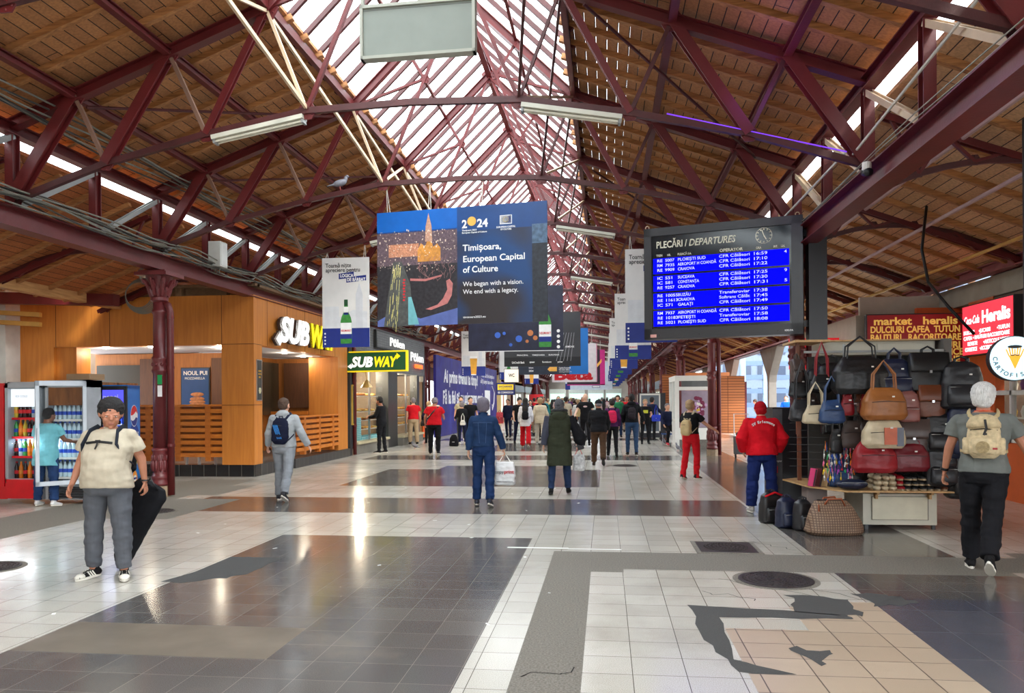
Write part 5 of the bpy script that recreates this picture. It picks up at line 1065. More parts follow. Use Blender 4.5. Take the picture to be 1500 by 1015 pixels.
m_ = MB(); m_.text('KRS.PA', 2.2, .05, .04, y=-.031, ext=.001, bold=.02); m_.build('maker_lettering', WH, t)
m_ = MB()
for x in (.04, L_ - .08): m_.tube([(x + .03 * math.cos(a), .05, H_ + .03 + .03 * math.sin(a)) for a in [2 * PI * k / 12 for k in range(13)]], .008, 5)
m_.build('eyebolt', CREAM, t)
t = thing('board_post', 'black steel post and brackets holding the departures board beside the column', 'post', (5.62, 12.5, 2.6)); m_ = MB(); m_.b2((5.55, 12.42, 2.55), (5.82, 12.62, 4.5)); m_.build('post', M('board_case', (30, 30, 34)), t, True)
m_ = MB(); m_.b2((5.4, 12.5, 4.2), (5.56, 12.56, 4.3)); m_.b2((5.4, 12.5, 2.8), (5.56, 12.56, 2.9)); m_.b2((5.3, 12.6, 4.4), (5.7, 13.0, 4.5)); m_.build('bracket', BLACK, t, True)
# ---------------------------------------------------------------- right shops
OW = M('orange_wall', (206, 92, 34), rough=.5, var=.1); MW = M('mauve_frame', (150, 112, 110), rough=.5); CWL = M('cream_wall', (190, 180, 164), rough=.8, var=.1)
sh2 = thing('snack_shop', 'orange snack shop with glazed counter windows along the right edge', 'shop', (9.0, 11, 0))
def kb3(name, mat, boxes, par=sh2, label=None):
    m_ = MB()
    for a, b_ in boxes: m_.b2(a, b_)
    return m_.build(name, mat, par, True, label=label)
kb3('counter_front', OW, [((8.95, 5, 0), (9.1, 15.3, .95))]); kb3('pier', OW, [((8.98, 14.1, 0), (9.15, 15.0, 3.4)), ((9.14, 15.0, 2.45), (9.3, 20, 3.4))])
kb3('window_frame', M('white_frame', (206, 204, 200)), [((8.92, y, .95), (9.0, y + .06, 2.45)) for y in (5, 6.2, 7.4, 8.6, 9.8, 11, 12.2, 13.4)] + [((8.92, 5, z), (9.0, 14.0, z + .07)) for z in (.95, 1.72, 2.42)])
kb3('window_glass', glass('shop_glass', gl=.1), [((8.955, 5, 1.0), (8.96, 14, 2.42))])
kb3('upper_panel', M('brown_upper', (110, 84, 66), var=.2), [((9.0, 5, 2.5), (9.1, 14.4, 3.4))])
kb3('interior', M('shop_back_dim', (130, 110, 96), var=.6, scale=3), [((9.75, 5, 0), (9.85, 20, 3.2)), ((9.1, 5, 2.5), (9.8, 20, 2.6)), ((9.1, 14.4, 0), (9.8, 14.5, 3.2)), ((9.1, 4.9, 0), (9.8, 5, 3.2))])
random.seed(21); PKC = [(200, 40, 40), (230, 190, 60), (60, 110, 190), (210, 206, 196), (50, 130, 80), (190, 110, 60), (120, 60, 130)]
PK = [M('packet_%d' % i, c, rough=.35) for i, c in enumerate(PKC)]; _pk = {}
for z in (1.05, 1.35, 1.8, 2.1):
    kb3('shelf', WHITE, [((9.05, 8, z - .02), (9.3, 14.2, z))])
    for i in range(22):
        c = random.randrange(7)
        if c not in _pk: m_ = MB(); m_.loft([(0, 0, 0, .05, .03), (0, 0, .1, .06, .05), (0, 0, .2, .05, .01)], 12, 3); _pk[c] = m_.mesh('packet', PK[c], smooth=True)
        o = bpy.data.objects.new('snack_packet', _pk[c]); C.objects.link(o); o.location = (9.15, 8.3 + i * .26 + random.uniform(-.04, .04), z); o.rotation_euler = (0, 0, PI / 2 + random.uniform(-.2, .2)); tag(o, 'small %s snack packet behind the window of the orange shop' % ('red', 'yellow', 'blue', 'white', 'green', 'brown', 'purple')[c], 'packet', 'snack packets in the orange shop window')
for y in (9, 11, 13): spot(9.5, y, 2.49, sh2, pw=30, col=(1, .9, .78))
t = thing('shop_sign', 'lit red shop sign with white cola script and shop name at the right edge', 'sign', (8.9, 12.4, 2.5)); RXN = Matrix.Rotation(-PI / 2, 4, 'Z')
RS = M('lit_red_sign', (226, 50, 66), emit=.75); m_ = MB(); m_.b2((8.86, 13.18, 2.42), (9.0, 14.96, 3.32)); m_.build('case', DARK, t, True); m_ = MB(); m_.b2((8.85, 13.2, 2.44), (8.86, 14.94, 3.30)); m_.build('face', RS, t, True)
T_ = Matrix.Translation((8.849, 14.94, 0)) @ RXN; LW = M('lit_white', (250, 244, 244), emit=.9); m_ = MB(); m_.text('Coca-Cola', .06, 2.98, .2, T_, w_=.56, shear=.3, bold=.01); m_.text('Heralis', .72, 2.96, .3, T_, w_=.94, bold=.03)
for s_, x, z, wd in (('DULCIURI', .05, 2.8, .4), ('•JUCARII', .62, 2.8, .4), ('•TUTUN', 1.25, 2.8, .4), ('CAFEA • BAUTURI RACORITOARE', .05, 2.7, 1.6), ('REVISTE', .2, 2.6, .36), ('•ARTICOLE VOIAJ', .78, 2.6, .85), ('COSMETICE', .1, 2.5, .45), ('•ACCESORII', .65, 2.5, .5)): m_.text(s_, x, z, .095, T_, w_=wd, bold=.02)
m_.build('lettering', LW, t, True)
t = thing('round_sign', 'round light-blue lit sign with a cone of fries and curved black lettering', 'sign', (6.83, 9.0, 2.11), -.25); m_ = MB(); m_.disc(0, 0, .245, .16, Matrix.Translation((0, .16, 0)), n=40); m_.build('drum', M('drum_dark', (44, 34, 34)), t)
m_ = MB(); m_.disc(0, 0, .235, .004, n=40); m_.build('face', M('lit_pale_blue', (176, 214, 228), emit=.8), t)
m_ = MB(); s_ = 'CARTOFISSERIE'
for i, ch in enumerate(s_): a = D2(200 + i * 190 / 12 + (-20)); m_.text(ch, 0, -.02, .062, Matrix.Translation((.185 * math.cos(a), -.005, .185 * math.sin(a))) @ Matrix.Rotation(-(a + PI / 2), 4, 'Y'), align='CENTER', bold=.02, ext=.001)
m_.build('lettering', BK, t); m_ = MB(); m_.prism([(0, -.12), (.06, .03), (-.06, .03)], .003, Matrix.Translation((0, -.005, 0)))
for q in range(7): x = -.075 + q * .025; m_.bar((x * .7, -.007, .02), (x * 1.1, -.007, .1 + .015 * (q % 3)), .013, .003, (0, 1, 0))
m_.build('fries_cone', M('fries_yellow', (238, 168, 40), emit=.4), t); m_ = MB(); m_.ell((0, -.009, .125), (.07, .002, .018), 14, 6); m_.tube([(-.04, -.01, .035), (-.02, -.01, .03), (0, -.01, .038), (.02, -.01, .03), (.04, -.01, .035)], .005, 5); m_.build('hat_and_moustache', BK, t)
m_ = MB(); m_.b2((.1, .06, .22), (.13, .09, 2.6)); m_.build('hanger', DARK, t)
# market kiosk behind the stall, its sign faces the hall
mk = thing('market_kiosk', 'orange and mauve-framed market kiosk standing behind the bag stall', 'kiosk', (8.4, 15.6, 0))
kb3('wall', OW, [((8.35, 15.7, 0), (9.3, 15.8, 3.4)), ((7.45, 15.7, 2.35), (9.3, 15.8, 2.55))], mk); kb3('window_frame', MW, [((x, 15.62, .4), (x + .07, 15.7, 2.3)) for x in (7.5, 7.95, 8.35, 8.8)] + [((7.5, 15.62, z), (8.87, 15.7, z + .07)) for z in (.4, 1.1, 1.7, 2.23)], mk)
kb3('lower_panel', M('brown_red_panel', (120, 56, 36)), [((7.5, 15.68, .05), (8.35, 15.75, 2.3))], mk); kb3('magazine_poster', M('poster_collage', (120, 104, 100), rough=.4, var=.95, scale=30), [((8.42, 15.6, 1.0), (8.82, 15.62, 2.2))], mk)
kb3('cream_wall', CWL, [((7.5, 16.3, 2.5), (9.3, 16.4, 3.7)), ((7.3, 15.9, 0), (7.5, 20.3, 3.3))], mk)
t = sign_box('market_sign', 'maroon market sign with yellow lettering above the bag stall', 8.255, 15.5, 2.78, 1.74, .95, M('sign_maroon', (140, 24, 28), rough=.4, emit=.12), [('market   heralis', -.76, .29, .2, 1.5, M('letter_gold', (244, 200, 96), emit=.2))] + [(s_, x, z, .17, wd, M('letter_gold', (232, 186, 84))) for s_, x, z, wd in (('DULCIURI CAFEA  TUTUN', -.82, .14, 1.6), ('BAUTURI   RACORITOARE', -.82, -.01, 1.62), ('BIJUTERII   SI  SNIRURI', -.82, -.16, 1.6), ('PAPETARIE  COSMETICE', -.82, -.29, 1.66), ('CARTELE  TELEFOANE', -.82, -.43, 1.6))], d=.1)
m_ = MB(); m_.b2((6.3, 17.0, 2.3), (7.4, 17.1, 2.95)); m_.build('red_awning_board', M('lit_red_sign2', (214, 30, 40), emit=.3), label='plain red board left of the maroon market sign', cat='board', loc=(6.9, 17, 2.3))
pts = [(7.3, 12.5, 4.6), (7.15, 12.3, 3.9), (7.2, 12.2, 3.4), (7.45, 12.1, 3.0), (7.75, 12.0, 2.6)]; m_ = MB(); m_.tube(pts, .022, 6); m_.build('cable', BLACK, label='black cable hanging from the right girder down to the stall', cat='cable', loc=pts[0], smooth=True)
t = thing('cable_run', 'pale cables running along the right girder', 'cable', (5.5, 12, 4.4))
for q in range(4): m_ = MB(); m_.tube([(5.5 - .02 * q, 3 + i, 4.37 + .02 * q + .03 * math.sin(i * .9 + q)) for i in range(24)], .007, 5); m_.build('cable', M('dull_cord', (150, 146, 132)), t, True)
for a, b_, lab in (((5.4, 9.9, 4.6), (5.5, 2, 5.35), 'long pale straight rod rising over the right girder'), ((5.3, 13.2, 4.6), (5.42, 9.7, 4.75), 'second pale rod along the right girder')): m_ = MB(); m_.tube([a, b_], .016, 6); m_.build('guy_wire', M('pale_cord', (200, 196, 186)), label=lab, cat='cable', loc=a)
t = thing('security_camera', 'small black and white camera on the right girder', 'camera', (5.38, 9.2, 4.2)); m_ = MB(); m_.lathe([(.03, .1), (.05, .12), (.05, .2)], c=(0, 0, -.05), n=12); m_.build('mount', WHITE, t); m_ = MB(); m_.tube([(0, -.08, .02), (0, .08, .06)], .045, 12); m_.build('camera_body', BLACK, t, smooth=True)
# ---------------------------------------------------------------- bag stall
st = thing('bag_stall', 'small market stall with white cabinet, plywood counter and hanging rails', 'stall', (6.0, 10.6, 0)); STW = M('stall_white', (196, 192, 176), rough=.55, var=.08); PLY = wood('plywood_edge', (196, 160, 110), (170, 130, 84), (3, 3, 3))
kb3('cabinet', STW, [((5.72, 10.5, .06), (6.62, 11.3, .46))], st); m_ = MB(); m_.b2((5.83, 10.48, .13), (6.5, 10.5, .42)); m_.build('cabinet_panel', M('stall_cream_panel', (206, 200, 178), rough=.6), st, True)
kb3('panel_groove', M('groove_dark', (70, 60, 48)), [((5.82, 10.478, .125), (6.51, 10.485, .13)), ((5.82, 10.478, .42), (6.51, 10.485, .425)), ((5.82, 10.478, .125), (5.826, 10.485, .425)), ((6.505, 10.478, .125), (6.51, 10.485, .425))], st)
for x in (5.75, 6.57): kb3('foot', DARK, [((x, 10.52, 0), (x + .04, 10.56, .06))], st); kb3('foot', DARK, [((x, 11.24, 0), (x + .04, 11.28, .06))], st)
m_ = MB(); m_.add([(x, y, z) for z in (.50, .52) for x, y in ((5.12, 10.75), (5.45, 10.25), (6.75, 10.25), (6.75, 11.3), (5.2, 11.9), (4.98, 11.7))], [(5, 4, 3, 2, 1, 0), (6, 7, 8, 9, 10, 11)] + [(i, (i + 1) % 6, 6 + (i + 1) % 6, 6 + i) for i in range(6)]); m_.build('countertop', PLY, st, True)
for x in (5.85, 6.5): kb3('bracket', PLY, [((x, 10.42, .40), (x + .03, 10.5, .5)), ((x, 10.36, .46), (x + .03, 10.44, .5))], st)
kb3('post', M('stall_brown_post', (110, 60, 36)), [((5.02, 11.0, 1.2), (5.06, 11.05, 2.5)), ((5.15, 11.5, .5), (5.2, 11.55, 2.45))], st)
kb3('rear_board', M('stall_dark_board', (58, 56, 54)), [((5.3, 11.5, .5), (6.95, 11.56, 2.28))], st); kb3('back_panel', STW, [((5.35, 11.1, 2.28), (6.85, 11.5, 2.46)), ((6.1, 11.06, 2.30), (6.82, 11.12, 2.42))], st); kb3('side_panel', M('stall_grey_side', (92, 88, 84), var=.2), [((6.88, 10.9, .5), (6.98, 11.6, 2.47))], st)
kb3('top_board', PLY, [((4.95, 10.75, 2.44), (5.4, 11.5, 2.47)), ((5.35, 11.0, 2.46), (6.95, 11.2, 2.48))], st)
kb3('rail', GREY, [((5.1, 10.9, 2.30), (6.9, 10.93, 2.33)), ((5.6, 10.75, 1.9), (6.85, 10.77, 1.92)), ((5.6, 10.75, 1.45), (6.85, 10.77, 1.47)), ((6.75, 10.5, 2.22), (6.77, 11.5, 2.24)), ((5.55, 10.7, .52), (5.58, 10.73, 2.4))], st)
m_ = MB()
for z in [.75 + .1 * q for q in range(9)]: m_.bar((4.98, 11.25, z), (5.55, 11.05, z), .006, .006)
m_.build('wire_grid', DARK, st, True)
def hbag(kind, x, y, z, w_, h_, d_, mat, label, rz=0, trim=None, hl=.25, group='bags hanging on the stall', cat='handbag', name='handbag'):
    """z = top of bag body; it hangs by its handles"""
    t_ = thing(name, label, cat, (x, y, z - h_), rz, group); m_ = MB(); tr = trim or mat
    if kind == 'duffel': secs = [(0, 0, 0, w_ * .42, d_ * .4), (0, 0, h_ * .15, w_ * .5, d_ * .5), (0, 0, h_ * .6, w_ * .47, d_ * .45), (0, 0, h_ * .9, w_ * .36, d_ * .25), (0, 0, h_, w_ * .3, d_ * .08)]
    elif kind == 'satchel': secs = [(0, 0, 0, w_ * .48, d_ * .5), (0, 0, h_ * .1, w_ * .5, d_ * .5), (0, 0, h_ * .9, w_ * .48, d_ * .45), (0, 0, h_, w_ * .46, d_ * .3)]
    elif kind == 'pack': secs = [(0, 0, 0, w_ * .42, d_ * .35), (0, 0, h_ * .06, w_ * .5, d_ * .5), (0, 0, h_ * .6, w_ * .48, d_ * .48), (0, 0, h_ * .88, w_ * .4, d_ * .36), (0, 0, h_, w_ * .22, d_ * .15)]
    else: secs = [(0, 0, 0, w_ * .4, d_ * .4), (0, 0, h_ * .12, w_ * .5, d_ * .5), (0, 0, h_ * .5, w_ * .46, d_ * .42), (0, 0, h_ * .85, w_ * .34, d_ * .2), (0, 0, h_, w_ * .3, d_ * .1)]
    m_.loft(secs, 20, 3.2 if kind != 'tote' else 2.6); part('bag_body', m_.remesh(.012, 2, wr=.006, wf=9, seed=len(label)), mat, t_)
    hw = w_ * (.16 if kind in ('pack', 'satchel') else .26); m_ = MB()
    for s_ in (-1, 1): m_.tube([(-hw, s_ * d_ * .12, h_ * .86), (-hw * .9, s_ * d_ * .12, h_ + hl * .5), (0, 0, h_ + hl), (hw * .9, s_ * d_ * .12, h_ + hl * .5), (hw, s_ * d_ * .12, h_ * .86)], [(.012, .006)] * 5, 6)
    m_.build('handle', tr, t_)
    m_ = MB()
    if kind == 'satchel': m_.loft([(0, -d_ * .52, h_ * .48, w_ * .47, .01), (0, -d_ * .53, h_ * .55, w_ * .5, .015), (0, -d_ * .3, h_ * 1.0, w_ * .48, d_ * .25)], 16, 4); m_.build('flap', tr, t_, smooth=True); m_ = MB(); m_.box((0, -d_ * .56, h_ * .5), (.03, .015, .04)); m_.build('buckle', CHROME, t_)
    elif kind == 'pack': m_.loft([(0, -d_ * .48, h_ * .08, w_ * .36, d_ * .2), (0, -d_ * .5, h_ * .15, w_ * .4, d_ * .25), (0, -d_ * .5, h_ * .48, w_ * .38, d_ * .2), (0, -d_ * .45, h_ * .52, w_ * .3, .01)], 16, 3.4); m_.build('pocket', mat, t_, smooth=True); m_ = MB(); m_.tube([(-w_ * .34, -d_ * .68, h_ * .46), (w_ * .34, -d_ * .68, h_ * .46)], .005, 5); m_.build('zip', GREY, t_)
    else: m_.tube([(-w_ * .36, -d_ * .5, h_ * .55), (0, -d_ * .52, h_ * .58), (w_ * .36, -d_ * .5, h_ * .55)], .004, 5); m_.build('zip', DARK, t_)
    m_ = MB(); m_.box((w_ * .1, -d_ * .56 - (.04 if kind == 'pack' else .0), h_ * .72), (.032, .004, .018)); m_.build('price_tag', WHITE, t_)
    return t_
def LE(n, c, **k): return M('leather_' + n, c, rough=.42, var=.2, scale=9, bump=.15, bs=60, **k)
KK = {n: LE(n, c) for n, c in (('black', (24, 24, 26)), ('blacksoft', (32, 32, 36)), ('navy', (24, 32, 58)), ('tan', (150, 92, 44)), ('brown', (104, 54, 30)), ('pinkbrown', (134, 82, 76)), ('taupe', (76, 62, 58)), ('red', (140, 16, 28)), ('cream', (196, 180, 150)), ('blue', (34, 62, 104)), ('grey', (90, 88, 86)), ('wine', (104, 14, 28)), ('mustard', (190, 132, 34)))}
BL_ = [('duffel', 5.68, 10.45, 2.20, .62, .40, .26, 'black', 'large black soft holdall in the top row of the stall', .2, .26), ('pack', 6.12, 10.52, 2.17, .40, .40, .18, 'navy', 'dark navy flap bag in the top row between holdall and leather rucksack', 0, .14), ('satchel', 6.50, 10.45, 2.24, .40, .40, .16, 'black', 'black leather flap rucksack hanging at the top right of the stall', 0, .08),
       ('duffel', 5.90, 10.25, 1.80, .46, .34, .22, 'tan', 'slouchy tan brown leather shoulder bag in the middle of the stall', .1, .34), ('pack', 6.23, 10.40, 1.76, .26, .36, .14, 'pinkbrown', 'dusty pink-brown small rucksack beside the tan shoulder bag', 0, .05), ('satchel', 6.52, 10.42, 1.83, .28, .34, .14, 'brown', 'chestnut brown satchel below the black leather rucksack', 0, .05),
       ('duffel', 5.88, 10.22, 1.40, .44, .30, .2, 'cream', 'patchwork bag of cream, orange and grey leather', .05, .06), ('satchel', 6.28, 10.38, 1.40, .34, .40, .12, 'taupe', 'flat taupe folder bag below the pink-brown rucksack', 0, .03),
       ('duffel', 5.78, 10.25, 1.13, .46, .33, .2, 'red', 'bright red shiny bag at the bottom left of the row', .1, .08), ('duffel', 6.22, 10.34, 1.1, .42, .30, .18, 'wine', 'wine red bag next to the bright red one', 0, .05),
       ('pack', 6.86, 10.35, 2.12, .42, .50, .22, 'blacksoft', 'large charcoal backpack at the upper right corner of the stall', -.1, .06), ('pack', 6.93, 10.35, 1.6, .46, .58, .24, 'navy', 'dark blue travel backpack below the charcoal one', -.1, .04), ('pack', 6.60, 10.40, 1.48, .32, .42, .18, 'black', 'small black backpack in the third row of the stall', 0, .04),
       ('pack', 6.62, 10.38, 1.05, .34, .42, .2, 'blacksoft', 'black sports backpack above the shoe tray', 0, .04), ('pack', 6.95, 10.4, 1.02, .46, .52, .24, 'black', 'big black travel bag hanging lowest at the right of the stall', 0, .03),
       ('tote', 5.22, 10.5, 1.98, .28, .18, .12, 'black', 'small shiny black bag on red straps at the upper left', .3, .42), ('tote', 4.97, 10.5, 1.66, .30, .24, .16, 'blacksoft', 'black bag swinging at the far left of the stall', .3, .5), ('tote', 5.12, 10.42, 1.58, .30, .2, .14, 'cream', 'cream bag half under the blue handbag', .2, .3),
       ('tote', 5.3, 10.35, 1.65, .28, .25, .14, 'blue', 'blue leather handbag with a hanging white tag', .1, .3), ('tote', 5.52, 10.45, 1.72, .16, .25, .1, 'red', 'small red bucket bag in the left cluster', 0, .22), ('tote', 5.60, 10.5, 1.66, .13, .2, .1, 'grey', 'small grey-green purse beside the red bucket bag', 0, .2), ('tote', 5.68, 10.5, 1.72, .14, .22, .1, 'brown', 'small brown purse in the left cluster', 0, .2), ('tote', 5.76, 10.42, 1.78, .18, .32, .12, 'red', 'narrow red pouch bag left of the tan shoulder bag', 0, .14), ('tote', 5.84, 10.45, 1.78, .12, .38, .12, 'mustard', 'mustard yellow bag edge beside the tan shoulder bag', 0, .12),
       ('pack', 5.46, 10.9, 2.15, .34, .30, .16, 'black', 'black rucksack behind the large holdall', 0, .1), ('satchel', 5.0, 10.9, 2.2, .16, .28, .1, 'taupe', 'brown pouch hanging at the top left corner of the stall', .4, .08), ('tote', 5.62, 10.6, 1.38, .26, .3, .12, 'taupe', 'dark brown pouch under the small purses', 0, .1), ('tote', 5.76, 10.6, 1.38, .14, .4, .12, 'taupe', 'narrow brown sling bag left of the patchwork bag', 0, .1), ('tote', 5.42, 10.6, 1.28, .16, .3, .1, 'black', 'small black guitar-shaped pouch above the trinkets', 0, .12)]
for k_, x, y, z, w_, h_, d_, mt, lb, rz_, hl in BL_:
    f_ = 1.22 if w_ > .2 else 1.12; o = hbag(k_, x, y, z + .02, w_ * f_, h_ * f_ * .98, d_ * 1.15, KK[mt], lb, rz_, trim=(KK['red'] if 'red straps' in lb else None), hl=hl, cat='backpack' if k_ == 'pack' else 'handbag', name='backpack' if k_ == 'pack' else 'handbag')
    if 'patchwork' in lb:
        m_ = MB(); m_.b2((-.03, -.125, .05), (.12, -.11, .26)); m_.build('orange_patch', LE('orange', (186, 84, 44)), o); m_ = MB(); m_.b2((.12, -.125, .03), (.2, -.11, .26)); m_.build('grey_patch', LE('bluegrey', (88, 92, 104)), o)
for i, (x, z, w_, h_) in enumerate(((5.05, 2.0, .3, .3), (5.3, 2.1, .34, .34), (5.2, 1.75, .3, .32), (5.45, 1.5, .26, .3), (5.9, 1.55, .34, .4), (6.3, 1.9, .3, .34), (6.7, 1.75, .36, .4), (6.45, 1.2, .3, .36), (5.6, 1.1, .3, .3), (6.1, 1.25, .3, .3), (6.8, 1.35, .34, .4))): hbag(('tote', 'pack')[i % 2], x, 10.95 + .05 * (i % 3), z, w_, h_, .14, KK[('black', 'blacksoft', 'taupe')[i % 3]], 'dark bag half hidden in the back row of the stall, %s' % ('upper left corner', 'upper left near the holdall', 'left of the blue handbag', 'behind the small purses', 'behind the tan shoulder bag', 'behind the pink-brown rucksack', 'behind the chestnut satchel', 'behind the taupe folder bag', 'behind the bright red bag', 'between the two red bags', 'behind the navy travel backpack')[i], 0, hl=.1, cat='backpack' if i % 2 else 'handbag', name='backpack' if i % 2 else 'handbag')
# goods on the counter
hbag('pack', 5.5, 10.75, .96, .30, .44, .2, KK['blue'], 'dark blue small rucksack standing on the counter', .2, hl=.04, group=None, cat='backpack', name='backpack'); hbag('pack', 5.68, 10.8, 1.0, .28, .48, .2, KK['black'], 'black rucksack standing on the counter', 0, hl=.04, group=None, cat='backpack', name='backpack')
t = thing('waist_bag', 'navy waist bag lying on the counter corner', 'bag', (5.55, 10.38, .52)); m_ = MB(); m_.ell((0, 0, .07), (.2, .1, .07), 16, 8); part('bag_body', m_.remesh(.01, 2, wr=.005), KK['navy'], t); m_ = MB(); m_.tube([(-.15, -.09, .1), (0, -.11, .1), (.15, -.09, .1)], .004, 5); m_.build('zip', GREY, t)
def slipper(mat, mi):
    t_ = thing('slipper', 'x', 'slipper', (0, 0, 0)); s_ = MB(); out = [(.045 * math.cos(a) * (1.1 if math.sin(a) > 0 else .85), .13 * math.sin(a)) for a in [2 * PI * q / 16 for q in range(16)]]
    s_.add([(x, y, z) for z in (0, .022) for x, y in out], [tuple(range(16))[::-1], tuple(range(16, 32))] + [(i, (i + 1) % 16, 16 + (i + 1) % 16, 16 + i) for i in range(16)]); s_.build('sole', mi, t_)
    m_ = MB(); m_.tube([(0, -.02, .022), (0, .03, .035), (0, .09, .03), (0, .125, .024)], [(.045, .03), (.05, .035), (.045, .025), (.02, .006)], 12); m_.build('upper', mat, t_, smooth=True); return t_
SLP = {}; random.seed(31)
for i in range(10):
    for j in range(6):
        c = ('cream', 'red', 'black', 'brown')[0 if i < 3 else 1 if i < 4 else 3 if i == 9 else 2]
        if c not in SLP: SLP[c] = s0 = slipper(KK[c], LE('sole', (160, 140, 110))); o = s0
        else: o = copy_tree(SLP[c])
        x, y = 5.86 + i * .088, 10.42 + (j % 2) * .2; o.location = (x, y, .52 + (j // 2) * .065); o.rotation_euler = (0, 0, PI + random.uniform(-.2, .2)); tag(o, '%s slipper in the %s layer of the shoe pile on the stall counter' % ({'cream': 'beige', 'red': 'red-patterned', 'black': 'black', 'brown': 'tan'}[c], ('lowest', 'middle', 'upper')[j // 2]), 'slipper', 'slippers piled on the stall counter')
NC = [(200, 40, 60), (40, 90, 200), (240, 200, 40), (230, 120, 30), (240, 240, 235), (150, 60, 160), (40, 150, 90), (230, 110, 150)]; TM = {}
for i in range(64):
    c = random.randrange(8)
    if c not in TM:
        m_ = MB(); m_.tube([(0, 0, 0), (.004, 0, -.06)], .003, 4); m_.ell((0, 0, -.08), (.016, .01, .024), 8, 6); m_.box((.012, 0, -.11), (.014, .008, .03)); TM[c] = m_.mesh('keyring', M('trinket_%d' % c, NC[c], rough=.35), smooth=False)
    o = bpy.data.objects.new('keyring', TM[c]); C.objects.link(o); o.location = (5.28 + (i % 13) * .032, 10.62 + random.uniform(-.05, .05), 1.12 - (i // 13) * .1 + random.uniform(-.02, .02)); o.rotation_euler = (0, 0, random.uniform(0, 3)); tag(o, '%s key-ring trinket on the wire rack of the stall' % ('crimson', 'blue', 'yellow', 'orange', 'white', 'purple', 'green', 'pink')[c], 'keyring', 'trinkets on the wire rack')
for x, c, lb in ((5.16, (206, 50, 110), 'pink wallet standing on the left end of the counter'), (5.24, (90, 34, 40), 'maroon wallet standing beside the pink one'), (5.34, (206, 168, 120), 'beige wallet standing on the counter')): t = thing('wallet', lb, 'wallet', (x, 10.75, .52), .3); m_ = MB(); m_.box((0, 0, .12), (.03, .12, .24), M=Matrix.Rotation(.2, 3, 'Y')); m_.build('cover', M('wallet_' + lb[:5], c, rough=.4), t); m_ = MB(); m_.box((.0, -.061, .12), (.02, .004, .22), M=Matrix.Rotation(.2, 3, 'Y')); m_.build('zip', DARK, t)
# bags on the floor
CHK = grid_mat('checked_canvas', .03, .03, .0045, (150, 124, 100), (136, 110, 90), (96, 72, 58), rough=.6, axes=(0, 2), stain=.1)
t = thing('travel_bag', 'large beige checked travel bag standing on the floor before the stall', 'bag', (5.25, 10.1, 0), .12); m_ = MB(); m_.loft([(0, 0, .0, .32, .16), (0, 0, .04, .36, .19), (-.01, 0, .2, .32, .16), (-.03, 0, .36, .24, .09), (-.04, 0, .42, .2, .04)], 22, 3); part('bag_body', m_.remesh(.01, 2, wr=.008, wf=6), CHK, t)
m_ = MB(); 
for s_ in (-1, 1): m_.tube([(-.15, s_ * .06, .36), (-.1, s_ * .07, .44), (.05, s_ * .1, .45), (.1, s_ * .09, .36)], .012, 8)
m_.tube([(-.24, -.13, .3), (-.23, -.1, .38)], .01, 6); m_.build('handle', LE('orange_brown', (150, 76, 40)), t, smooth=True); m_ = MB(); m_.tube([(-.22, -.02, .43), (.14, -.02, .43)], .006, 5); m_.build('zip', DARK, t)
for x, y, w_, h_, mt, lb in ((4.78, 10.55, .3, .4, 'navy', 'navy blue holdall standing on the floor beside the checked bag'), (4.66, 10.95, .34, .42, 'black', 'black holdall with red piping standing furthest back on the floor'), (4.93, 10.35, .24, .4, 'blacksoft', 'dark grey bag wedged against the checked travel bag')):
    o = hbag('pack', x, y, h_, w_, h_, .2, KK[mt], lb, .4, hl=.03, group='bags on the floor by the stall', cat='bag', name='travel_bag')
    if 'red' in lb: m_ = MB(); m_.tube([(-.14, -.08, .37), (0, -.09, .42), (.14, -.08, .37)], .014, 8); m_.build('piping', redc, o, smooth=True)
kb3('back_box', M('grey_carton', (130, 116, 110)), [((5.15, 10.95, .0), (5.4, 11.3, .5))], st)
t = thing('display_case', 'tall dark case with rows of phone accessory pictures behind the stall', 'cabinet', (5.15, 12.6, 0)); m_ = MB(); m_.b2((4.98, 12.35, .03), (5.5, 13.0, 1.55)); m_.build('case', M('case_dark', (34, 32, 36), rough=.3), t, True)
m_ = MB(); m_.b2((4.98, 12.34, .05), (5.12, 12.35, 1.53)); m_.build('picture_panel', M('panel_grey', (88, 88, 92), var=.5, scale=6), t, True)
m_ = MB()
for z in (.2, .55, .85, 1.2): m_.b2((5.0, 12.335, z), (5.05, 12.34, z + .1))
m_.build('red_picture', RD_, t, True); m_ = MB(); m_.text('energizer', 4.99, .72, .04, y=12.335, w_=.12); m_.build('lettering', WH, t, True)
# ---------------------------------------------------------------- beyond the stall on the right
SLT = grid_mat('orange_slats', 6, .115, .012, (190, 112, 62), (206, 126, 72), (110, 58, 30), rough=.5, axes=(0, 2), stain=.2, bump=.8)
fk = thing('flower_kiosk', 'white framed kiosk with a flower bouquet poster on its front', 'kiosk', (5.4, 27, 0))
kb3('frame', WHITE, [((4.78, 27, 0), (4.92, 27.12, 2.4)), ((4.92, 27.02, 1.98), (6.1, 27.12, 2.1)), ((4.92, 27.02, 2.3), (6.1, 27.12, 2.42)), ((4.92, 27.02, .3), (6.1, 27.12, .7)), ((6.0, 27.02, 0), (6.1, 27.12, 2.4)), ((4.78, 27.1, 0), (4.9, 29.5, .1)), ((4.78, 27.1, 2.3), (4.9, 29.5, 2.42)), ((4.78, 28.2, 0), (4.88, 28.3, 2.4)), ((4.78, 29.4, 0), (4.88, 29.5, 2.4)), ((4.8, 27.1, .9), (4.88, 29.5, .98))], fk)
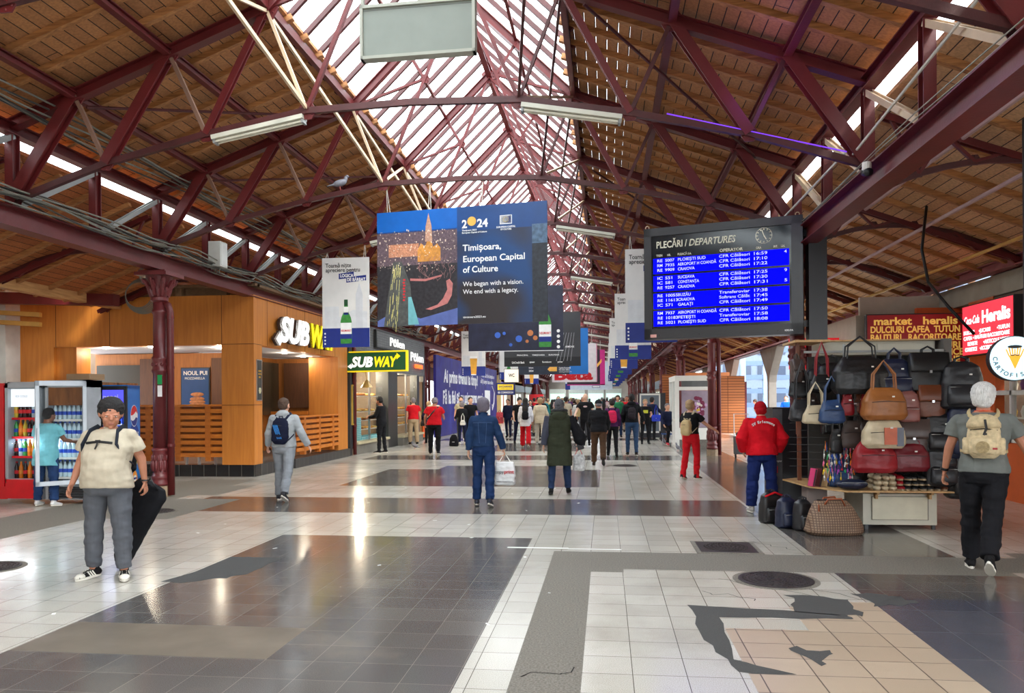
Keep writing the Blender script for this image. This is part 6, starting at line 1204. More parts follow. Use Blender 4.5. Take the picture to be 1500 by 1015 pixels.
kb3('lower_panel', M('pebble_panel', (110, 104, 96), var=.6, scale=30), [((4.92, 27.03, 0), (6.0, 27.08, .3))], fk); kb3('transom', M('grey_glass', (92, 96, 96), rough=.2), [((5.0, 27.04, 2.1), (5.9, 27.06, 2.3))], fk)
pp = kb3('poster', M('poster_lilac', (150, 134, 150), rough=.4, var=.3, scale=3), [((5.0, 27.0, .72), (5.97, 27.02, 1.97))], fk); random.seed(8)
for c, n_, r in (((110, 24, 62), 26, .075), ((190, 150, 190), 14, .06), ((236, 226, 200), 9, .06), ((240, 176, 50), 4, .085)):
    m_ = MB()
    for q in range(n_): a = random.uniform(0, 6.28); d = random.uniform(.05, .36); m_.ell((5.5 + d * math.cos(a), 26.995, 1.32 + d * math.sin(a) * 1.1), (r, .01, r * .9), 8, 5)
    m_.build('flower_print', M('petal_%d' % c[0], c, var=.4, scale=40), pp, True)
kb3('side_glass', glass('shop_glass'), [((4.83, 27.2, .98), (4.835, 29.4, 2.3))], fk); kb3('roof', WHITE, [((4.78, 27.0, 2.42), (6.2, 29.6, 2.48))], fk)
oc = thing('slatted_cabin', 'orange slatted cabin with a dark doorway and red lamp on the right side', 'kiosk', (7.6, 34, 0)); kb3('wall', SLT, [((6.0, 34, 2.0), (8.3, 34.1, 2.65)), ((7.3, 34, .2), (8.3, 34.1, 2.0)), ((6.0, 34, .2), (6.4, 34.1, 2.0)), ((5.0, 36, .2), (6.0, 36.1, 2.8))], oc); kb3('side_wall', M('maroon_poster_wall', (120, 50, 60), var=.4), [((8.3, 34.1, .2), (8.4, 38, 2.4))], oc)
kb3('doorway', M('dark_interior', (30, 34, 34)), [((6.4, 34.3, .2), (7.3, 34.35, 2.0))], oc); kb3('door_lining', M('wine_lining', (96, 24, 34)), [((7.1, 34.02, .2), (7.3, 34.3, 2.0))], oc); kb3('red_lamp', M('lamp_red', (255, 60, 40), emit=6), [((6.5, 33.98, 1.82), (6.68, 34.0, 1.95))], oc); kb3('white_lamp', SPM, [((6.72, 33.98, 1.82), (6.9, 34.0, 1.95))], oc)
t = thing('trolley', 'grey luggage trolley standing right of the second column', 'trolley', (6.25, 22.6, 0)); m_ = MB(); m_.b2((-.22, -.12, .12), (.22, .12, .62)); m_.build('box', M('trolley_grey', (70, 72, 76)), t); m_ = MB(); m_.tube([(-.2, .1, .6), (-.2, .12, 1.25), (.2, .12, 1.25), (.2, .1, .6)], .014, 6); m_.build('handle', CHROME, t)
for x in (-.18, .18): m_ = MB(); m_.tube([(x - .02, 0, .06), (x + .02, 0, .06)], .06, 12); m_.build('wheel', BLACK, t)
m_ = MB(); m_.ell((0, 0, .68), (.18, .1, .1), 10, 6); m_.build('folded_load', BLACK, t, smooth=True)
t = thing('snack_machine', 'dark upright machine with a white-framed window on the right of the crowd', 'vending machine', (4.4, 33.5, 0)); m_ = MB(); m_.b2((-.55, 0, .05), (.55, .8, 1.95)); m_.build('body', M('machine_dark', (44, 44, 50)), t); m_ = MB(); m_.b2((-.5, -.02, .3), (.3, 0, 1.85)); m_.build('window', M('window_pale', (110, 120, 130), rough=.2), t)
m_ = MB(); m_.b2((-.53, -.03, .25), (-.47, 0, 1.9)); m_.b2((.27, -.03, .25), (.33, 0, 1.9)); m_.b2((-.53, -.03, 1.85), (.33, 0, 1.92)); m_.b2((-.53, -.03, .25), (.33, 0, .32)); m_.build('window_frame', WHITE, t)
# stalls and shops further down on both sides
random.seed(14)
FS = [((-5.0, 54, 56.5), (226, 96, 60), 'orange pillar-like shop end beyond the hoarding'), ((-5.4, 57, 64), (150, 120, 96), 'brown shopfront beyond the orange one on the left'), ((-5.4, 65, 74), (110, 100, 92), 'dim shopfront far on the left'), ((-5.4, 75, 100), (140, 132, 120), 'last shopfront on the left'), ((6.2, 40, 46), (196, 116, 64), 'orange boarded stall beyond the slatted cabin'), ((6.2, 48, 60), (150, 100, 70), 'brown stall far on the right'), ((6.2, 62, 100), (120, 112, 106), 'last stall row on the right')]
for (x, a, b_), c, lb in FS:
    t = thing('far_shop', lb, 'shop', (x, (a + b_) / 2, 0)); s_ = 1 if x > 0 else -1; m_ = MB(); m_.b2((x, a, 0), (x + s_ * 2.4, b_, 3.0)); m_.build('wall', M('shop_wall_%d' % c[0], c, var=.25, scale=1.5), t, True)
    for q in range(int((b_ - a) // 2.4)): y = a + .4 + q * 2.4; m_ = MB(); m_.b2((x - s_ * .02, y, .5), (x, y + 1.6, 2.2)); m_.build('lit_window', M('far_window', (206, 210, 196), emit=.5, var=.4, scale=2), t, True)
    m_ = MB(); m_.b2((x - s_ * .1, a, 2.4), (x, b_, 2.95)); m_.build('fascia', M('fascia_%d' % c[1], tuple(min(255, v_ + 30) for v_ in c[::-1])), t, True)
t = thing('bottle_statue', 'tall red-labelled cola bottle figure standing far down the hall', 'advertising figure', (-2.9, 60, 0)); m_ = MB(); m_.lathe([(.5, 0), (.5, 1.2), (.55, 1.6), (.5, 2.1), (.2, 2.9), (.15, 3.3)], n=16); m_.build('bottle', M('cola_dark', (70, 22, 24), rough=.2), t, smooth=True); m_ = MB(); m_.lathe([(.56, 1.5), (.56, 2.1)], n=16); m_.build('label_band', RD_, t)
for i, x in enumerate((-3.6, -1.2, 1.2, 3.4)):
    t = thing('far_counter', 'pale lit counter at the end of the hall, %s from the left' % ('first', 'second', 'third', 'fourth')[i], 'counter', (x, 98, 0)); m_ = MB(); m_.b2((-1, 0, 0), (1, 1, 3)); m_.build('body', M('far_counter_white', (206, 214, 210)), t); m_ = MB(); m_.b2((-.9, -.05, 1), (.9, 0, 2.4)); m_.build('lit_panel', M('far_panel_green', (176, 214, 200), emit=.8), t)
# ---------------------------------------------------------------- outside
CN = M('weathered_concrete', (142, 134, 126), rough=.85, var=.2, scale=3, bump=.2); n = 0
for k in (1, 4, 7, 10, 13, 16, 19, 22):
    y = YK(k) - .4; m_ = MB(); pr = [(-.16, 0), (.16, 0), (.16, 2.35), (.3, 2.65), (1.7, 3.72), (1.7, 3.95), (-1.7, 3.95), (-1.7, 3.72), (-.3, 2.65), (-.16, 2.35)]
    m_.prism(pr, .3, Matrix.Translation((9.3, y, 0)) @ RX @ Matrix.Translation((0, .15, 0))); m_.build('concrete_column', CN, label=('grey concrete column with a flared head, %s along the platform edge' % ('nearest', 'second', 'third', 'fourth', 'fifth', 'sixth', 'seventh', 'farthest')[n]), cat='column', group='flared concrete columns', loc=(9.3, y, 0)); n += 1
m_ = MB(); m_.b2((9.1, 20.4, 3.75), (9.5, 110, 4.0)); m_.build('trim_4', STEEL2, kind='structure', label='dark steel beam over the flared concrete columns')
TWR = M('pale_blue_tower', (128, 156, 184), rough=.6)
for i, (x, y) in enumerate(((12.0, 52), (13.9, 53))):
    t = thing('scaffold_tower', 'pale blue-white lattice tower outside, %s' % ('left of the two', 'right of the two')[i], 'tower', (x, y, 0)); m_ = MB()
    for a in (-.7, .7): m_ = MB(); m_.b2((a - .15, -.2, 0), (a + .15, .2, 8)); m_.build('post', TWR, t)
    m_ = MB()
    for q in range(9): m_.b2((-.7, -.15, .2 + q * .9), (.7, .15, .5 + q * .9))
    m_.build('landing', M('tower_grey', (84, 106, 140)), t)
t = thing('platform_canopy', 'pale platform canopy with ribbed underside outside on the right', 'canopy', (20, 45, 0)); m_ = MB(); m_.b2((20, 30, 5.2), (34, 62, 5.4)); m_.build('roof', M('canopy_white', (120, 128, 140)), t, True)
m_ = MB()
for q in range(14): m_.b2((20, 31 + q * 2.3, 4.8), (34, 31.25 + q * 2.3, 5.2))
m_.build('rib', M('canopy_rib', (92, 100, 112)), t, True); m_ = MB()
for y in (36, 46, 56):
    for x in (20.5, 27): m_.b2((x, y, 0), (x + .3, y + .3, 4.8))
m_.build('post', M('canopy_rib', (92, 100, 112)), t, True)
t = thing('office_block', 'pale grey-blue building with many windows beyond the platforms', 'building', (24, 75, 0)); m_ = MB(); m_.b2((12, 72, 0), (60, 80, 16)); m_.build('wall', M('block_pale', (104, 118, 138)), t, True)
for q in range(16):
    for r in range(5): m_ = MB(); m_.b2((13 + q * 1.5, 71.9, 1.2 + r * 2.2), (13.9 + q * 1.5, 72, 2.6 + r * 2.2)); m_.build('window', M('block_window', (50, 62, 84), rough=.2), t, True)
m_ = MB(); m_.b2((9.8, 26.5, 0), (10.0, 31.0, 4)); m_.build('pink_brick_wall', grid_mat('pink_brick', .25, .08, .006, (206, 172, 160), (216, 184, 172), (180, 160, 150), axes=(1, 2)), label='pinkish brick wall outside behind the stall', cat='wall', loc=(9.9, 28.7, 0))
t = thing('bench', 'dark slatted bench on the bright platform', 'bench', (10.8, 31, 0)); m_ = MB(); m_.b2((-1.3, 0, .4), (1.3, .45, .46)); m_.b2((-1.3, .42, .5), (1.3, .48, .95)); m_.build('seat', M('bench_brown', (84, 66, 58)), t)
for x in (-1.1, 1.0): m_ = MB(); m_.b2((x, .05, 0), (x + .08, .4, .4)); m_.build('leg', DARK, t)
# ---------------------------------------------------------------- people


def about(p, R): return Matrix.Translation(p) @ R @ Matrix.Translation(-V(p))

SK = {n: M('skin_' + n, c, rough=.55, var=.06, scale=20, bump=.05, bs=90) for n, c in (('light', (214, 160, 132)), ('tan', (184, 124, 96)), ('brown', (140, 92, 70)), ('pale', (226, 182, 158)))}
HR = {n: M('hair_' + n, c, rough=.7, var=.35, scale=30, stretch=(3, 3, .5), bump=.8, bs=70) for n, c in (('black', (24, 20, 20)), ('brown', (74, 54, 42)), ('grey', (128, 120, 124)), ('white', (222, 218, 212)), ('blond', (178, 148, 110)), ('darkbrown', (44, 34, 30)), ('purplegrey', (112, 104, 116)))}
class Pose: pass
def pose(legs=((12, 5), (-12, 12)), arms=((5, 8, 12, 4), (-5, 8, 12, 4)), head=(0, 0), lean=3, fat=1.0, sh=1.0, toe=6, hs=1.0):
    p = Pose(); p.fat = fat; p.sh = sh; p.leg = []; p.feet = []; mn = 9
    for i, sd in enumerate((-1, 1)):
        a, b_ = D2(legs[i][0]), D2(legs[i][1]); sp = D2(legs[i][2]) if len(legs[i]) > 2 else D2(2.5)
        hp = V((sd * .092 * (1 + (fat - 1) * .5), 0, .90)); kn = hp + V((sd * math.sin(sp), math.sin(a), -math.cos(a))).normalized() * .43
        an = kn + V((sd * math.sin(sp) * .6, math.sin(a - b_), -math.cos(a - b_))).normalized() * .41
        pt = min(0, (a - b_) * .95)
        mn = min(mn, an.z - max(.08, .08 * math.cos(pt) + .165 * math.sin(-pt)))
        p.leg.append([hp, kn, an]); p.feet.append((an, pt, -sd * D2(toe)))
    p.dz = -mn
    for l in p.leg:
        for q in l: q.z += p.dz
    p.hip = V((0, 0, .92 + p.dz)); p.U = about(p.hip, rx(-D2(lean))) @ Matrix.Translation((0, 0, p.dz))
    p.HD = p.U @ about((0, -.01, 1.49), rzm(-D2(head[0])) @ rx(-D2(head[1]))) @ about((0, 0, 1.49), Matrix.Diagonal((1.12 * hs, 1.06 * hs, 1.05 * hs, 1)))
    p.arm = []
    for i, sd in enumerate((-1, 1)):
        f, o, b_, c = [D2(q) for q in arms[i][:4]]
        s0 = V((sd * (.178 * sh * (1 + (fat - 1) * .45)), -.005, 1.405)); e = s0 + V((sd * math.sin(o), math.sin(f) * math.cos(o), -math.cos(f) * math.cos(o))) * .285
        oo = o - c; w_ = e + V((sd * math.sin(oo), math.sin(f + b_) * math.cos(oo), -math.cos(f + b_) * math.cos(oo))) * .245
        p.arm.append([s0, e, w_]); 
    p.curl = [a[4] if len(a) > 4 else 1 for a in arms]
    return p
def torso(m, p, inf=0, z0=.84, z1=1.46, belly=0, hipw=0, flare=0):
    f = p.fat; S_ = p.sh
    prof = [(.80, .13, .10), (.88, .168, .122), (.96, .168, .12), (1.06, .148, .108), (1.16, .155, .112), (1.27, .172, .122), (1.36, .182 * S_, .112), (1.415, .165 * S_, .092), (1.45, .10, .068), (1.48, .062, .058)]
    def at(z):
        for a, b_ in zip(prof, prof[1:]):
            if a[0] <= z <= b_[0]: t = (z - a[0]) / (b_[0] - a[0]); return [a[i] + (b_[i] - a[i]) * t for i in range(3)]
        return prof[0] if z < prof[0][0] else prof[-1]
    zs = sorted({z0, z1} | {q[0] for q in prof if z0 < q[0] < z1}); secs = []
    for z in zs:
        if z < .80: q = [z, .165 + flare * (.8 - z), .125 + flare * .8 * (.8 - z)]
        else: q = list(at(z))
        if z < .9 and flare is not None and z0 < .8: q[1] = max(q[1], .168); q[2] = max(q[2], .122)
        ff = f if z < 1.35 else 1 + (f - 1) * .5
        if z > 1.43: ff = 1 + (f - 1) * .2
        bl = belly * max(0, 1 - abs(z - 1.08) / .26)
        secs.append((0, bl * .55 - .005, z, q[1] * ff + inf + (hipw if z < 1 else 0), q[2] * ff + inf + bl * .5))
    m.loft(secs, 20, 2.3)
def hand(m, el, wr, sd, curl=1.0, full=True):
    d = (wr - el).normalized(); fw = V((0, 1, 0)); fw = (fw - d * fw.dot(d)).normalized() if abs(d.y) < .9 else V((0, 0, 1)) - d * d.z
    fw.normalize(); n_ = V((-sd, 0, 0)); n_ = (n_ - d * n_.dot(d) - fw * n_.dot(fw))
    if n_.length < .1: n_ = d.cross(fw) * -sd
    n_.normalize()
    if not full:
        m.tube([wr - d * .02, wr + d * .05, wr + d * .1 + n_ * .01, wr + d * .14 + n_ * .04 * curl], [(.025, .022), (.02, .038), (.018, .036), (.012, .02)], 8, up=fw); return
    R = Matrix((fw, n_, d)).transposed()
    for t, w_, th in ((.0, .027, .02), (.03, .034, .017), (.06, .039, .016), (.085, .038, .014)):
        m.ell(wr + d * t, (w_, th, .026), 12, 8, R)
    for i, (off, ln) in enumerate(((.030, .070), (.0105, .078), (-.0105, .073), (-.030, .056))):
        b_ = wr + d * .088 + fw * off; dd = (d + fw * off * 2.2).normalized(); a = .25 * curl; pts = [b_ - dd * .015, b_]; dirv = dd
        for sgl in (.42, .33, .25):
            dirv = (Matrix.Rotation(a if dd.cross(n_).length else 0, 3, dd.cross(n_).normalized()) @ dirv).normalized(); pts.append(pts[-1] + dirv * ln * sgl); a = .42 * curl
            
        m.tube(pts, [.0105, .0095, .0088, .0082, .0065], 8, up=n_)
    b_ = wr + d * .022 + fw * .03; t1 = (d * .7 + fw * .65 + n_ * .3).normalized(); t2 = (d * .9 + fw * .15 + n_ * .45 * curl).normalized()
    m.tube([b_ - t1 * .015, b_, b_ + t1 * .036, b_ + t1 * .036 + t2 * .03, b_ + t1 * .036 + t2 * .05], [.013, .0125, .0105, .009, .007], 8, up=n_)
def limb(m, pts, rads, n=12):
    P_ = []; R_ = []
    for i, (a, b_) in enumerate(zip(pts, pts[1:])):
        for t in (0, .25, .5, .75): P_.append(a.lerp(b_, t)); R_.append(rads[i] * (1 - t) + rads[i + 1] * t)
    P_.append(pts[-1]); R_.append(rads[-1])
    for i in range(1, len(P_) - 1):
        if i % 4 == 1 or i % 4 == 2: R_[i] *= 1.05
    m.tube(P_, R_, n)
def person(label, pos, rz, h, P_, skin='light', hair=('short', 'brown'), top=None, legs_=None, shoe=None, vox=.009, belly=0, group=None, name='person', extra=None):
    t = thing(name, label, 'person', (pos[0], pos[1], 0), D2(rz), group); k = h / 1.72; t.scale = (k, k, k)
    near = vox < .012; f = P_.fat; sd_ = hash(label) % 97 if False else len(label) * 1.7
    m = MB(); m.T = None
    lf = 1 + (f - 1) * .6
    for l in P_.leg: limb(m, [l[0], l[1], l[2]], [.078 * lf, .052 * lf, .036], 10)
    for an, pt, yw in P_.feet:
        m.T = Matrix.Translation(an) @ rzm(yw) @ rx(pt); m.tube([(0, -.04, -.03), (0, .04, -.04), (0, .13, -.058)], [(.03, .03), (.036, .03), (.035, .015)], 8); m.T = None
    m.T = P_.U; torso(m, P_, 0, .80, 1.47, belly); m.tube([(0, -.012, 1.40), (0, -.008, 1.47), (0, .002, 1.55)], [.066, .056 * (1 + (f - 1) * .4), .055], 12)
    for i, a in enumerate(P_.arm):
        limb(m, [a[0] + V(((.02, -.02)[i], 0, -.03)), a[1], a[2]], [.043 * lf, .038 * lf, .026], 10); hand(m, a[1], a[2], (-1, 1)[i], P_.curl[i], near)
    m.T = P_.HD; fh = 1 + (f - 1) * .22
    m.ell((0, -.005, 1.615), (.075 * fh, .093, .1), 16, 10); m.ell((0, .028, 1.555), (.056 * fh, .062, .072), 14, 8); m.ell((0, .02, 1.60), (.068 * fh, .075, .06), 14, 8)
    m.tube([(0, .088, 1.615), (0, .106, 1.588), (0, .098, 1.578)], [.009, .014, .011], 8)
    for s_ in (-1, 1):
        m.ell((s_ * .075 * fh, -.005, 1.595), (.01, .02, .031), 8, 6); m.ell((s_ * .03, .082, 1.622), (.022, .012, .007), 8, 6); m.ell((s_ * .036, .07, 1.575), (.022, .02, .02), 8, 6)
    m.ell((0, .086, 1.548), (.022, .01, .006), 8, 6); m.ell((0, .084, 1.538), (.018, .011, .006), 8, 6); m.ell((0, .075, 1.505), (.02, .016, .014), 8, 6)
    body = part('body', m.remesh(.0045 if vox < .007 else (.0065 if near else vox), 2 if near else 1), SK[skin], t)
    if near:
        e = MB(); e.T = P_.HD
        for s_ in (-1, 1): e.ell((s_ * .03, .0815, 1.607), (.0115, .008, .0065), 10, 6)
        e.build('eye', M('eye_white', (215, 205, 198), rough=.3), t, smooth=True)
        e = MB(); e.T = P_.HD
        for s_ in (-1, 1): e.ell((s_ * .03, .088, 1.607), (.0045, .0025, .0045), 8, 5)
        e.build('iris', M('iris_dark', (40, 28, 22), rough=.2), t)
        e = MB(); e.T = P_.HD; e.ell((0, .094, 1.543), (.022, .0045, .0055), 10, 5); e.build('lips', M('lips', (160, 92, 84), rough=.5), t, smooth=True)
    if hair[0] != 'bald':
        m = MB(); m.T = P_.HD; st = hair[0]
        if st in ('short', 'bob', 'long', 'curly', 'crop'):
            g = {'crop': .006, 'short': .012, 'curly': .02, 'bob': .02, 'long': .014}[st]
            m.ell((0, -.024, 1.642), (.074 * fh + g, .084 + g, .082 + g * .8), 16, 10)
            m.ell((0, -.04, 1.60), (.073 * fh + g * .9, .06 + g, .075 + g), 14, 8)
            if st in ('short', 'crop'): m.ell((0, -.055, 1.562), (.055, .038, .04), 12, 8)
            if st == 'bob' or hair[1] == 'white': m.ell((0, -.04, 1.565), (.086, .066, .07), 14, 8)
            if st == 'bob':
                for s_ in (-1, 1): m.ell((s_ * .068, .01, 1.60), (.028, .05, .07), 10, 8)
            if st == 'long':
                m.tube([(0, -.05, 1.62), (0, -.085, 1.5), (0, -.13, 1.35), (0, -.135, 1.12)], [(.085, .06), (.09, .05), (.1, .04), (.07, .02)], 14)
        if st == 'cap':
            m.ell((0, -.006, 1.64), (.086, .102, .085), 16, 10); m.ell((0, .1, 1.635), (.065, .055, .01), 12, 6)
        if st == 'scarf': m.ell((0, -.012, 1.63), (.088, .1, .098), 16, 10); m.ell((0, -.035, 1.565), (.08, .075, .07), 14, 8)
        me = m.remesh(.007 if near else vox, 2, wr=.006 if st not in ('cap',) else 0, wf=26)
        part({'cap': 'cap', 'scarf': 'headscarf'}.get(st, 'hair'), me, HR[hair[1]] if hair[1] in HR else hair[1], t)
        if st == 'cap' and len(hair) > 2:
            m = MB(); m.T = P_.HD; m.ell((0, -.045, 1.59), (.074, .06, .055), 14, 8); part('hair', m.remesh(.008, 1), HR[hair[2]], t)
    # trousers
    lm, flare = legs_[0], (legs_[1] if len(legs_) > 1 else .0); m = MB(); hem = legs_[2] if len(legs_) > 2 else .05
    for l in P_.leg:
        d = (l[2] - l[1]).normalized(); e = l[2] + d * (hem - .04)
        limb(m, [l[0] + V((0, 0, .02)), l[1], e], [.1 * lf, .067 * lf + flare * .5, .052 * (1 + (f - 1) * .3) + flare], 14)
    m.T = P_.U; torso(m, P_, .014, .80, 1.0, belly * 1.05); m.T = Matrix.Translation((0, 0, P_.dz)); m.ell((0, -.02, .87), (.165 * f, .125 * f, .1), 16, 10)
    part('trousers', m.remesh(max(vox, .008), 2, wr=.011 if near else .006, wf=9, seed=sd_, crease=lambda p: .4 + max(0, 1.2 - p.z * 1.1)), lm, t)
    # top
    if top:
        tm, slv, hemz = top[:3]; inf = top[3] if len(top) > 3 else .014; m = MB(); m.T = P_.U
        fl = top[4] if len(top) > 4 else 0
        torso(m, P_, inf, hemz, 1.455, belly * 1.15, flare=fl)
        for i, a in enumerate(P_.arm):
            e = a[0].lerp(a[1], .62) if slv == 'short' else a[2]
            ex = inf * .9; sd = (-1, 1)[i]; a1 = a[1] if slv != 'short' else a[0].lerp(a[1], .3)
            if slv != 'none':
                ra, rb, rc = .052 * lf + ex * .85, .05 * lf + ex, (.034 if slv == 'long' else .056 * lf) + ex
                s0 = a[0] + V((-sd * .014, 0, -.026))
                m.ell(s0, (ra, ra, ra * .98), 14, 10); m.ell(s0 + V((-sd * .05, 0, .012)), (ra * 1.1, ra * .95, ra * .85), 14, 8)
                pts = [s0] + [s0.lerp(a1, t_) for t_ in (.33, .66)] + [a1] + [a1.lerp(e, t_) for t_ in (.33, .66)] + [e]
                m.tube(pts, [ra, ra * .97, ra * .93, rb, (rb * 2 + rc) / 3, (rb + 2 * rc) / 3, rc], 14)
        if top[5:] and 'hood' in top[5]:
            m.ell((0, -.075, 1.455), (.125, .07, .06), 14, 8); m.ell((0, -.06, 1.49), (.1, .055, .04), 12, 8)
        if top[5:] and 'collar' in top[5]: m.tube([(0, -.015, 1.42), (0, -.012, 1.50)], [.088, .072], 14)
        part(top[6] if len(top) > 6 else 'shirt', m.remesh(max(vox, .008), 2, wr=.010 if near else .006, wf=8, seed=sd_ + 5), tm, t)
    # shoes
    um, sm = shoe
    for an, pt, yw in P_.feet:
        T_ = Matrix.Translation(an) @ rzm(yw) @ rx(pt); u = MB(); u.T = T_
        u.tube([(0, -.075, -.05), (0, -.06, -.038), (0, -.01, -.03), (0, .05, -.036), (0, .11, -.046), (0, .165, -.052), (0, .185, -.058)], [(.02, .02), (.036, .036), (.04, .044), (.044, .036), (.047, .026), (.038, .02), (.016, .01)], 14)
        u.tube([(0, -.02, -.03), (0, -.015, .02)], [.044, .042], 12)
        s_ = MB(); s_.T = T_; out = [(.036 * math.cos(a) * (1.25 if math.sin(a) > 0 else .95), .055 + .135 * math.sin(a)) for a in [2 * PI * q / 20 for q in range(20)]]
        n_ = 20; s_.add([(x, y, z) for z in (-.08, -.056) for x, y in out], [tuple(range(n_))[::-1], tuple(range(n_, 2 * n_))] + [(i, (i + 1) % n_, n_ + (i + 1) % n_, n_ + i) for i in range(n_)])
        if near: o = part('shoe', u.remesh(.006, 2), um, t)
        else: o = u.build('shoe', um, t, smooth=True)
        s_.build('sole', sm, o)
    if extra: extra(t, P_)
    return t
def worn(name, label, cat, t, group=None):
    b_ = thing(name, label, cat, t.location, t.rotation_euler[2], group); b_.scale = t.scale; return b_
def backpack(t, P_, mat, mat2, label, sz=(.15, .085, .23), zc=1.22, strap=None, stripes=None, pockets=0, front=False, cat='backpack'):
    r = worn('backpack', label, cat, t); U = P_.U; f = P_.fat; yb = -.115 * f - sz[1] * .85; m = MB(); m.T = U
    secs = []
    for i in range(9):
        u_ = -1 + 2 * i / 8; k = (1 - abs(u_) ** 4) ** .5 * .95 + .05; secs.append((0, yb + .012 * u_, zc + sz[2] * u_, sz[0] * (.55 + .45 * k) * (1 - .08 * u_), sz[1] * (.35 + .65 * k)))
    m.loft(secs, 20, 3.2); part('bag_body', m.remesh(.008, 2, wr=.008, wf=10), mat, r)
    m = MB(); m.T = U; st = strap or mat2
    for s_ in (-1, 1):
        x = .108 * (1 + (f - 1) * .4); m.tube([(s_ * .05, yb + .03, zc + sz[2] * .75), (s_ * x, -.09 * f, 1.43), (s_ * x * 1.05, -.01, 1.475), (s_ * x * 1.12, .08 * f, 1.43), (s_ * x * 1.35, .135 * f, 1.30), (s_ * .16 * f, .08, 1.16), (s_ * .165 * f, -.06, 1.1), (s_ * .13, yb + .02, zc - sz[2] * .7)],
                                              [(.02, .008)] * 2 + [(.03, .01)] * 3 + [(.014, .005)] * 3, 8, up=(0, 1, .3))
    m.build('shoulder_strap', st, r, smooth=True)
    m = MB(); m.T = U; m.tube([(-.03, yb + .05, zc + sz[2] * .93), (-.028, yb + .03, zc + sz[2] * 1.12), (.028, yb + .03, zc + sz[2] * 1.12), (.03, yb + .05, zc + sz[2] * .93)], .009, 8); m.build('grab_loop', mat2, r, smooth=True)
    m = MB(); m.T = U; m.tube([(-sz[0] * .8, yb - sz[1] * .72, zc + sz[2] * .35), (0, yb - sz[1] * 1.0, zc + sz[2] * .42), (sz[0] * .8, yb - sz[1] * .72, zc + sz[2] * .35)], .005, 6); m.build('zip', BLACK, r)
    if pockets:
        m = MB(); m.T = U; m.loft([(0, yb - sz[1] * .8, zc + sz[2] * q, sz[0] * .75 * w_, sz[1] * .5 * w_) for q, w_ in ((-.8, .7), (-.7, 1), (-.1, 1), (0, .7))], 16, 3); m.build('pocket', mat, r, smooth=True)
    if pockets > 1:
        for s_ in (-1, 1): m = MB(); m.T = U; m.loft([(s_ * sz[0] * 1.0, yb, zc + sz[2] * q, .035 * w_, sz[1] * .7 * w_) for q, w_ in ((-.8, .7), (-.7, 1), (-.1, 1), (0, .7))], 14, 3); m.build('side_pocket', mat, r, smooth=True)
    if stripes:
        m = MB(); m.T = U
        for q in range(4): m.bar((-.1 + q * .022, yb - sz[1] * .97, zc + .1), (-.02 + q * .022, yb - sz[1] * 1.02, zc - .13), .01, .006, (0, 1, 0))
        m.build('stripe', stripes, r)
    return r
def palm(t, P_, i):
    """world position of the palm of hand i"""
    a = P_.arm[i]; d = (a[2] - a[1]).normalized(); q = P_.U @ (a[2] + d * .1); k = t.scale[0]
    return V(t.location) + rzm(t.rotation_euler[2]) @ (q * k)
# man in the cream shirt, left foreground
p = pose(legs=((5, 4, 6), (0, 3, 5)), arms=((-26, 10, 10, 8, 1.6), (-6, 17, 26, 8, 1.3)), head=(-30, 24), lean=-4, fat=1.34, sh=1.04, toe=28, hs=1.12)
def guyx(t, P_):
    for (an, pt, yw) in P_.feet:
        m = MB(); m.T = Matrix.Translation(an) @ rzm(yw) @ rx(pt)
        m.tube([(0, .115, -.046), (0, .15, -.047), (0, .188, -.058)], [(.05, .029), (.046, .027), (.02, .016)], 12); m.build('toe_cap', WHS, t, smooth=True)
        m = MB(); m.T = Matrix.Translation(an) @ rzm(yw) @ rx(pt)
        for s_ in (-1, 1):
            for q in range(3): m.bar((s_ * .05, .01 + q * .024, -.055), (s_ * .036, .035 + q * .024, -.005), .004, .011, (0, 1, 0))
        for q in range(4): m.bar((-.022, .04 + q * .02, -.003 - q * .006), (.022, .04 + q * .02, -.003 - q * .006), .008, .006)
        m.build('laces_and_stripes', WHS, t)
    m = MB(); m.T = P_.U; a = P_.arm[0]; q = a[2].lerp(a[1], .08); m.tube([q + V((0, 0, .008)), q - V((0, 0, .008))], .036, 12); m.build('bracelet', BLACK, t)
    m = MB(); m.T = P_.U; m.tube([(-.062, -.02, 1.475), (-.02, .06, 1.462), (.02, .06, 1.462), (.062, -.02, 1.475), (0, -.07, 1.49), (-.062, -.02, 1.475)], .011, 8); m.build('neckband', creamc, t, smooth=True)
guy = person('heavy man in cream T-shirt and grey jeans looking down, left foreground', (-2.36, 7.02), 186, 1.68, p, 'tan', ('curly', 'black'), (creamc, 'short', .87, .022, 0), (greyd, .012, .02), (BKS, WHS), vox=.0068, belly=.085, extra=guyx)
bp_ = backpack(guy, p, blackc, blackc, 'black backpack worn by the heavy man, its straps and chest strap in front', strap=cloth('slate_strap', (38, 42, 52)))
m = MB(); m.T = p.U; m.tube([(-.13, .185, 1.31), (0, .205, 1.325), (.13, .185, 1.31)], [(.012, .004)] * 3, 6, up=(0, 1, 0)); m.box((0, .212, 1.325), (.045, .012, .03)); m.tube([(.0, .21, 1.32), (.02, .225, 1.25)], .008, 6); m.build('chest_strap', BLACK, bp_)
t = thing('carrying_case', 'long black soft case leaning behind the legs of the heavy man', 'bag', (-2.26, 7.5, 0))
m = MB(); m.tube([(-.30, .0, .04), (-.27, 0, .1), (-.12, 0, .45), (.03, 0, .78), (.07, 0, .86)], [(.06, .04), (.1, .07), (.15, .08), (.2, .08), (.15, .06)], 16, up=(0, 1, 0)); part('case_body', m.remesh(.01, 3, wr=.008, wf=7), cloth('black_nylon', (22, 22, 26)), t)
m = MB(); m.tube([(-.02, -.09, .78), (.1, -.1, .93), (.16, -.07, .8)], .012, 8); m.build('handle', BLACK, t, smooth=True)
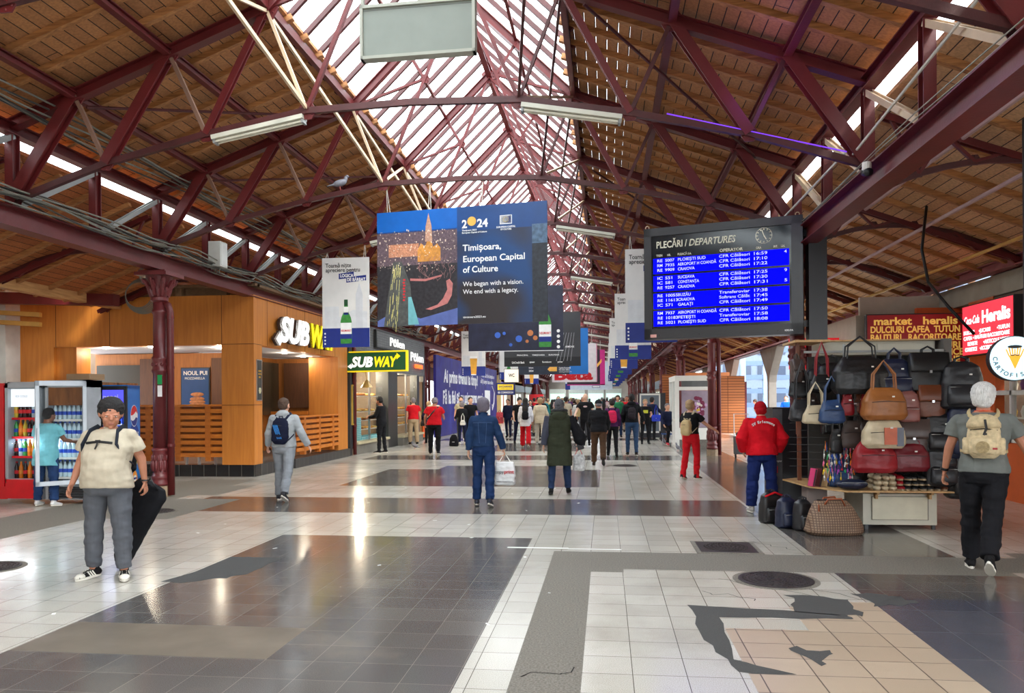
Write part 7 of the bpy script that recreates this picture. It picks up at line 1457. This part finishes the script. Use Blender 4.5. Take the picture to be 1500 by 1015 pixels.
# vending attendant
p = pose(legs=((3, 2, 7), (-2, 3, 7)), arms=((20, 12, 60, 10), (28, 14, 55, 5)), head=(22, 14), lean=4, fat=1.12)
person('vending attendant in a turquoise smock and blue jeans behind the open glass door', (-6.72, 11.8), 4, 1.58, p, 'brown', ('short', 'black'), (cloth('turquoise_smock', (120, 190, 200)), 'short', .70, .025, .1, '', 'smock'), (denim, .015, .02), (M('white_leather', (215, 215, 215), rough=.5), WHS), vox=.009)
# man in grey hoodie
p = pose(legs=((14, 14), (-20, 12)), arms=((8, 14, 22, 0), (-2, 20, 26, -2)), head=(10, 0), lean=2, fat=1.1, sh=1.08)
gh = person('man in grey hooded sweatshirt and grey joggers walking past the sandwich kiosk', (-3.06, 12.8), 4, 1.74, p, 'light', ('crop', 'brown'), (greyf, 'long', .90, .024, 0, 'hood', 'hoodie'), (cloth('grey_joggers', (140, 144, 150)), .014, .03), (cloth('charcoal_shoe', (54, 54, 58)), WHS), vox=.008, belly=.03)
backpack(gh, p, cloth('navy_nylon', (20, 24, 46)), cloth('navy_strap', (28, 32, 52)), 'navy backpack with light blue stripes on the man in grey hooded sweatshirt', sz=(.14, .07, .22), zc=1.17, stripes=M('light_blue_print', (40, 130, 210)))
# woman in denim jacket
p = pose(legs=((6, 8), (-10, 8)), arms=((-6, 10, 8, 6), (2, 16, 14, 2, 2.0)), lean=1, fat=.98)
def seamx(t, P_):
    m = MB(); m.T = P_.U; m.tube([(-.155, -.136, 1.33), (0, -.145, 1.335), (.155, -.136, 1.33)], .004, 6); m.tube([(-.07, -.146, 1.33), (-.05, -.14, 1.0)], .003, 6); m.tube([(.07, -.146, 1.33), (.05, -.14, 1.0)], .003, 6); m.build('seam', M('denim_stitch', (60, 84, 126)), t)
dj = person('grey-haired woman in blue denim jacket and jeans walking with a white carrier bag', (.49, 12.3), 2, 1.68, p, 'light', ('bob', 'purplegrey'), (cloth('denim_jacket_blue', (30, 52, 86)), 'long', .94, .022, 0, 'collar', 'denim_jacket'), (cloth('blue_jeans', (26, 48, 88)), .02, .03), (M('navy_shoe', (34, 36, 50)), WHS), vox=.008, extra=seamx)
djp = p
# woman in olive quilted vest
p = pose(legs=((-4, 6, 5), (8, 6, 5)), arms=((-4, 14, 10, 6), (6, 22, 20, 12, 2.0)), lean=3, fat=1.12)
FUR = M('grey_fur', (66, 66, 68), rough=1, var=.5, scale=24, bump=1, bs=60)
def parkax(t, P_):
    m = MB(); m.T = P_.U; m.ell((0, -.02, 1.46), (.165, .135, .07), 18, 10); m.ell((0, -.11, 1.40), (.14, .07, .1), 16, 8); part('hood', m.remesh(.009, 3, wr=.01, wf=8), olive, t)
    m = MB(); m.T = P_.U; m.tube([(-.13, -.0, 1.51), (-.07, -.09, 1.525), (.07, -.09, 1.525), (.13, 0, 1.51)], .035, 10); m.build('fur_trim', FUR, t, smooth=True)
    m = MB(); m.T = P_.U
    for z in (.62, .74, .86, .98, 1.1, 1.22): m.tube([((.2 + (.08 if z < .9 else 0) * .3) * math.cos(a), -.005 + .158 * math.sin(a), z) for a in [PI + PI * q / 12 for q in range(13)]], .004, 5)
    m.build('quilt_seam', cloth('olive_seam', (34, 38, 28)), t)
    for i in (0, 1):
        a = P_.arm[i]; m = MB(); m.T = P_.U; limb(m, [a[0], a[1], a[2]], [.085, .07, .06], 14); part('sleeve', m.remesh(.009, 2, wr=.006), cloth('grey_striped_knit', (72, 74, 88)) if i == 0 else cloth('black_knit', (26, 26, 32)), t)
pk = person('woman in long olive quilted vest and dark-blue jeans, seen from behind', (1.61, 13.9), 2, 1.66, p, 'light', ('scarf', M('grey_pattern_wool', (82, 82, 88), rough=.9, var=.7, scale=30)), (olive, 'none', .5, .035, .06, '', 'quilted_vest'), (jeansb, .004, .02), (BKS, BSOLE), vox=.008, extra=parkax)
pkp = p
m = MB(); h_ = palm(pk, p, 1); t = thing('folded_coat', 'black coat hanging over the arm of the woman in the olive vest', 'coat', (h_.x, h_.y, h_.z))
m.tube([(-.07, 0, .42), (-.02, -.02, .3), (.03, -.03, .15), (.06, -.02, .02)], [(.08, .05), (.1, .09), (.12, .12), (.07, .06)], 14); part('coat_body', m.remesh(.012, 3, wr=.014, wf=7), blackc, t)
m = MB(); m.tube([(-.02, -.06, .0), (.1, -.05, .02)], [.05, .04], 10); part('fur_cuff', m.remesh(.01, 2, wr=.01, wf=20), FUR, t)
# man black jacket, brown trousers
p = pose(legs=((4, 4), (-18, 20)), arms=((8, 8, 30, 20), (6, 10, 34, 14)), head=(-24, 4), lean=4, fat=1.2)
person('older man in black jacket, flat cap and brown trousers walking away', (2.25, 20.1), -2, 1.66, p, 'tan', ('cap', cloth('black_cap', (28, 28, 32)), 'grey'), (blackc, 'long', .86, .03, 0, 'collar', 'jacket'), (brownc, .02, .02), (cloth('brown_shoe', (48, 36, 30)), BSOLE), vox=.01)
# man with black hoodie and jeans
p = pose(legs=((4, 3), (-3, 4)), arms=((-4, 14, 40, 20), (0, 22, 50, 10)), head=(-6, 0), lean=2, sh=1.05)
bh = person('man in black hooded jacket and blue jeans with a small dark backpack', (3.2, 23.4), 0, 1.80, p, 'brown', ('crop', 'black'), (blackc, 'long', .92, .022, 0, 'hood', 'jacket'), (cloth('mid_blue_jeans', (52, 76, 108)), .0, .03), (BKS, WHS), vox=.01)
backpack(bh, p, cloth('charcoal_nylon', (48, 42, 48)), blackc, 'small dark backpack with a pale logo on the man in black hooded jacket', sz=(.11, .06, .17), zc=1.18, pockets=1)
# woman red trousers black tee
p = pose(legs=((-6, 8), (8, 14)), arms=((10, 16, 10, 8), (32, 26, 22, 0)), head=(8, 4), lean=-2, fat=1.04)
rt = person('short-haired woman in black T-shirt and red trousers walking to the right', (4.2, 16.6), -38, 1.62, p, 'light', ('short', 'blond'), (blackc, 'short', .98, .018), (redc, .006, .10), (cloth('dark_trainer', (50, 44, 46)), WHS), vox=.009)
backpack(rt, p, tanc, cloth('beige_strap', (190, 178, 150)), 'beige backpack hanging off the woman in red trousers', sz=(.12, .08, .17), zc=1.13)
# person in red jacket
p = pose(legs=((3, 2, 5), (-2, 2, 5)), arms=((-12, 22, 52, 34), (-12, 22, 52, 34)), head=(0, 18), lean=5, fat=1.2, sh=1.1)
RJ = cloth('red_jacket_nylon', (206, 16, 32))
def redx(t, P_):
    m = MB(); m.T = P_.U; m.tube([(-.2, -.14, .94), (0, -.165, .94), (.2, -.14, .94)], .012, 8); m.build('hem_band', RJ, t, smooth=True)
    s_ = 'SV Erlenmoos'; m = MB(); n = len(s_)
    for i, ch in enumerate(s_):
        if ch == ' ': continue
        a = D2(34 - 68 * i / (n - 1)); R_ = .27; x = -math.sin(a) * R_; z = 1.375 - R_ * 1.0 + math.cos(a) * R_; yb = -.148 - .03 * math.cos(x * 7)
        T_ = P_.U @ Matrix.Translation((x, yb - .012, z)) @ Matrix.Rotation(-x * 2.0, 4, 'Z') @ Matrix.Rotation(-a, 4, 'Y') @ rzm(0)
        m.text(ch, 0, 0, .058, T_, align='CENTER', bold=.02, ext=.006)
    m.build('lettering', M('white_print', (235, 235, 235)), t)
person('person in bright red jacket, red cap and navy trousers standing by the bag stall', (4.72, 11.85), 0, 1.62, p, 'light', ('scarf', cloth('red_cap', (176, 18, 30))), (RJ, 'long', .88, .04, 0, 'collar', 'jacket'), (cloth('royal_navy_trousers', (24, 38, 92)), .03, .02), (M('pale_trainer', (190, 186, 180)), WHS), vox=.008, extra=redx)
# white haired man with beige backpack
p = pose(legs=((9, 5, 1), (-13, 24, -5)), arms=((2, 14, 16, 4, 1.6), (6, 24, 14, 2, 2.0)), head=(8, 2), lean=4, fat=1.14, sh=1.12)
def oldx(t, P_):
    m = MB(); m.T = P_.U; a = P_.arm[0]; q = a[2].lerp(a[1], .1); d = (a[2] - a[1]).normalized(); m.tube([q + d * .012, q - d * .012], .034, 12); m.ell(q + V((-.03, 0, 0)), (.01, .02, .02), 8, 6); m.build('watch', BLACK, t)
    m = MB(); m.T = P_.U; m.tube([(-.07, -.03, 1.47), (0, -.085, 1.475), (.07, -.03, 1.47), (0, .07, 1.44), (-.07, -.03, 1.47)], .008, 6); m.build('lanyard', M('orange_cord', (206, 84, 50)), t)
om = person('white-haired man in grey T-shirt and black trousers walking away at the right edge', (6.1, 8.1), -24, 1.80, p, 'tan', ('curly', 'white'), (cloth('grey_tee', (112, 116, 112)), 'short', .90, .022, 0), (blackc, .022, .02), (BKS, WHS), vox=.0068, belly=.03, extra=oldx)
bpk = backpack(om, p, M('beige_patterned_canvas', (206, 186, 148), rough=.9, var=.35, scale=26, bump=.3, bs=120), cloth('beige_web', (196, 176, 132)), 'beige patterned backpack with round badge on the white-haired man', sz=(.135, .085, .19), zc=1.22, pockets=2)
yb = -.115 * p.fat - .085 * .85
m = MB(); m.T = p.U; m.loft([(0, yb - .02, 1.22 + q, .13 * w_, .08 * w_) for q, w_ in ((.09, 1.05), (.13, 1.05), (.19, .8), (.21, .4))], 18, 3); m.build('flap', M('beige_flap', (200, 180, 142), rough=.9, var=.3, scale=30), bpk, smooth=True)
m = MB(); m.T = p.U; m.disc(-.01, 1.13, .055, .006, Matrix.Translation((0, yb - .115, 0))); m.build('badge', M('badge_ochre', (150, 130, 90), var=.5, scale=60), bpk)
m = MB(); m.T = p.U; m.box((.085, yb - .1, 1.12), (.04, .01, .018)); m.build('tag', M('red_tag', (150, 40, 40)), bpk)
m = MB(); m.T = p.U; m.tube([(.01, yb - .1, 1.38), (.02, yb - .125, 1.30), (.0, yb - .12, 1.24)], .011, 8); m.box((.01, yb - .125, 1.25), (.03, .012, .02)); m.build('buckle_strap', BLACK, bpk)
h_ = palm(om, p, 1); t = thing('phone_case', 'black phone wallet held in the right hand of the white-haired man', 'phone', h_)
m = MB(); m.box((0.02, .03, -.01), (.02, .09, .15), M=Matrix.Rotation(.3, 3, 'X')); m.build('cover', BLACK, t)
# bags held in the hand
def carrier(label, loc, mat, w_, h_, d_, hand_mat, txt=None):
    t = thing('carrier_bag', label, 'bag', loc); m = MB()
    m.loft([(0, 0, -.12 - h_, w_ * .42, d_ * .35), (0, 0, -.1 - h_, w_ * .5, d_ * .5), (.01, 0, -.12 - h_ * .5, w_ * .5, d_ * .45), (0, 0, -.14, w_ * .46, d_ * .25), (0, 0, -.12, w_ * .42, d_ * .1)], 22, 3.5)
    part('bag_body', m.remesh(.008, 2, wr=.012, wf=11), mat, t); m = MB()
    for s_ in (-1, 1): m.tube([(-w_ * .3, s_ * .02, -.14), (-w_ * .1, s_ * .01, -.03), (0, 0, .0), (w_ * .1, s_ * .01, -.03), (w_ * .3, s_ * .02, -.14)], .006, 6)
    m.build('handle', hand_mat, t)
    if txt:
        for q, (s_, x, z, sz, mt) in enumerate(txt): m = MB(); m.text(s_, x, z, sz, y=-d_ * .5 - .012, ext=.004, bold=.02); m.build('lettering', mt, t)
    return t
h1 = palm(dj, djp, 1)
carrier('white plastic carrier bag with copyprint lettering in the hand of the denim-clad woman', h1, M('white_plastic_film', (222, 222, 222), rough=.35, var=.08), .33, .38, .16, WHITE,
        [('copy', -.15, -.3, .075, M('grey_print', (110, 110, 112))), ('print', -.0, -.3, .08, M('red_print', (196, 30, 44))), ('www.copyprint.ro', -.12, -.44, .035, M('grey_print', (110, 110, 112)))])
h2 = palm(pk, pkp, 1)
carrier('white and red patterned gift bag carried by the woman in the olive vest', h2, M('red_white_pattern', (214, 204, 200), rough=.5, var=.6, scale=24), .22, .3, .14, M('red_cord', (180, 60, 60)), None)
# ---------------------------------------------------------------- people further away
def walk(a=14): return ((a, 8), (-a, 14))
KH = cloth('khaki_chino', (176, 152, 122)); PKS = cloth('pink_shirt', (206, 176, 176)); PUR = cloth('purple_jacket', (84, 40, 88))
p = pose(legs=((3, 2), (-3, 3)), arms=((22, 6, 60, 20), (26, 6, 62, 20)), head=(0, 16)); person('man all in black looking at his phone beside the bakery window', (-4.75, 24.4), 80, 1.78, p, 'tan', ('short', 'black'), (blackc, 'long', .86, .02), (blackc,), (BKS, WHS), vox=.011)
p = pose(legs=((3, 2), (-3, 3)), arms=((0, 10, 12, 6), (4, 10, 20, 6)), head=(0, 4), fat=1.1); person('bald man in red T-shirt and beige trousers at the bakery window', (-4.85, 29.0), 20, 1.76, p, 'light', ('crop', 'grey'), (redc, 'short', .92, .02), (KH, .02, .02), (BKS, WHS), vox=.012, belly=.03)
p = pose(legs=((2, 2), (-2, 3)), arms=((8, 12, 50, 14), (4, 10, 30, 10)), head=(20, 4)); wn = person('blond woman in dark top with black handbag waiting at the bakery', (-4.45, 29.9), 24, 1.62, p, 'light', ('bob', 'blond'), (navy, 'long', .84, .02), (blackc,), (BKS, WHS), vox=.012)
q = palm(wn, p, 0); hbag('tote', q.x + .1, q.y - .1, .95, .3, .26, .14, KK['black'], 'black handbag carried by the blond woman at the bakery', .2, hl=.25, group=None)
p = pose(legs=((2, 2), (-4, 4)), arms=((2, 16, 30, 8), (20, 10, 60, 16)), head=(14, 14), fat=1.25, sh=1.08)
def crossx(t, P_): m = MB(); m.T = P_.U; m.tube([(.15, -.1, 1.44), (0, -.17 * 1.1, 1.28), (-.2, -.15, 1.05)], [(.02, .008)] * 3, 8, up=(0, 1, 0)); m.build('bag_strap', BLACK, t)
person('stout man in red T-shirt and black trousers with a bag strap across his back', (-2.9, 23.9), 0, 1.74, p, 'tan', ('short', 'grey'), (redc, 'short', .88, .024), (blackc, .006), (BKS, WHS), vox=.010, belly=.04, extra=crossx)
p = pose(legs=((2, 2), (-2, 3)), arms=((6, 8, 30, 8), (4, 10, 30, 10))); person('bald man in pale shirt behind the stout man in red', (-3.95, 28.5), 10, 1.78, p, 'light', ('bald', 0), (creamc, 'short', .9, .02), (KH,), (BKS, WHS), vox=.014)
p = pose(legs=((2, 2), (-2, 3)), arms=((16, 8, 60, 14), (6, 10, 40, 10)), head=(-10, 6)); person('grey-haired woman in dark top holding a white bag behind the stout man', (-3.0, 29.2), 30, 1.6, p, 'light', ('bob', 'grey'), (blackc, 'long', .86, .02), (navy,), (WHS, WHS), vox=.014)
hbag('tote', -2.95, 29.05, .95, .22, .2, .1, WHITE, 'small white shoulder bag of the grey-haired woman', 0, hl=.25, group=None)
p = pose(legs=walk(8), arms=((10, 10, 30, 4), (-6, 10, 20, 4)), head=(0, 4), sh=1.05); bm_ = person('bearded man in beige vest walking towards the camera by the hoarding', (-3.6, 32.2), 186, 1.8, p, 'light', ('short', 'darkbrown'), (cloth('beige_vest', (176, 168, 140)), 'short', .92, .02), (cloth('olive_trousers', (80, 84, 76)), .01), (WHS, WHS), vox=.013)
m = MB(); m.T = p.HD; m.ell((0, .045, 1.545), (.062, .06, .05), 12, 8); m.build('beard', HR['darkbrown'], bm_, smooth=True)
p = pose(legs=walk(8), arms=((6, 10, 20, 4), (-6, 10, 20, 4)), head=(-20, 2), sh=1.08); person('young man in black T-shirt walking towards the camera beside the bearded man', (-2.75, 29.6), 190, 1.76, p, 'light', ('short', 'darkbrown'), (blackc, 'short', .9, .022), (blackc, .01), (BKS, WHS), vox=.012)
p = pose(legs=walk(16), arms=((0, 8, 30, 8), (4, 8, 30, 8)), sh=.95); rw = person('woman with long black hair, white blouse and red trousers walking away', (-.38, 27.3), 2, 1.72, p, 'light', ('long', 'black'), (cloth('white_blouse', (220, 218, 222)), 'long', .74, .03), (redc, .035, .04), (cloth('sienna_shoe', (150, 80, 56)), WHS), vox=.011)
backpack(rw, p, blackc, blackc, 'small black backpack under the long black hair', sz=(.12, .06, .15), zc=1.12)
p = pose(legs=walk(12), arms=((20, 8, 70, 10), (10, 8, 40, 8)), head=(-6, 20), lean=8, sh=1.04); person('man in black looking down at a phone beside the woman in red trousers', (-.85, 29.4), 196, 1.76, p, 'light', ('short', 'darkbrown'), (blackc, 'short', .9, .022), (navy,), (BKS, BSOLE), vox=.012)
p = pose(legs=((4, 6), (-16, 30)), arms=((-6, 12, 16, 4), (0, 14, 20, 4)), fat=1.08); cw = person('woman in cream outfit with short pale hair walking away', (-.08, 29.9), 2, 1.72, p, 'tan', ('curly', 'blond'), (M('cream_knit', (214, 198, 170), rough=.9), 'long', .76, .03), (M('cream_trousers', (206, 196, 178), rough=.9), .02), (M('grey_shoe', (150, 146, 140)), WHS), vox=.011)
p = pose(legs=walk(10), arms=((4, 8, 30, 8), (0, 8, 20, 8))); person('man in cream T-shirt walking next to the woman in cream', (.75, 33), 0, 1.76, p, 'tan', ('short', 'darkbrown'), (creamc, 'short', .9, .02), (KH,), (BKS, WHS), vox=.014)
person('man in pale pink shirt walking towards the camera behind the woman in cream', (.2, 37), 184, 1.8, p, 'light', ('crop', 'brown'), (PKS, 'short', .9, .02), (navy,), (BKS, WHS), vox=.016)
p = pose(legs=walk(10), arms=((4, 12, 30, 8), (24, 20, 30, 8)), sh=1.08, head=(0, 6)); bt = person('man in black printed T-shirt walking towards the camera right of the quilted vest', (1.7, 28.5), 178, 1.86, p, 'pale', ('bald', 0), (blackc, 'short', .88, .024), (blackc,), (BKS, BSOLE), vox=.011, belly=.02)
m = MB(); m.T = p.U; m.ell((0, .145, 1.3), (.07, .01, .03), 8, 5); m.build('shirt_print', PKS, bt)
p = pose(legs=((4, 4), (-10, 14)), arms=((4, 8, 50, 8), (0, 8, 30, 8)), head=(-10, 8)); pw = person('person in purple jacket with bright pink backpack behind the man with flat cap', (2.62, 23.3), 0, 1.66, p, 'light', ('short', 'darkbrown'), (PUR, 'long', .88, .02), (blackc,), (BKS, BSOLE), vox=.011); backpack(pw, p, cloth('hot_pink', (206, 40, 84)), blackc, 'bright pink patterned backpack on the person in purple', sz=(.14, .08, .19), zc=1.18)
p = pose(legs=((4, 4), (-4, 6)), arms=((20, 12, 60, 24), (-4, 10, 20, 8)), head=(0, 10)); yw = person('woman in black top with yellow print walking towards the camera on the right', (3.9, 29.6), 184, 1.64, p, 'light', ('short', 'blond'), (blackc, 'short', .76, .03), (blackc,), (BKS, BSOLE), vox=.011)
m = MB(); m.T = p.U; m.box((0, .155, 1.25), (.18, .01, .12)); m.build('shirt_print', M('print_acid', (206, 206, 60)), yw)
p = pose(legs=((2, 3), (-2, 3)), arms=((10, 16, 60, 14), (30, 20, 30, 8))); bb_ = person('person in dark top with bright blue shoulder bag standing at the dark machine', (4.3, 32.2), -30, 1.72, p, 'tan', ('short', 'black'), (navy, 'long', .88, .02), (blackc,), (BKS, BSOLE), vox=.013)
hbag('satchel', 4.45, 31.9, 1.05, .36, .26, .14, M('cobalt_bag', (30, 60, 200)), 'bright blue shoulder bag at the dark machine', 0, hl=.4, group=None)
p = pose(legs=((62, 74), (66, 78)), arms=((10, 10, 40, 8), (14, 10, 40, 8)), lean=6); sp_ = person('seated person in dark trousers and red shoes beside the white kiosk', (4.62, 28.6), 200, 1.7, p, 'light', ('short', 'grey'), (navy, 'long', .9, .02), (blackc,), (M('red_shoe', (190, 30, 50)), WHS), vox=.013)
t = thing('folding_stool', 'small stool under the seated person beside the white kiosk', 'stool', (4.62, 28.75, 0)); m = MB(); m.b2((-.18, -.18, .40), (.18, .18, .44)); m.build('seat', M('blue_seat', (40, 80, 140)), t)
for a in (-.14, .14): m = MB(); m.tube([(a, -.14, 0), (a, .14, .4)], .012, 6); m.tube([(a, .14, 0), (a, -.14, .4)], .012, 6); m.build('leg', CHROME, t)
p = pose(legs=walk(8), arms=((6, 8, 20, 8), (0, 8, 20, 8))); person('woman in dark clothes with a red plaid bag near the exchange sign', (-1.9, 34.5), 170, 1.68, p, 'light', ('short', 'brown'), (navy, 'long', .84, .02), (navy,), (BKS, BSOLE), vox=.014)
hbag('satchel', -2.25, 34.3, 1.15, .3, .5, .16, M('red_plaid', (196, 60, 70), var=.7, scale=16), 'red plaid bag hanging from the woman near the exchange sign', 0, hl=.1, group=None)
for (x, y), rz_, lb in (((10.45, 41), 60, 'person in bright blue bending over on the sunny platform'), ((11.0, 38.5), 160, 'person in bright blue standing on the sunny platform')): p = pose(legs=walk(6), arms=((20, 8, 30, 8), (20, 8, 30, 8)), lean=40 if 'bending' in lb else 4); person(lb, (x, y), rz_, 1.74, p, 'light', ('short', 'brown'), (cloth('bright_blue', (20, 90, 190)), 'long', .9, .02), (jeansb,), (BKS, WHS), vox=.018)
t = thing('backpack', 'black backpack standing alone on the floor near the hoarding', 'backpack', (-3.15, 28.3, 0)); m = MB(); m.loft([(0, 0, 0, .16, .1), (0, 0, .05, .18, .12), (0, 0, .3, .15, .1), (0, 0, .42, .08, .05)], 16, 3); part('bag_body', m.remesh(.014, 2), blackc, t); m = MB(); m.tube([(-.04, 0, .4), (0, 0, .47), (.04, 0, .4)], .01, 6); m.build('handle', BLACK, t); m = MB(); m.box((0, -.12, .16), (.09, .01, .012)); m.build('logo', WHITE, t)
# distant crowd: a few figures built once, copied with other clothes
protos = []
for i, (lg, hr) in enumerate(((walk(14), ('short', 'darkbrown')), (walk(-12), ('short', 'grey')), (((2, 2), (-3, 3)), ('bob', 'brown')), (walk(10), ('crop', 'black')), (walk(-16), ('long', 'black')), (walk(6), ('short', 'blond')))):
    p = pose(legs=lg, arms=((8, 10, 20, 6), (-6, 10, 20, 6)), fat=1 + .06 * (i % 3), sh=1.02)
    protos.append(person('x', (0, 0), 0, 1.7, p, ('light', 'tan')[i % 2], hr, (blackc, 'long' if i % 2 else 'short', .88, .02), (navy,), (BKS, BSOLE), vox=.02))
random.seed(77)
CC = [('black', blackc), ('blue', cloth('crowd_blue', (40, 100, 180))), ('white', cloth('crowd_white', (210, 208, 204))), ('green', cloth('crowd_green', (50, 130, 90))), ('pink', PKS), ('grey', cloth('crowd_grey', (110, 112, 118))), ('navy', navy), ('beige', tanc), ('red', redc), ('purple', PUR), ('teal', cloth('crowd_teal', (40, 120, 130)))]
TT = [('black', blackc), ('blue', jeansb), ('beige', KH), ('grey', greyd), ('brown', brownc)]
used = {(o.location[0], o.location[1]) for o in C.objects if o.get('category') in ('person', 'kiosk', 'vending machine')} | {(4.4, 33.9), (4.6, 34.4)}; n = 0
for i in range(58):
    for _ in range(50):
        y = 33 + 52 * (i / 58) + random.uniform(-1, 1); x = random.uniform(-2.4, 3.9)
        if all((x - a) ** 2 + ((y - b_) * .75) ** 2 > .5 for a, b_ in used): break
    used.add((x, y)); pr_i = i % 6; t = protos[pr_i] if i < 6 else copy_tree(protos[pr_i])
    cc = CC[(i * 7 + i // 11) % 11]; tt = TT[(i * 3) % 5]; fc = random.random() < .3
    t.location = (x, y, 0); t.rotation_euler = (0, 0, PI if fc else random.uniform(-.3, .3)); k_ = random.uniform(.95, 1.06); t.scale = (k_, k_, k_)
    for ch in t.children:
        if ch.name.startswith('shirt'): setmat(ch, cc[1])
        if ch.name.startswith('trousers'): setmat(ch, tt[1])
    side = 'left' if x < -.6 else ('middle' if x < 1.6 else 'right')
    dist = ('nearer edge', 'thick', 'far part', 'farthest end')[min(3, int((y - 33) / 13.5))]
    t['label'] = '%s-topped walker in %s trousers %s, %s of crowd, %s' % (cc[0], tt[0], 'facing us' if fc else 'seen from behind', dist, side); t['category'] = 'person'; t['group'] = 'distant crowd in the hall'
# pigeons
def pigeon(x, y, z, rz_, label):
    t_ = thing('pigeon', label, 'pigeon', (x, y, z), rz_); m_ = MB(); m_.ell((0, 0, .12), (.06, .13, .06), 12, 8, Matrix.Rotation(.35, 3, 'X')); m_.ell((0, .1, .2), (.032, .035, .05), 10, 8); m_.ell((0, .125, .245), (.026, .032, .026), 10, 8)
    m_.tube([(0, -.08, .09), (0, -.22, .05)], [(.04, .02), (.03, .008)], 8); part('body', m_.remesh(.009, 2), M('pigeon_grey', (112, 112, 122), var=.4, scale=20), t_)
    m_ = MB(); m_.tube([(0, .15, .245), (0, .175, .238)], [.007, .002], 6); m_.build('beak', DARK, t_); m_ = MB()
    for s_ in (-1, 1): m_.tube([(s_ * .02, 0, .08), (s_ * .02, .01, 0), (s_ * .02, .04, .003)], .005, 5)
    m_.build('legs', M('pigeon_leg', (180, 90, 80)), t_)
pigeon(-4.2, 26.6, 0, 1.2, 'pigeon walking on the floor near the bakery step'); pigeon(4.6, 27.8 + .9, 0, 2.2, 'dark pigeon on the wet floor left of the white kiosk'); pigeon(4.75, 25.7, 0, .4, 'second pigeon by the white kiosk, nearer the column'); pigeon(-2.15, YK(1), 5.385, -1.2, 'pigeon perched on the truss beam above the left beer banner')
bpy.data.scenes.remove(TS)
